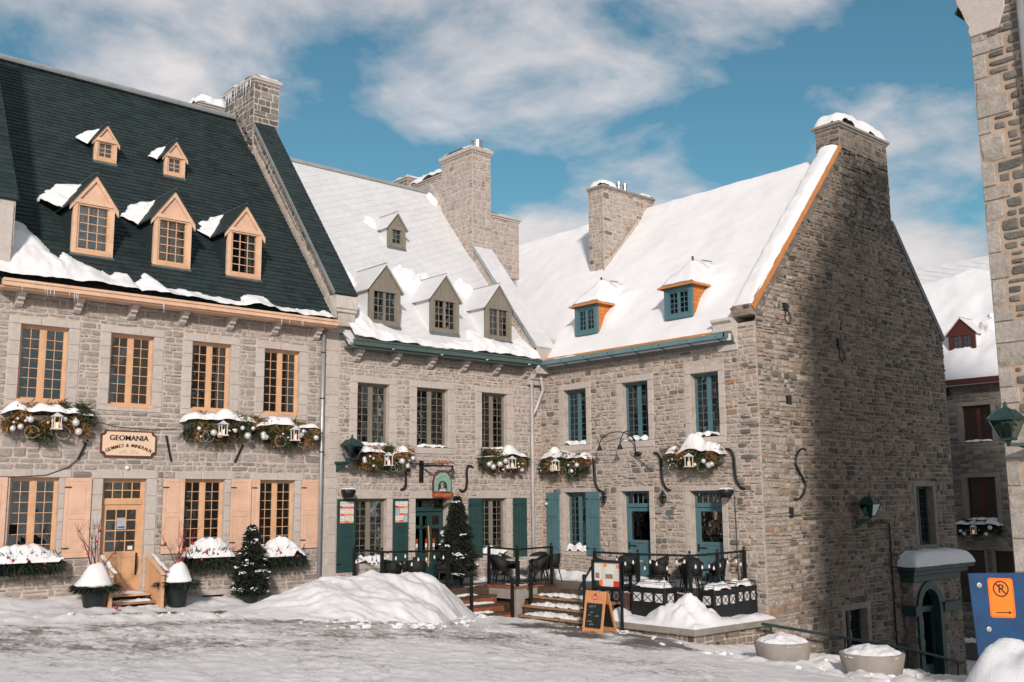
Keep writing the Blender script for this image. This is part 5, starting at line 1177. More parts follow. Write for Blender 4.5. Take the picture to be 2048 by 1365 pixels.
for i in range(4):
    zt = TZ-.22*(i+1)+.0; yb = 23.42-.34*i
    MB().wbox(18.3, 19.92, yb-.34, yb+.02, zt-.9, zt-.06).build('riser', 'brick_red', s1); MB().wbox(18.28, 19.93, yb-.37, yb+.0, zt-.06, zt).build('tread', 'wood_wet', s1)
    cap_snow('tread_snow', Frame((0, 0, zt), (1, 0, 0), (0, 1, 0)), 18.5, 19.4+.3*(i % 2), yb-.2, yb+.02, .06, s1, 0, .04, .6, i, mat='snow_rough')
s2 = thing('wooden_steps', 'long weathered wooden steps with snow on treads beside the sandwich board', 'steps', (20.0, 20.6, -.6))
for i in range(4):
    zt = TZ-.23*(i+1); xb = 20.75-.34*i
    MB().wbox(xb-.4, xb, 18.95+.0, 22.2-.12*i, zt-.055, zt).build('tread', 'wood_step', s2)
    MB().wbox(xb-.34, xb-.3, 18.95, 22.2-.12*i, zt-.3, zt-.056).build('riser', 'wood_wet', s2)
    cap_snow('tread_snow', Frame((0, 0, zt), (1, 0, 0), (0, 1, 0)), xb-.3, xb+.04, 19.3+.2*i, 22.0-.1*i, .09, s2, 0, .05, .7, i+4, mat='snow_rough')
    for y in (19.6, 20.6, 21.6): MB().wbox(xb-.36, xb-.33, y-.03, y+.03, zt-.3, zt-.056).build('bracket', 'wood_wet', s2)
rw = thing('retaining_wall', 'low rubble retaining wall with concrete coping carrying the black planter boxes', 'wall', (21.8, 17.2, -1.2))
MB().wbox(20.32, 23.62, 16.2, 19.4, -2.2, -.56).build('core', 'mortar_warm', rw)
its = rubble(Frame((0, 16.2, 0), (1, 0, 0), (0, 0, 1)), 20.32, 23.6, -2.0, -.58, (), 111, (.13, .25), (.18, .5), depth=(.01, .035))
its += rubble(Frame((20.32, 19.4, 0), (0, -1, 0), (0, 0, 1)), 0, 3.2, -2.0, -.58, (), 112, (.13, .25), (.18, .5), depth=(.01, .035))
lay(rw, 'stone', 'stone', 'stone_gable', its, 160, 'stonework')
o = MB().wbox(20.2, 21.9, 16.07, 19.4, -.56, -.4).wbox(21.908, 23.66, 16.07, 19.0, -.56, -.402).build('coping', 'concrete_coping', rw); bevel(o, .02)
def rw_snow(u, v):
    d = math.hypot((u-20.98)/.8, (v-16.95)/.95)*(1+.3*nz(u*2.2, v*2.2, 5)); t = .13+.06*fbm(u, v, 31, 1.6, 4)
    t += .56*max(0, 1-d**1.25)*(1+.55*fbm(u, v, 33, 2.2, 4))
    t += .22*max(0, 1-math.hypot((u-20.6)/.5, (v-18.9)/.4))
    e = min(1, max(0, min((u-20.24)/.2, (v-16.1)/.16, (23.66-u)/.2))); return t*e**.6-.01
tag(snow_sheet('coping_snow', Frame((0, 0, -.4), (1, 0, 0), (0, 1, 0)), 20.22, 23.64, 16.09, 19.38, rw_snow, .05, 'snow_rough', rw), kind='stuff')

# ================================================================ railings, string lights
def railing(label, pts, top, base, strings=True, handrails=(), balls=True, mid=None):
    t = thing('railing', label, 'railing', (pts[0][0], pts[0][1], base))
    for (x, y), z in zip(pts, top):
        MB().bar((x, y, base-.02), (x, y, z), .075).ball((x, y, z+.05), .04, 8, 5).build('post', 'iron_black', t)
    for (p, z0), (q, z1) in zip(zip(pts, top), zip(pts[1:], top[1:])):
        MB().tube([(*p, z0-.04), (*q, z1-.04)], .028, 6).build('top_rail', 'iron_black', t)
        MB().tube([(*p, base+.16), (*q, base+.16)], .018, 5).build('bottom_rail', 'iron_black', t)
    for hp in handrails:
        MB().tube(hp[0], .028, 6).build('handrail', 'iron_black', t); MB().bar(hp[1][0], hp[1][1], .07).build('post', 'iron_black', t)
    return t
BULB = MB().lathe((0, 0, 0), [(.012, 0), (.012, -.03), (.026, -.06), (.03, -.085), (.018, -.115)], 8).mesh('bulb', 'bulb_glass' if 'bulb_glass' in MATS else 'white_paint')
SOCK = MB().lathe((0, 0, .05), [(.02, 0), (.018, -.06)], 6).mesh('socket', 'iron_black')
def string_lights(label, pts, seed):
    r = random.Random(seed); t = thing('string_lights', label, 'lights', pts[0], 'string lights wound round the terrace railings'); w = MB()
    for p, q in zip(pts, pts[1:]):
        p, q = Vector(p), Vector(q); n = max(3, int((q-p).length/.26)); coil = []
        for i in range(n*6+1): s_ = i/(n*6); a = i*1.3; coil.append(p.lerp(q, s_)+Vector((0, .035*math.cos(a), .035*math.sin(a))))
        w.tube(coil, .008, 4)
        for i in range(n):
            b = p.lerp(q, (i+.5+r.uniform(-.3, .3))/n)-Vector((0, 0, r.uniform(.05, .3))); top = Vector((b.x+r.uniform(-.02, .02), b.y, p.lerp(q, (i+.5)/n).z))
            w.tube([top, b+Vector((0, 0, .05))], .006, 4)
            link('socket', SOCK, t, Matrix.Translation(b)); link('bulb', BULB, t, Matrix.Translation(b))
    w.build('wire', 'iron_black', t)
rl1 = railing('black terrace railing behind the snow heap before the green door', [(15.95, 24.5), (16.15, 23.45), (18.4, 23.45)], (1.47, 1.42, 1.38), TZ, handrails=[([(18.4, 23.4, 1.2), (18.42, 22.9, .95), (18.42, 22.35, .62)], ((18.42, 22.4, -.5), (18.42, 22.4, .68)))])
string_lights('festoon bulbs on the railing behind the snow heap', [(15.95, 24.5, 1.43), (16.15, 23.45, 1.38), (18.4, 23.45, 1.34)], 1)
rl2 = railing('black railing round the corner balcony above both flights of steps', [(20.08, 23.6), (20.08, 22.35), (21.45, 22.35)], (1.4, 1.38, 1.4), TZ, handrails=[([(20.05, 23.6, 1.15), (19.98, 23.4, 1.12), (19.8, 22.2, .5)], ((19.8, 22.25, -.55), (19.8, 22.25, .55))), ([(21.4, 22.3, 1.15), (21.1, 22.2, 1.05), (20.1, 21.9, .35)], ((20.2, 21.9, -.5), (20.2, 21.9, .52)))])
rl3 = railing('black terrace railing with planter boxes outside the blue doors', [(20.85, 20.0), (21.05, 18.6), (21.3, 17.05), (22.4, 17.0), (23.45, 16.9)], (1.34, 1.32, 1.32, 1.33, 1.36), TZ, handrails=[([(20.83, 19.95, 1.2), (20.6, 19.7, 1.16), (19.62, 19.25, .62), (19.4, 19.2, .42)], ((19.62, 19.22, -.6), (19.62, 19.22, .8)))])
string_lights('festoon bulbs on the railing outside the blue doors', [(20.85, 20.0, 1.3), (21.05, 18.6, 1.28), (21.3, 17.05, 1.28), (22.4, 17.0, 1.29), (23.45, 16.9, 1.32)], 2)

# ================================================================ black planter boxes with crossed panels
def planter_box(label, F, L_, D_, H_, seed):
    t = thing('planter_box', label, 'planter', F.p(0, 0, 0), 'black planter boxes on the retaining wall')
    b = MB(); b.box(F, 0, L_, 0, H_*.5, -D_, 0); b.box(F, 0, L_, H_*.82, H_, -D_, 0); b.box(F, .03, L_-.03, H_*.5, H_*.82, -D_+.03, -.03)
    n = 3; ww = L_/n
    for i in range(n+1):
        x = min(max(i*ww-.035, 0), L_-.07); b.box(F, x, x+.07, H_*.5, H_*.82, -.03, -.001)
    b.box(F, 0, .03, H_*.5, H_*.82, -.12, -.03); b.box(F, 0, .03, H_*.5, H_*.82, -D_, -D_+.12); b.box(F, L_-.03, L_, H_*.5, H_*.82, -.12, -.03); b.box(F, L_-.03, L_, H_*.5, H_*.82, -D_, -D_+.12)
    for x in (.06, L_-.12):
        for w in (-.1, -D_+.05): b.box(F, x, x+.06, -.06, 0, w, w+.06)
    o = b.build('body', 'iron_black', t); bevel(o, .006)
    for i in range(n):
        x0, x1 = i*ww+.045, (i+1)*ww-.045
        MB().box(F, x0, x1, H_*.51, H_*.81, -.029, -.02).build('panel', 'tarp_white', t)
        x = MB(); x.bar(F.p(x0, H_*.51, -.012), F.p(x1, H_*.81, -.012), .014); x.bar(F.p(x0, H_*.81, -.011), F.p(x1, H_*.51, -.011), .014); x.build('cross', 'iron_black', t)
    for u, sg in ((0, 1), (L_, -1)):
        MB().box(F, *sorted((u+sg*.02, u+sg*.029)), H_*.51, H_*.81, -D_+.12, -.12).build('panel', 'tarp_white', t)
        x = MB(); x.bar(F.p(u+sg*.012, H_*.51, -.12), F.p(u+sg*.012, H_*.81, -D_+.12), .014); x.bar(F.p(u+sg*.012, H_*.81, -.12), F.p(u+sg*.012, H_*.51, -D_+.12), .014); x.build('cross', 'iron_black', t)
    k = MB(); c = [F.p(.02, H_, -.02), F.p(L_-.02, H_, -.02), F.p(L_-.02, H_, -D_+.02), F.p(.02, H_, -D_+.02)]
    for i in range(4):
        k.tube([c[i], c[i]+F.v*.14], .009, 5); k.tube([c[i]+F.v*.14, c[(i+1) % 4]+F.v*.14], .009, 5)
    k.build('rim_rail', 'iron_black', t)
    cap_snow('snow_cap', Frame(F.p(0, H_, 0), F.u, -F.w), .1, L_-.1, .06, D_-.05, .17, t, 0, .04, .4, seed)
    return t
gx = lambda x, y0, z: Frame((x, y0, z), (0, -1, 0), (0, 0, 1))
planter_box('black planter box behind the menu case', gx(20.72, 19.95, -.3), 1.0, .46, .74, 1)
planter_box('black planter box between the menu case and the snowy wall corner', gx(20.68, 18.55, -.27), 1.15, .5, .74, 2)
planter_box('black planter box just past the snowy wall corner facing the lane', Frame((21.62, 16.55, -.34), (1, 0, 0), (0, 0, 1)), .95, .5, .74, 3)
planter_box('black planter box close against the corner of the gable wall', Frame((22.66, 16.6, -.31), (1, 0, 0), (0, 0, 1)), .88, .5, .74, 4)

# ================================================================ terrace furniture
def make_chair():
    t = thing('wicker_chair', 'x', 'chair', (0, 0, 0), 'black wicker chairs on the terrace')
    n = 18; vs = []; fs = []
    for k, (rt, zt) in enumerate(((.25, .42), (.28, .62), (.31, .86))):
        for i in range(n+1):
            a = RAD(-30+240*i/n); s_ = abs(i/n-.5)*2; top = zt-(.22*s_**2 if k == 2 else .08*s_**2 if k == 1 else 0)
            vs.append((rt*math.cos(a), rt*math.sin(a), top))
    fs = [(k*(n+1)+i, k*(n+1)+i+1, (k+1)*(n+1)+i+1, (k+1)*(n+1)+i) for k in (0, 1) for i in range(n)]
    b = MB().add(vs, fs).build('backrest', 'wicker', t, True); so_ = b.modifiers.new('thick', 'SOLIDIFY'); so_.thickness = .025
    MB().lathe((0, 0, .4), [(.24, 0), (.265, .02), (.265, .05), (.24, .07)], 16).build('seat', 'wicker', t)
    for sx in (-1, 1):
        for sy in (-1, 1): MB().tube([(sx*.17, sy*.17, .41), (sx*.24, sy*.25, 0)], [.02, .015], 6).build('leg', 'iron_black', t)
    return t
def make_table(loc, label):
    t = thing('terrace_table', label, 'table', loc, 'round tables on the terrace')
    MB().lathe((loc[0], loc[1], loc[2]+.7), [(.37, 0), (.38, .012), (.38, .028), (.37, .04)], 24).build('table_top', 'table_top', t)
    MB().lathe((loc[0], loc[1], loc[2]), [(.2, 0), (.2, .03), (.05, .05), (.04, .66), (.16, .7)], 12).build('pedestal', 'iron_black', t)
    return t
tabs = [(18.0, 24.35, 'round table before the green restaurant door'), (20.85, 23.15, 'round table on the corner balcony'), (21.9, 23.75, 'round table against the inner corner of the terrace'), (22.35, 20.05, 'round table outside the first blue door'), (22.35, 18.05, 'round table outside the second blue door')]
for x, y, l in tabs: make_table((x, y, TZ), l)
ch0 = make_chair(); first = True
spots = [(17.05, 24.25, 0, 'wicker chair beside the olive window near the green door'), (17.5, 23.75, 0, 'wicker chair with its back to the snow heap'), (18.75, 24.1, 0, 'wicker chair next to the little fir tree'), (18.1, 24.78, 0, 'wicker chair pushed in against the green door'),
 (20.42, 23.42, 1, 'wicker chair behind the balcony railing post'), (20.62, 23.72, 1, 'wicker chair on the wall side of the balcony table'), (21.38, 22.82, 1, 'wicker chair at the head of the wooden steps'), (22.15, 23.1, 2, 'wicker chair in front of the blue shutter'), (22.4, 23.95, 2, 'wicker chair in the inner corner by the drainpipe'), (21.4, 24.1, 2, 'wicker chair under the olive casement beside the tree'),
 (21.75, 20.45, 3, 'wicker chair behind the menu case'), (22.85, 20.55, 3, 'wicker chair at the threshold of the first blue door'), (21.75, 19.55, 3, 'wicker chair along the railing by the menu case'), (22.95, 19.5, 3, 'wicker chair between the two blue doors'),
 (21.8, 18.45, 4, 'wicker chair along the railing near the wall corner'), (22.95, 18.4, 4, 'wicker chair at the threshold of the second blue door'), (21.95, 17.5, 4, 'wicker chair in the angle of the railing'), (22.95, 17.5, 4, 'wicker chair nearest the gable corner')]
for x, y, ti, l in spots:
    tx, ty = tabs[ti][:2]; rz = math.atan2(ty-y, tx-x)+math.pi/2
    if first: o = ch0; o.location = (x, y, TZ); o.rotation_euler = (0, 0, rz); o['label'] = l; first = False
    else: copy_tree(ch0, (x, y, TZ), rz, None, l)
# ================================================================ plants and garlands
BALL = {k: MB().ball((0, 0, 0), 1, 12, 8).mesh('bauble', k, True) for k in ('bauble_silver', 'bauble_red')}
def blades(n, place, length, width, seed):
    """n leaf blades; place(r) returns a root and a direction"""
    r = random.Random(seed); vs = []; fs = []
    for i in range(n):
        p, d = place(r); d = d.normalized(); ln = r.uniform(*length); wd = r.uniform(*width)
        s_ = d.cross(Vector((r.uniform(-1, 1), r.uniform(-1, 1), r.uniform(-1, 1)))).normalized()
        q = p+d*ln*.55+Vector((0, 0, -.06*ln)); e = p+d*ln+Vector((0, 0, -.22*ln)); b = len(vs)
        vs += [p-s_*wd*.4, p+s_*wd*.4, q+s_*wd, q-s_*wd, e]; fs += [(b, b+1, b+2, b+3), (b+3, b+2, b+4)]
    return MB().add(vs, fs)
def garland(label, F, u0, u1, z, wd, needles, seed, lantern=True, nb=14, snow=.2, drop=.45, n=2300, lit=False, red=False):
    t = thing('window_garland', label, 'garland', F.p((u0+u1)/2, z, 0), 'snowy garlands with silver baubles under the upper windows')
    r = random.Random(seed); uc, hl = (u0+u1)/2, (u1-u0)/2
    MB().box(F, u0+.12, u1-.12, z-.12, z+.1, .03, wd*.72).build('trough', 'lead', t)
    cl = []
    for i in range(22):
        x = -1+2*(i+.5)/22+r.uniform(-.06, .06); dn = drop*r.uniform(-.28, .75)*(1-.25*abs(x))
        cl.append((uc+x*hl*.9, z+.12-dn, wd*r.uniform(.45, .95), r.uniform(.11, .19), x, r.random() < (.55 if needles == 'needles_mixed' else .25)))
    def place_of(sel):
        def place(r):
            u, v, w, q, x, _ = r.choice(sel); d = F.u*(r.gauss(0, .7)+x*.4)+F.v*(r.gauss(-.15, .6))+F.w*abs(r.gauss(.35, .5))
            return F.p(u+r.gauss(0, q*.5), v+r.gauss(0, q*.45), w+r.uniform(-.12, .06)), d
        return place
    gs, bs = [c for c in cl if not c[5]], [c for c in cl if c[5]]
    blades(int(n*1.3), place_of(gs), (.09, .24), (.006, .016), seed).build('foliage', 'needles_green' if needles == 'needles_mixed' else needles, t)
    blades(int(n*.9), place_of(bs or gs), (.07, .2), (.008, .02), seed+40).build('dried_foliage', 'needles_dry' if needles != 'needles_dark' else needles, t)
    for i in range(nb):
        big = i < nb*.45; u = uc+r.uniform(-.85, .85)*hl; v = z-r.uniform(-.05, drop*.55); rr = r.uniform(.055, .095) if big else r.uniform(.025, .04)
        link('bauble', BALL['bauble_red' if red else 'bauble_silver'], t, Matrix.Translation(F.p(u, v, wd+.1)) @ Matrix.Scale(rr, 4))
    if lantern:
        u = uc+(.08 if seed % 2 else -.06)*hl; L_ = MB(); a, b, c, d, w = u-.085, u+.085, z-.2, z+.06, wd+.12
        for x in (a, b-.02):
            for y in (w, w+.15): L_.box(F, x, x+.02, c, d, y, y+.02)
        L_.box(F, a-.02, b+.02, c-.03, c, w-.02, w+.19).box(F, a-.02, b+.02, d, d+.025, w-.02, w+.19)
        top = [F.p(a, d+.025, w), F.p(b, d+.025, w), F.p(b, d+.025, w+.17), F.p(a, d+.025, w+.17), F.p(u, d+.11, w+.085)]
        L_.add(top, [(0, 1, 4), (1, 2, 4), (2, 3, 4), (3, 0, 4)]); ln = L_.build('lantern', 'tarp_white', t)
        MB().box(F, u-.03, u+.03, c, c+.13, w+.06, w+.11).build('candle', 'bulb_warm', ln)
    if snow:
        def fn(u, v):
            x = (u-uc)/hl; e = max(0, 1-abs(x)**3)*max(0, 1-abs((v-wd*.55)/(wd*.62))**3); k = .8+1.1*fbm(u, seed*2.3, 1, 1.7, 2)
            return snow*1.5*e**.5*max(0.02, k)-.015
        snow_sheet('snow_cap', Frame(F.p(0, z+.12, 0), F.u, -F.w), u0, u1, -wd*1.15, 0, lambda u, v: fn(u, -v), .035, 'snow', t)
    cr = MB()
    for i in range(2):
        c = F.p(uc+r.uniform(-.6, .6)*hl, z-drop*.5, wd+.12); cr.tube([c+F.u*(.16*math.cos(k*.5))+F.v*(.14*math.sin(k*.5)) for k in range(13)], .0025, 4, False)
    cr.build('wire_loop', 'white_paint', t)
    return t
garland('long garland of brown boughs under the peach house casement with the paper note', FL, 6.72, 8.72, 4.66, .36, 'needles_mixed', 1, drop=.6, n=2600)
garland('brown garland under the third orange casement, past the shop sign', FL, 10.95, 12.95, 4.66, .36, 'needles_mixed', 2, drop=.5)
garland('brown garland under the orange casement beside the drainpipe', FL, 12.92, 14.86, 4.6, .36, 'needles_mixed', 3, drop=.5, nb=12)
garland('brown garland beside the wall lantern of the restaurant', FL, 16.05, 18.12, 3.98, .36, 'needles_mixed', 4, drop=.5)
garland('brown garland between the restaurant sign and the white drainpipe', FL, 20.72, 22.72, 3.98, .34, 'needles_mixed', 5, drop=.5)
garland('green garland on the snowed house close to the white drainpipe', FC, .22, 2.42, 3.9, .36, 'needles_green', 6, drop=.5, nb=9)
garland('green garland on the snowed house above the blue doors', FC, 5.55, 7.6, 3.85, .36, 'needles_green', 7, drop=.48, nb=8, snow=.28)
garland('shaded dark garland under the red framed window of the lane house', FE, -.05, 1.75, 1.45, .4, 'needles_dark', 8, drop=.4, n=1500, nb=8)
def window_box(label, F, u0, u1, z, seed, snow=.36):
    t = thing('window_box', label, 'window box', F.p((u0+u1)/2, z-.2, 0), 'snow filled boxes under the shop windows'); uc, hl = (u0+u1)/2, (u1-u0)/2
    MB().prism(F, [(u0+.1, z-.3), (u1-.1, z-.3), (u1-.03, z), (u0+.03, z)], .03, .34).build('box', 'pot_black', t)
    def place(r):
        x = r.uniform(-1, 1); return F.p(uc+x*hl*.95, z+.02-r.random()*.22, .25+.15*r.random()), F.u*(x*.8+r.uniform(-.6, .6))+F.v*r.uniform(-1.1, .25)+F.w*r.uniform(.1, .8)
    blades(1500, place, (.1, .26), (.007, .018), seed).build('foliage', 'needles_dark', t)
    blades(60, lambda r: (F.p(uc+r.uniform(-.95, .95)*hl, z+.1*r.random(), .3+.15*r.random()), F.u*r.uniform(-.6, .6)+F.v*.8+F.w*.4), (.16, .34), (.006, .014), seed+3).build('sprig', 'needles_dark', t)
    def fn(u, v):
        x = (u-uc)/hl+.1*nz(u*2, v*3, seed); y = (v-.24)/.25; k_ = 1+.3*fbm(u, v, seed+9, 3.5, 3); e = max(0, 1-x*x*k_)*max(0, 1-y*y*k_); return snow*e**.55*(1+.38*fbm(u, v, seed, 2.2, 4))-.02
    snow_sheet('snow_cap', Frame(F.p(0, z-.02, 0), F.u, -F.w), u0, u1, -.5, 0, lambda u, v: fn(u, -v), .035, 'snow', t)
    r = random.Random(seed)
    for i in range(4): link('bauble', BALL['bauble_red'], t, Matrix.Translation(F.p(uc+r.uniform(-.6, .8)*hl, z+.02+r.uniform(-.1, .12), .46)) @ Matrix.Scale(r.uniform(.03, .045), 4))
    return t
window_box('snow domed window box left of the shop door planter', FL, 6.55, 8.16, 1.48, 11, .42)['label'] = 'snow domed window box under the widest shop window'
window_box('snow domed window box beside the potted fir', FL, 11.12, 12.38, 1.42, 12, .5)
window_box('window box with red ribbon next to the drainpipe', FL, 13.2, 14.45, 1.36, 13, .5)
def fir(label, loc, h, rad, seed, snow_n=46, big_=.15, pot=True):
    t = thing('fir_tree', label, 'tree', loc); x, y, z = loc; base = .28 if pot else .05
    if pot: MB().lathe((x, y, z), [(.16, 0), (.22, .26), (.23, .3)], 14).build('pot', 'pot_black', t)
    MB().tube([(x, y, z+.1), (x+.01, y, z+h*.5), (x, y, z+h)], [.04, .025, .006], 6).build('trunk', 'twig', t)
    def rad_at(s_): return rad*(1-s_)**.72*(.6+.4*min(1, s_/.16))*(1+.12*math.sin(s_*23+seed))
    def place(r):
        s_ = r.random()**1.25; a = r.uniform(0, 6.283); R_ = rad_at(s_)*(.5+.55*r.random())*(1+.34*math.sin(a*4+s_*19+seed)*math.sin(a*2-s_*31)); q = Vector((math.cos(a), math.sin(a), 0))
        return Vector((x, y, z+base+s_*(h-base)))+q*R_*.75, q+Vector((r.uniform(-.6, .6), r.uniform(-.6, .6), r.uniform(-.5, .35)))
    blades(int(5200*rad/.35), place, (.07, .15), (.007, .017), seed).build('crown', 'needles_dark', t)
    r = random.Random(seed+5); s_ = MB()
    for i in range(snow_n):
        k = r.random()**1.1*.95; a = r.uniform(0, 6.283); R_ = rad_at(k)*(.8+.25*r.random()); c = Vector((x+math.cos(a)*R_, y+math.sin(a)*R_, z+base+k*(h-base)+.03)); tg = Vector((-math.sin(a), math.cos(a), 0))
        for j in range(r.randint(4, 14)):
            q = r.uniform(.008, .024)*(1.5 if r.random() < big_ else 1); s_.ball(c+tg*r.gauss(0, .06)+Vector((r.gauss(0, .02), r.gauss(0, .02), r.gauss(0, .018))), q, 6, 4, (r.uniform(.8, 1.8), r.uniform(.8, 1.8), r.uniform(.4, .8)))
    tag(s_.build('snow_clump', 'snow_rough', t, True), kind='stuff')
    return t
fir('slim potted fir between the two small shop windows', (12.72, 24.3, .16), 2.0, .6, 51, 48)
fir('bushy fir with snow lumps by the restaurant terrace railing', (19.35, 24.2, TZ), 2.6, .8, 52, 22, .8)
def urn(label, loc, seed, cone, twigs):
    t = thing('planter_pot', label, 'planter', loc, 'black pots either side of the shop door'); x, y, z = loc; r = random.Random(seed)
    MB().lathe((x, y, z), [(.19, 0), (.21, .06), (.3, .5), (.33, .52), (.33, .58), (.28, .58)], 20).build('pot', 'pot_black', t)
    def place(r):
        a = r.uniform(0, 6.283); q = Vector((math.cos(a), math.sin(a), 0)); return Vector((x, y, z+.6))+q*r.uniform(.15, .36), q*1.2+Vector((r.uniform(-.5, .5), r.uniform(-.5, .5), r.uniform(-.7, .25)))
    blades(1500, place, (.1, .3), (.007, .018), seed).build('foliage', 'needles_dark', t)
    prof = [(.36, 0), (.35, .06), (.29, .2), (.2, .36), (.12, .47), (.03, .53)]
    c = MB(); c.lathe((x, y, z+.58), [(a*cone[0]*(1+.06*math.sin(i*2.1)), b*cone[1]) for i, (a, b) in enumerate(prof)], 18)
    c.v = [(vx+.07*nz(vx*4+vy*3, vz*4, seed)+.03*nz(vy*11, vz*11, seed), vy+.07*nz(vy*4-vx*3, vz*4, seed+3), vz+.09*nz(vx*4, vy*4, 9+seed)) for vx, vy, vz in c.v]
    c.build('snow_cap', 'snow', t, True)
    for i in range(twigs):
        a = r.uniform(-1.2, 1.2); p = [Vector((x+r.uniform(-.1, .1), y, z+.9))]
        dx = math.sin(a)*.5
        for k in range(5): p.append(p[-1]+Vector((dx*.28+r.uniform(-.05, .05), r.uniform(-.05, .05), .24*math.cos(a*.5))))
        tw = MB().tube(p, [.012, .01, .008, .006, .004, .002], 5)
        for k in (2, 3, 4):
            q = p[k]
            for _ in range(2): tw.tube([q, q+Vector((r.uniform(-.2, .2), r.uniform(-.05, .05), r.uniform(.12, .3)))], [.004, .0015], 4)
        tw.build('twig', 'twig' if i % 3 else 'twig_red', t)
        if i < 6: link('bauble', BALL['bauble_red'], t, Matrix.Translation(p[r.choice((1, 2, 3, 4))]-Vector((0, .05, .03))) @ Matrix.Scale(.036, 4))
    return t
urn('black pot with a wide snow mound and tall bare twigs beside the shop steps', (8.72, 24.05, .3), 61, (1.15, 1.05), 9)
urn('black pot with a pointed snow cone beside the shop steps', (10.72, 24.15, .27), 62, (.9, 1.0), 7)

# ================================================================ heaps of snow
def heap(name, label, x0, x1, y0, y1, fn, res, mat='snow_pile'):
    nx, ny = int((x1-x0)/res), int((y1-y0)/res); vs = []; keep = {}; fs = []; H_ = {}
    for i in range(nx+1):
        for j in range(ny+1):
            x, y = x0+(x1-x0)*i/nx, y0+(y1-y0)*j/ny; H_[i, j] = (x, y, fn(x, y))
    def vid(k):
        if k not in keep: x, y, h = H_[k]; keep[k] = len(vs); vs.append((x, y, gz(x, y)+max(h, -.15)))
        return keep[k]
    for i in range(nx):
        for j in range(ny):
            q = ((i, j), (i+1, j), (i+1, j+1), (i, j+1))
            if max(H_[k][2] for k in q) > 0: fs.append([vid(k) for k in q])
    o = MB().add(vs, fs).build(name, mat, None, True); tag(o, label, 'snow pile'); return o
crest = [(10.8, 0), (11.8, .25), (12.6, .52), (13.4, .86), (14.2, 1.06), (15.2, 1.16), (16.2, 1.2), (16.9, 1.15), (17.4, .95), (17.9, .62), (18.3, .28), (18.65, 0)]
def big(x, y):
    c = lerp_line(crest, x); yc = 22.35-.1*(x-15.5)*(x < 15.5)
    wd = 2.9 if x < 14.5 else 2.9-2.1*sstep(14.5, 18.2, x)
    d = (yc-y)/wd if y < yc else (y-yc)/1.0
    if d >= 1.15: return -.2
    p = max(0, 1-d**1.25) if d < 1 else -(d-1)
    n = .15*fbm(x, y, 40, .8, 3)+.06*fbm(x*1.6+1.5*y, y*.6, 8, 1.2, 4)+.03*fbm(x, y, 3, 4.5, 4)+.05*max(0, nz(x*3, y*3, 7))
    return c*p+n*min(1, c*1.5)*(1 if p > .02 else .4)-.06
heap('snow_pile', 'big ploughed heap of snow before the restaurant terrace railing', 10.7, 18.8, 19.0, 23.6, big, .05)
# heap beside the blue hoarding
def near(x, y):
    dx, dy = x-10.66, y-4.36; u, v = dx*.746-dy*.666, dx*.666+dy*.746
    d = math.hypot(u/.95, v/1.0); return 1.72*max(0, 1-d**2.2)**.7+.16*fbm(x, y, 50, 1.5, 4)*(d < 1)-.06 if d < 1.02 else -.2
heap('snow_pile', 'rounded snow heap in front of the blue hoarding', 8.4, 12.4, 2.4, 6.4, near, .06, 'snow')

# broken lumps lying about the heaps
lm = MB(); r = random.Random(15)
def lump(x, y, q):
    b = len(lm.v); lm.ball((x, y, gz(x, y)+gsnow(x, y)+q*.08), q, 7, 5, (r.uniform(.7, 1.7), r.uniform(.7, 1.7), r.uniform(.35, .7)))
    lm.v[b:] = [(a+r.uniform(-.35, .35)*q, c+r.uniform(-.35, .35)*q, d+r.uniform(-.35, .35)*q) for a, c, d in lm.v[b:]]
for i in range(90):
    x = r.uniform(11.5, 18.3); wd_ = 2.9 if x < 14.5 else 2.9-2.1*sstep(14.5, 18.2, x); lump(x, 22.3-wd_*r.uniform(.75, 1.3)-.1, abs(r.gauss(0, .035))+.012)
for i in range(90): lump(r.uniform(19.2, 23.2), r.uniform(10.2, 15.4), abs(r.gauss(0, .05))+.015)
for i in range(30): lump(r.uniform(5, 14), r.uniform(21.4, 22.3), abs(r.gauss(0, .025))+.01)
for i in range(26): lump(r.uniform(18.9, 20.2), r.uniform(16.0, 19.0), abs(r.gauss(0, .03))+.01)
o = lm.build('snow_rubble', 'snow_rough', None, False); tag(o, 'loose broken lumps of snow scattered over the square', 'snow', kind='stuff')

# ================================================================ concrete planters
def tub(label, loc, rt, rb, h, rz, seed):
    t = thing('concrete_planter', label, 'planter', loc, 'concrete planters in the snow bank'); x, y, z = loc
    def ring(r, zz, k): return [(x+r*math.cos(a)*(1+k*abs(math.sin(2*(a+rz)))), y+r*math.sin(a)*(1+k*abs(math.sin(2*(a+rz)))), zz) for a in [2*math.pi*i/40 for i in range(40)]]
    lv = [(rb*.96, z), (rb, z+.05), ((rb+rt)/2*1.02, z+h*.5), (rt, z+h-.02), (rt-.01, z+h), (rt-.07, z+h), (rt-.08, z+h-.12)]
    vs = []; n = 40
    for r_, zz in lv: vs += ring(r_, zz, .07)
    fs = [(i*n+k, i*n+(k+1) % n, (i+1)*n+(k+1) % n, (i+1)*n+k) for i in range(len(lv)-1) for k in range(n)]
    MB().add(vs, fs).build('tub', 'concrete', t, True)
    def fn(u, v):
        d = math.hypot(u-x, v-y)/(rt*.97); return (.2*max(0, 1-d**2.2)**.8+.07*fbm(u, v, seed, 4, 5))*(d < 1.05)-.0 if d < 1.03 else -.2
    m = snow_sheet('snow_cap', Frame((0, 0, z+h-.05), (1, 0, 0), (0, 1, 0)), x-rt, x+rt, y-rt, y+rt, fn, .035, 'snow_rough', t)
tub('round concrete planter full of snow nearer the retaining wall', (20.62, 13.92, -1.16), .60, .47, .66, .4, 1)
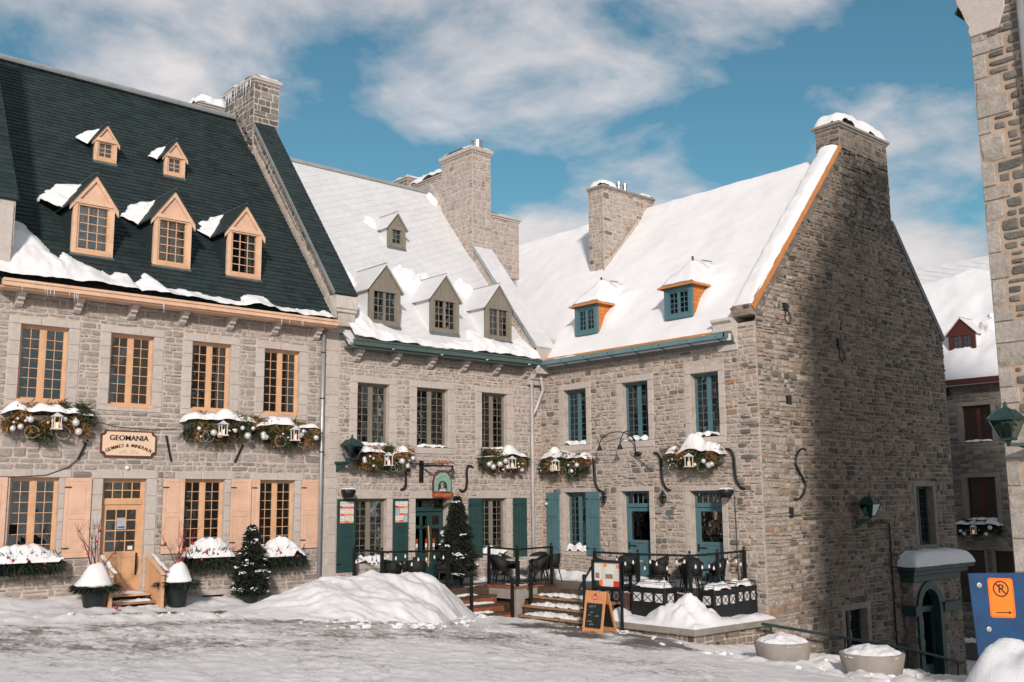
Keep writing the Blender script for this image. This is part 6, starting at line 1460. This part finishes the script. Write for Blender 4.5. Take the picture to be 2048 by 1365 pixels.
tub('round concrete planter full of snow nearer the blue hoarding', (20.95, 11.9, -1.24), .64, .50, .66, .2, 2)

# ================================================================ lettering
def text_mesh(s, mat, name, parent, F, u, v, w, width=None, height=None, bold=0.0, depth=.002, rot=0.0, center=True):
    c = bpy.data.curves.new('lettering', 'FONT'); c.body = s; c.size = 1; c.offset = bold; c.extrude = 0; c.align_x = 'CENTER' if center else 'LEFT'; c.resolution_u = 3
    o = bpy.data.objects.new('lettering', c); me = bpy.data.meshes.new_from_object(o); bpy.data.objects.remove(o); bpy.data.curves.remove(c)
    xs = [p.co.x for p in me.vertices]; ys = [p.co.y for p in me.vertices]
    k = width/(max(xs)-min(xs)) if width else height/(max(ys)-min(ys)); ky = height/(max(ys)-min(ys)) if height else k
    mx = (max(xs)+min(xs))/2 if center else min(xs); my = min(ys)
    cs, sn = math.cos(rot), math.sin(rot)
    for p in me.vertices:
        a, b = (p.co.x-mx)*k, (p.co.y-my)*ky; p.co = F.p(u+a*cs-b*sn, v+a*sn+b*cs, w)
    me.materials.clear(); me.materials.append(MATS[mat]); me.update()
    return link(name, me, parent)
sg = thing('shop_sign', 'cream shop sign with dark border and notched corners above the orange door', 'sign', FL.p(9.7, 3.88, .06))
def notched(u0, u1, v0, v1, r, n=6):
    pts = []
    for cx, cy, a0 in ((u0, v0, 90), (u1, v0, 180), (u1, v1, 270), (u0, v1, 0)):
        for i in range(n+1): a = RAD(a0-90*i/n); pts.append((cx+r*math.cos(a), cy+r*math.sin(a)))
    return pts
MB().prism(FL, notched(9.0, 10.36, 3.86, 4.5, .09), .03, .075).build('border', 'sign_brown', sg)
MB().prism(FL, notched(9.035, 10.325, 3.895, 4.465, .1), .074, .085).build('panel', 'sign_cream', sg)
text_mesh('GEOMANIA', 'black_print', 'lettering', sg, FL, 9.673, 4.255, .0875, .95, .128, .004); text_mesh('GEOMANIA', 'black_print', 'lettering', sg, FL, 9.687, 4.257, .0878, .95, .128, .004)
txt = 'GEMMES & MINERAUX'; Rr = 1.15; tot = 1.14
ws = {'M': 1.25, 'I': .5, ' ': .62, '&': 1.1}; wl = [ws.get(c, .95) for c in txt]; sc = tot/sum(wl); a = -tot/2
for c, w_ in zip(txt, wl):
    m_ = a+w_*sc/2; th = m_/Rr
    if c != ' ': text_mesh(c, 'black_print', 'lettering', sg, FL, 9.68+Rr*math.sin(th), 4.10-Rr*(1-math.cos(th)), .0875, None, .08, .004, rot=-th); text_mesh(c, 'black_print', 'lettering', sg, FL, 9.688+Rr*math.sin(th), 4.10-Rr*(1-math.cos(th)), .0878, None, .08, .004, rot=-th)
    a += w_*sc
sw = MB()
for s_ in (-1, 1):
    sp = [(9.68+s_*(.1+.06*math.cos(k*.55)*(1-k*.05)), 4.0+.032*math.sin(k*.55)*(1-k*.05)) for k in range(14)]
    sw.tube([FL.p(u, v, .087) for u, v in sp], .004, 4); sw.tube([FL.p(9.68+s_*(.03+.05*k), 3.965-.012*math.sin(k*1.2), .087) for k in range(5)], .004, 4)
    sw.tube([FL.p(9.68+s_*(.21+.022*math.cos(k*.8)), 3.955+.02*math.sin(k*.8), .087) for k in range(8)], .004, 4)
sw.build('scroll_ornament', 'sign_line', sg)

rs = thing('hanging_sign', 'mint hanging restaurant sign with a painted figure and red banner', 'sign', (19.0, 24.55, 2.9))
FR = Frame((0, 24.5, 0), (1, 0, 0), (0, 0, 1))
MB().box(FL, 18.52, 18.66, 3.3, 3.95, .0, .05).build('wall_plate', 'iron_black', rs)
MB().bar(FL.p(18.58, 3.78, .03), (18.6, 24.5, 3.78), .05).bar((18.5, 24.5, 3.78), (19.45, 24.5, 3.78), .045).bar((17.95, 24.9, 3.86), (19.4, 24.9, 3.88), .03).build('bracket_arm', 'iron_black', rs)
for x in (18.85, 19.15): MB().tube([(x, 24.5, 3.78), (x, 24.5, 3.52)], .008, 4).build('chain', 'iron_black', rs)
bd = [(18.66, 3.0), (19.36, 3.0), (19.36, 3.32), (19.3, 3.48), (19.2, 3.56), (19.14, 3.6), (18.9, 3.6), (18.84, 3.56), (18.72, 3.48), (18.66, 3.32)]
MB().prism(FR, bd, -.03, .03).build('board', 'sign_brown', rs)
MB().prism(FR, [(19.01+(u-19.01)*.9, 3.3+(v-3.3)*.93) for u, v in bd], .03, .036).build('face', 'sign_mint', rs)
n = 10; ar = [(19.01+.17*math.cos(math.pi*i/n), 3.17+.17*math.sin(math.pi*i/n)) for i in range(n+1)]+[(18.84, 3.03), (19.18, 3.03)]
MB().prism(FR, ar, .036, .039).build('niche', 'iron_green', rs)
el = lambda cx, cy, a, b: [(cx+a*math.cos(2*math.pi*i/14), cy+b*math.sin(2*math.pi*i/14)) for i in range(14)]
MB().prism(FR, [(18.86, 3.03), (19.16, 3.03), (19.12, 3.1), (18.92, 3.1)], .039, .042).build('painted_blouse', 'blouse_paint', rs)
MB().prism(FR, el(18.99, 3.17, .045, .055), .042, .045).prism(FR, el(19.06, 3.09, .06, .028), .042, .0445).build('painted_face', 'skin_paint', rs)
MB().prism(FR, el(18.98, 3.235, .085, .035), .045, .048).prism(FR, el(18.99, 3.265, .055, .04), .0455, .0485).build('painted_hat', 'hat_paint', rs)
bn = [(18.62+.05*i, 2.985+.02*math.sin(i*.42)) for i in range(17)]; MB().prism(FR, [(u, v-.14) for u, v in bn]+bn[::-1], .03, .05).build('banner', 'banner_red', rs)
text_mesh('RESTAURANT', 'banner_gold', 'lettering', rs, FR, 19.02, 2.88, .0525, .62, .085, .01)
sc_ = MB()
for (u, v, dx) in ((18.8, 3.36, .0), (18.88, 3.4, .0), (18.97, 3.43, 0), (19.06, 3.45, 0), (19.13, 3.47, 0)): sc_.tube([FR.p(u+.03*math.cos(k*.9), v+.03*math.sin(k*.9)+.004*k, .039) for k in range(7)], .006, 4)
sc_.build('script', 'hat_paint', rs)
MB().tube([(18.72+.1*i+.04*math.sin(i*2), 24.47, 3.84+.07*abs(math.sin(i*1.3))) for i in range(8)], [.03, .05, .04, .06, .04, .05, .04, .02], 6).build('ribbon', 'bow_bronze', rs)
for x in (17.98, 19.5):
    MB().lathe((x, 24.62 if x > 18 else 24.8, 3.62), [(.07, -.02), (.06, .06), (.03, .1), (.02, .16)], 10).build('spotlight', 'iron_black', rs)

# small cards on the green shutters
def cards(label, u0, v1, rows, cell, seed, miss=()):
    t = thing('menu_board', label, 'menu', FL.p(u0, v1-rows*cell[1], .07), 'menu sheets pinned to the green shutters'); r = random.Random(seed)
    for j in range(rows):
        for i in range(3):
            if (i, j) in miss: MB().box(FL, u0+i*cell[0]+.006, u0+(i+1)*cell[0]-.006, v1-(j+1)*cell[1]+.008, v1-j*cell[1], .068, .0715).build('blank_sheet', 'paper_blue', t); continue
            a, b, d, c = u0+i*cell[0]+.006, u0+(i+1)*cell[0]-.006, v1-j*cell[1], v1-(j+1)*cell[1]+.008
            s_ = MB().box(FL, a, b, c, d, .068, .0725).build('sheet', 'paper_white', t)
            MB().box(FL, a+.004, b-.004, c+.005, c+(d-c)*r.uniform(.24, .34), .0725, .074).build('band', r.choice(('paper_red', 'paper_red', 'paper_orange')), s_)
            for k in range(3): MB().box(FL, a+.02, b-.02-.02*r.random(), d-.05-.045*k, d-.035-.045*k, .0725, .0738).build('line', r.choice(('paper_red', 'paper_food', 'paper_blue')), s_)
            text_mesh('MENU' if False else '000', 'paper_white', 'figure', s_, FL, (a+b)/2, c+.018, .0745, (b-a)*.6, .03) if False else None
    return t
cards('nine bright menu sheets on the shutter beside the wall lantern', 15.73, 2.74, 3, (.152, .2), 1)
cards('bright menu sheets with gaps on the shutter beside the green door', 17.62, 2.74, 3, (.15, .205), 2, miss=((0, 1), (2, 2)))

# sandwich board
sb = thing('sandwich_board', 'orange wooden sandwich board with chalk writing at the foot of the wooden steps', 'sign', (18.85, 18.1, -.62))
FB = Frame((18.72, 18.47, -.66), (0, -1, 0), Vector((.17, 0, 1))); FB2 = Frame((19.32, 18.47, -.66), (0, -1, 0), Vector((-.30, 0, 1)))
for F in (FB, FB2):
    t = MB(); t.box(F, 0, .07, 0, 1.16, -.02, .01).box(F, .62, .69, 0, 1.16, -.02, .01).box(F, .07, .62, .16, .26, -.018, .008).box(F, .07, .62, .86, 1.16, -.018, .008); bevel(t.build('frame', 'wood_light', sb), .005)
    MB().box(F, .07, .62, .26, .86, -.012, .0).build('chalkboard', 'chalkboard', sb)
MB().prism(FB, [(.24, .96), (.345, .945), (.45, .96), (.45, 1.04), (.24, 1.04)], .008, .014).build('beer_badge', 'sign_red', sb)
text_mesh('SLEEMAN', 'paper_white', 'lettering', sb, FB, .345, .975, .0155, .18, .045, .01)
MB().prism(FB, [(.315, 1.05), (.375, 1.05), (.365, 1.085), (.345, 1.11), (.325, 1.085)], .008, .012).build('emblem', 'black_print', sb)
text_mesh('LA F', 'chalk', 'lettering', sb, FB, .28, .76, .002, .2, .055)
ck = MB(); r = random.Random(6)
for j, (u, v, n_) in enumerate(((.22, .64, 5), (.16, .57, 4), (.4, .56, 5), (.14, .42, 8), (.22, .35, 7))):
    ck.tube([FB.p(u+.022*k*.5+.012*math.cos(k*1.9+j), v+.02*math.sin(k*2.3+j), .002) for k in range(n_*2)], .0035, 4)
ck.build('chalk_script', 'chalk', sb)
# menu case
mc = thing('menu_case', 'black framed menu case with food pictures beside the steps', 'sign', (20.1, 18.4, -.6))
FM = Frame((20.12, 19.4, 0), (0, -1, 0), (0, 0, 1))
t = MB(); ringframe(t, FM, 0, 1.08, .42, 1.16, .06, -.06, .04); t.bar((20.1, 18.35, -.7), (20.1, 18.35, 1.12), .06); t.bar((20.1, 19.37, -.3), (20.1, 19.37, .45), .05); t.build('frame', 'iron_black', mc)
MB().box(FM, .06, 1.02, .48, 1.1, -.05, -.02).build('sheet', 'paper_white', mc)
MB().box(FM, .06, .3, .48, .62, -.02, -.016).build('corner_patch', 'iron_green', mc); MB().prism(FM, el(.3, .57, .07, .085), -.015, -.011).build('orange_dot', 'sign_orange', mc); MB().box(FM, .74, 1.02, .48, .63, -.02, -.0165).build('red_patch', 'sign_red', mc)
for a, b, c, d in ((.1, .24, .68, .82), (.46, .72, .68, .8)): MB().box(FM, a, b, c, d, -.02, -.0165).build('food_picture', 'paper_food', mc)
for a, b, c, d in ((.4, .52, .98, 1.06), (.84, .98, .95, 1.05)): MB().box(FM, a, b, c, d, -.02, -.0165).build('orange_picture', 'paper_orange', mc)
for i in range(9): MB().box(FM, .3, .44+.03*(i % 3), .66+.045*i, .667+.045*i, -.02, -.0175).box(FM, .76, .96, .66+.03*i, .665+.03*i, -.02, -.0178).build('print_line', 'sign_line', mc)

# blue hoarding with the no-parking sign
rv = Vector((.746, -.666, 0)); ob = Vector((12.46, 5.63, 0))
FH = Frame(ob+Vector((0, 0, -.55)), rv*math.cos(.045)-Vector((0, 0, 1))*math.sin(.045)*0, Vector((0, 0, 1))*math.cos(.05)-rv*math.sin(.05))
ho = thing('hoarding', 'blue painted plywood hoarding with bolts and an orange no-parking sign', 'hoarding', tuple(ob+Vector((0, 0, -.3))))
bevel(MB().box(FH, 0, 1.22, 0, 2.36, -.02, 0).build('panel', 'plywood_blue', ho), .004); MB().box(FH, 1.226, 2.4, 0, 2.36, -.02, .002).build('panel', 'plywood_blue', ho)
MB().box(FH, .1, .2, 0, 2.3, -.1, -.021).box(FH, 1.1, 1.2, 0, 2.3, -.1, -.021).build('stud', 'wood_step', ho)
for u, v in ((.115, 2.22), (.165, 1.71), (.2, 1.2), (1.1, 2.2)): MB().lathe(FH.p(u, v, 0), [(.03, 0), (.03, .006), (.014, .008), (.012, .02)], 12, FH.w).build('bolt', 'galvanised', ho)
def rrect(u0, u1, v0, v1, r, n=5):
    pts = []
    for cx, cy, a0 in ((u1-r, v1-r, 0), (u0+r, v1-r, 90), (u0+r, v0+r, 180), (u1-r, v0+r, 270)):
        for i in range(n+1): a = RAD(a0+90*i/n); pts.append((cx+r*math.cos(a), cy+r*math.sin(a)))
    return pts
FS = Frame(FH.p(.2, 1.845, .004), FH.u-FH.v*.035, FH.v+FH.u*.035)
s0, s1 = .30, .46
MB().prism(FS, rrect(0, s0, 0, s1, .035), 0, .004).build('sign_plate', 'sign_orange', ho)
q = MB(); o_, i_ = rrect(.008, s0-.008, .008, s1-.008, .03), rrect(.014, s0-.014, .014, s1-.014, .025)
for k in range(len(o_)): k2 = (k+1) % len(o_); q.poly([FS.p(*o_[k], .005), FS.p(*o_[k2], .005), FS.p(*i_[k2], .005), FS.p(*i_[k], .005)])
q.build('sign_border', 'sign_red', ho)
q = MB(); cx, cy = .15, .335
for k in range(28):
    a, b = 2*math.pi*k/28, 2*math.pi*(k+1)/28; q.poly([FS.p(cx+.095*math.cos(a), cy+.095*math.sin(a), .006), FS.p(cx+.095*math.cos(b), cy+.095*math.sin(b), .006), FS.p(cx+.079*math.cos(b), cy+.079*math.sin(b), .006), FS.p(cx+.079*math.cos(a), cy+.079*math.sin(a), .006)])
q.poly([FS.p(cx-.068, cy+.056, .0065), FS.p(cx-.056, cy+.068, .0065), FS.p(cx+.068, cy-.056, .0065), FS.p(cx+.056, cy-.068, .0065)])
q.poly([FS.p(.07, .055, .006), FS.p(.225, .055, .006), FS.p(.225, .067, .006), FS.p(.07, .067, .006)]); q.poly([FS.p(.22, .042, .0062), FS.p(.26, .061, .0062), FS.p(.22, .08, .0062)])
q.build('sign_symbol', 'black_print', ho); text_mesh('P', 'black_print', 'lettering', ho, FS, .155, .288, .0068, None, .1, .012)

# steps with side boards at the shop door
st = thing('door_steps', 'small orange wooden stoop with side boards at the shop door', 'steps', (9.67, 24.4, .3))
for i, (z, y0, y1) in enumerate(((.62, 24.55, 25.0), (.46, 24.25, 24.58), (.32, 23.98, 24.28))):
    MB().wbox(9.12, 10.22, y0, y1, z-.05, z).build('tread', 'wood_step' if i else 'paint_door', st); MB().wbox(9.14, 10.2, y1-.06, y1-.03, z-.25, z-.05).build('riser', 'wood_wet', st)
    cap_snow('tread_snow', Frame((0, 0, z), (1, 0, 0), (0, 1, 0)), 9.16+.1*i, 10.18, y0+.04, y1+.0, .05, st, 0, .04, .8, i+30, mat='snow_rough')
for x in (9.03, 10.25):
    Fx = Frame((x, 25, 0), (0, -1, 0), (0, 0, 1))
    MB().prism(Fx, [(.04, .35), (.14, .35), (.14, 1.42), (.04, 1.48)], -.06, 0).build('post', 'paint_door', st); MB().prism(Fx, [(.92, .15), (1.02, .15), (1.02, 1.02), (.92, 1.06)], -.07, .01).build('post', 'paint_door', st)
    MB().prism(Fx, [(.14, .6), (.92, .3), (.92, 1.0), (.14, 1.38)], -.045, -.015).build('side_board', 'paint_door', st); MB().prism(Fx, [(.04, 1.49), (1.03, 1.06), (1.03, 1.1), (.04, 1.53)], -.08, .02).build('hand_board', 'paint_trim', st)
    snow_sheet('rail_snow', Frame(Fx.p(.1, 1.5, -.08), (Vector((0, -1, -.43))), (1, 0, 0)), 0, .95, 0, .1, lambda u, v: .03+.03*fbm(u, v, x, 4, 2), .03, 'snow_rough', st)
tag(MB().ball((9.0, 23.45, gz(9, 23.45)+.14), .045, 12, 8).build('fallen_bauble', 'bauble_red', None, True), 'red bauble lying on the snow by the stoop', 'bauble')

# ================================================================ lamps
def lantern(label, c, F, wallpt, s=1.0, snow=False):
    """four-sided street lantern standing on a wall bracket; c is the centre of its base plate"""
    t = thing('wall_lantern', label, 'lantern', c, 'green street lanterns on wall brackets'); c = Vector(c)
    def sq(r, z): return [c+F.u*(r*i)+F.w*(r*j)+Vector((0, 0, z)) for i, j in ((-1, -1), (1, -1), (1, 1), (-1, 1))]
    a, b, d, e = sq(.1*s, .06*s), sq(.225*s, .42*s), sq(.24*s, .44*s), sq(.11*s, .6*s)
    m = MB()
    for i in range(4):
        m.bar(a[i], b[i], .022*s); m.bar(b[i], b[(i+1) % 4], .035*s); m.bar(a[i], a[(i+1) % 4], .03*s)
        m.bar(d[i], e[i], .022*s)
    m.add(sq(.12*s, .05*s)+sq(.12*s, .08*s), [(0, 1, 5, 4), (1, 2, 6, 5), (2, 3, 7, 6), (3, 0, 4, 7), (4, 5, 6, 7), (3, 2, 1, 0)])
    m.add(d+e, [(i, (i+1) % 4, 4+(i+1) % 4, 4+i) for i in range(4)]+[(4, 5, 6, 7)])
    m.lathe(c+Vector((0, 0, .6*s)), [(.1*s, 0), (.04*s, .04*s), (.03*s, .1*s), (.012*s, .14*s)], 10); m.lathe(c, [(.05*s, 0), (.06*s, .05*s)], 10)
    m.build('cage', 'iron_green', t)
    for i in range(4):
        q = [a[i], a[(i+1) % 4], b[(i+1) % 4], b[i]]; n = (q[1]-q[0]).cross(q[3]-q[0]).normalized(); MB().add([p-n*.003 for p in q]+[p+n*.003 for p in q], [(0, 1, 2, 3), (7, 6, 5, 4), (0, 4, 5, 1), (1, 5, 6, 2), (2, 6, 7, 3), (3, 7, 4, 0)]).build('pane', 'lamp_glass', t)
    MB().lathe(c+Vector((0, 0, .1*s)), [(.05*s, 0), (.06*s, .05*s), (.06*s, .22*s), (.04*s, .25*s)], 12).build('globe', 'concrete', t)
    w = Vector(wallpt); br = MB(); br.bar(w+Vector((0, 0, -.03)), c+Vector((0, 0, -.03)), .14*s, .06*s); br.prism(Frame(w, (c-w).normalized(), (0, 0, 1)), [(0, -.3*s), (.0, -.05), ((c-w).length*.8, -.05)], -.02, .02)
    br.build('bracket', 'iron_green', t)
    return t
lantern('green street lantern on the wall beside the nine menu sheets', (15.72, 24.35, 3.86), FL, (15.62, 25.0, 3.86))
lantern('green street lantern on the shaded gable wall above the porch', (28.4, 15.9, 2.12), FG, (28.2, 16.3, 2.1))
lantern('green street lantern on the corner house with pale quoins', (18.82, 7.78, 3.66), FD, (19.38, 7.25, 3.66))
def pod(label, p, F):
    t = thing('floodlight', label, 'lamp', p, 'black bowl floodlights on the facades'); p = Vector(p)
    MB().lathe(p, [(.12, -.16), (.2, -.05), (.215, .03), (.19, .06), (.05, .09)], 14).build('bowl', 'iron_black', t, True); MB().bar(p+Vector((0, 0, .05)), p-F.w*.32+Vector((0, 0, .08)), .04).build('arm', 'iron_black', t)
    cap_snow('snow_cap', Frame((p.x, p.y, p.z+.06), (1, 0, 0), (0, 1, 0)), -.16, .16, -.16, .16, .06, t, 0, .03)
pod('black bowl floodlight below the restaurant lantern', (15.85, 24.7, 3.02), FL); pod('black bowl floodlight above the second blue door', (23.3, 17.3, 2.92), FC)
gn = thing('gooseneck_lamp', 'pair of black gooseneck lamps above the blue doors', 'lamp', FC.p(4.2, 4.3, 0))
MB().ball(FC.p(4.3, 4.1, .05), .12, 10, 6, (.6, 1.2, .6)).build('junction_box', 'iron_black', gn)
for u in (3.15, 4.0):
    pts = [FC.p(4.25, 4.15, .08)]
    for k in range(11):
        a_ = math.pi*k/10; pts.append(FC.p((4.28+u)/2+(4.28-u)/2*math.cos(a_), 4.45+.34*math.sin(a_), .15+.035*k))
    pts.append(FC.p(u, 4.38, .5))
    MB().tube(pts, .016, 6).build('neck', 'iron_black', gn, True); MB().lathe(FC.p(u, 4.24, .5), [(.1, 0), (.07, .06), (.03, .14), (.02, .18)], 12).build('shade', 'iron_black', gn); MB().ball(FC.p(u, 4.23, .5), .035, 8, 5).build('bulb', 'white_paint', gn)
def sconce(label, p, F):
    t = thing('wall_sconce', label, 'lamp', p, 'small black wall sconces'); p = Vector(p)
    m = MB(); s_ = .055
    for i in (-1, 1):
        for j in (-1, 1): m.bar(p+F.u*i*s_+F.w*j*s_, p+F.u*i*s_*1.4+F.w*j*s_*1.4+Vector((0, 0, .2)), .012)
    m.lathe(p+Vector((0, 0, .2)), [(.1, 0), (.03, .09), (.01, .13)], 8); m.lathe(p, [(.05, -.05), (.08, 0)], 8); m.tube([p+Vector((0, 0, .1)), p-F.w*.1+Vector((0, 0, .16)), p-F.w*.2+Vector((0, 0, .05))], .014, 5); m.build('cage', 'iron_black', t)
    MB().lathe(p+Vector((0, 0, .01)), [(.05, 0), (.065, .17)], 8).build('glass', 'lamp_glass', t)
sconce('small black wall sconce between the blue shutter and the first blue door', FC.p(2.95, 2.68, .16), FC); sconce('small black wall sconce between the two blue doors', FC.p(5.32, 2.66, .16), FC); sconce('small black wall sconce beside the green door above the fir', FL.p(19.98, 2.45, .16), FL)
cm = thing('security_camera', 'small white security camera by the blue shutter', 'camera', FC.p(.32, 2.62, .1)); MB().ball(FC.p(.32, 2.62, .11), .045, 10, 7).build('dome', 'white_paint', cm, True); MB().bar(FC.p(.32, 2.64, .0), FC.p(.32, 2.64, .1), .04).build('mount', 'white_paint', cm)
# warm lamp glimpsed in two restaurant windows
for u, z in ((16.52, 2.32), (21.12, 2.3)):
    t = thing('pendant_lamp', 'small warm pendant lamp glowing inside the olive window %s' % ('near the menu sheets' if u < 18 else 'near the white drainpipe'), 'lamp', FL.p(u, z, -.45))
    MB().ball(FL.p(u, z, -.45), .045, 10, 7).build('bulb', 'bulb_warm', t, True); MB().tube([FL.p(u, z+.04, -.45), FL.p(u, 2.8, -.45)], .006, 4).build('flex', 'iron_black', t)
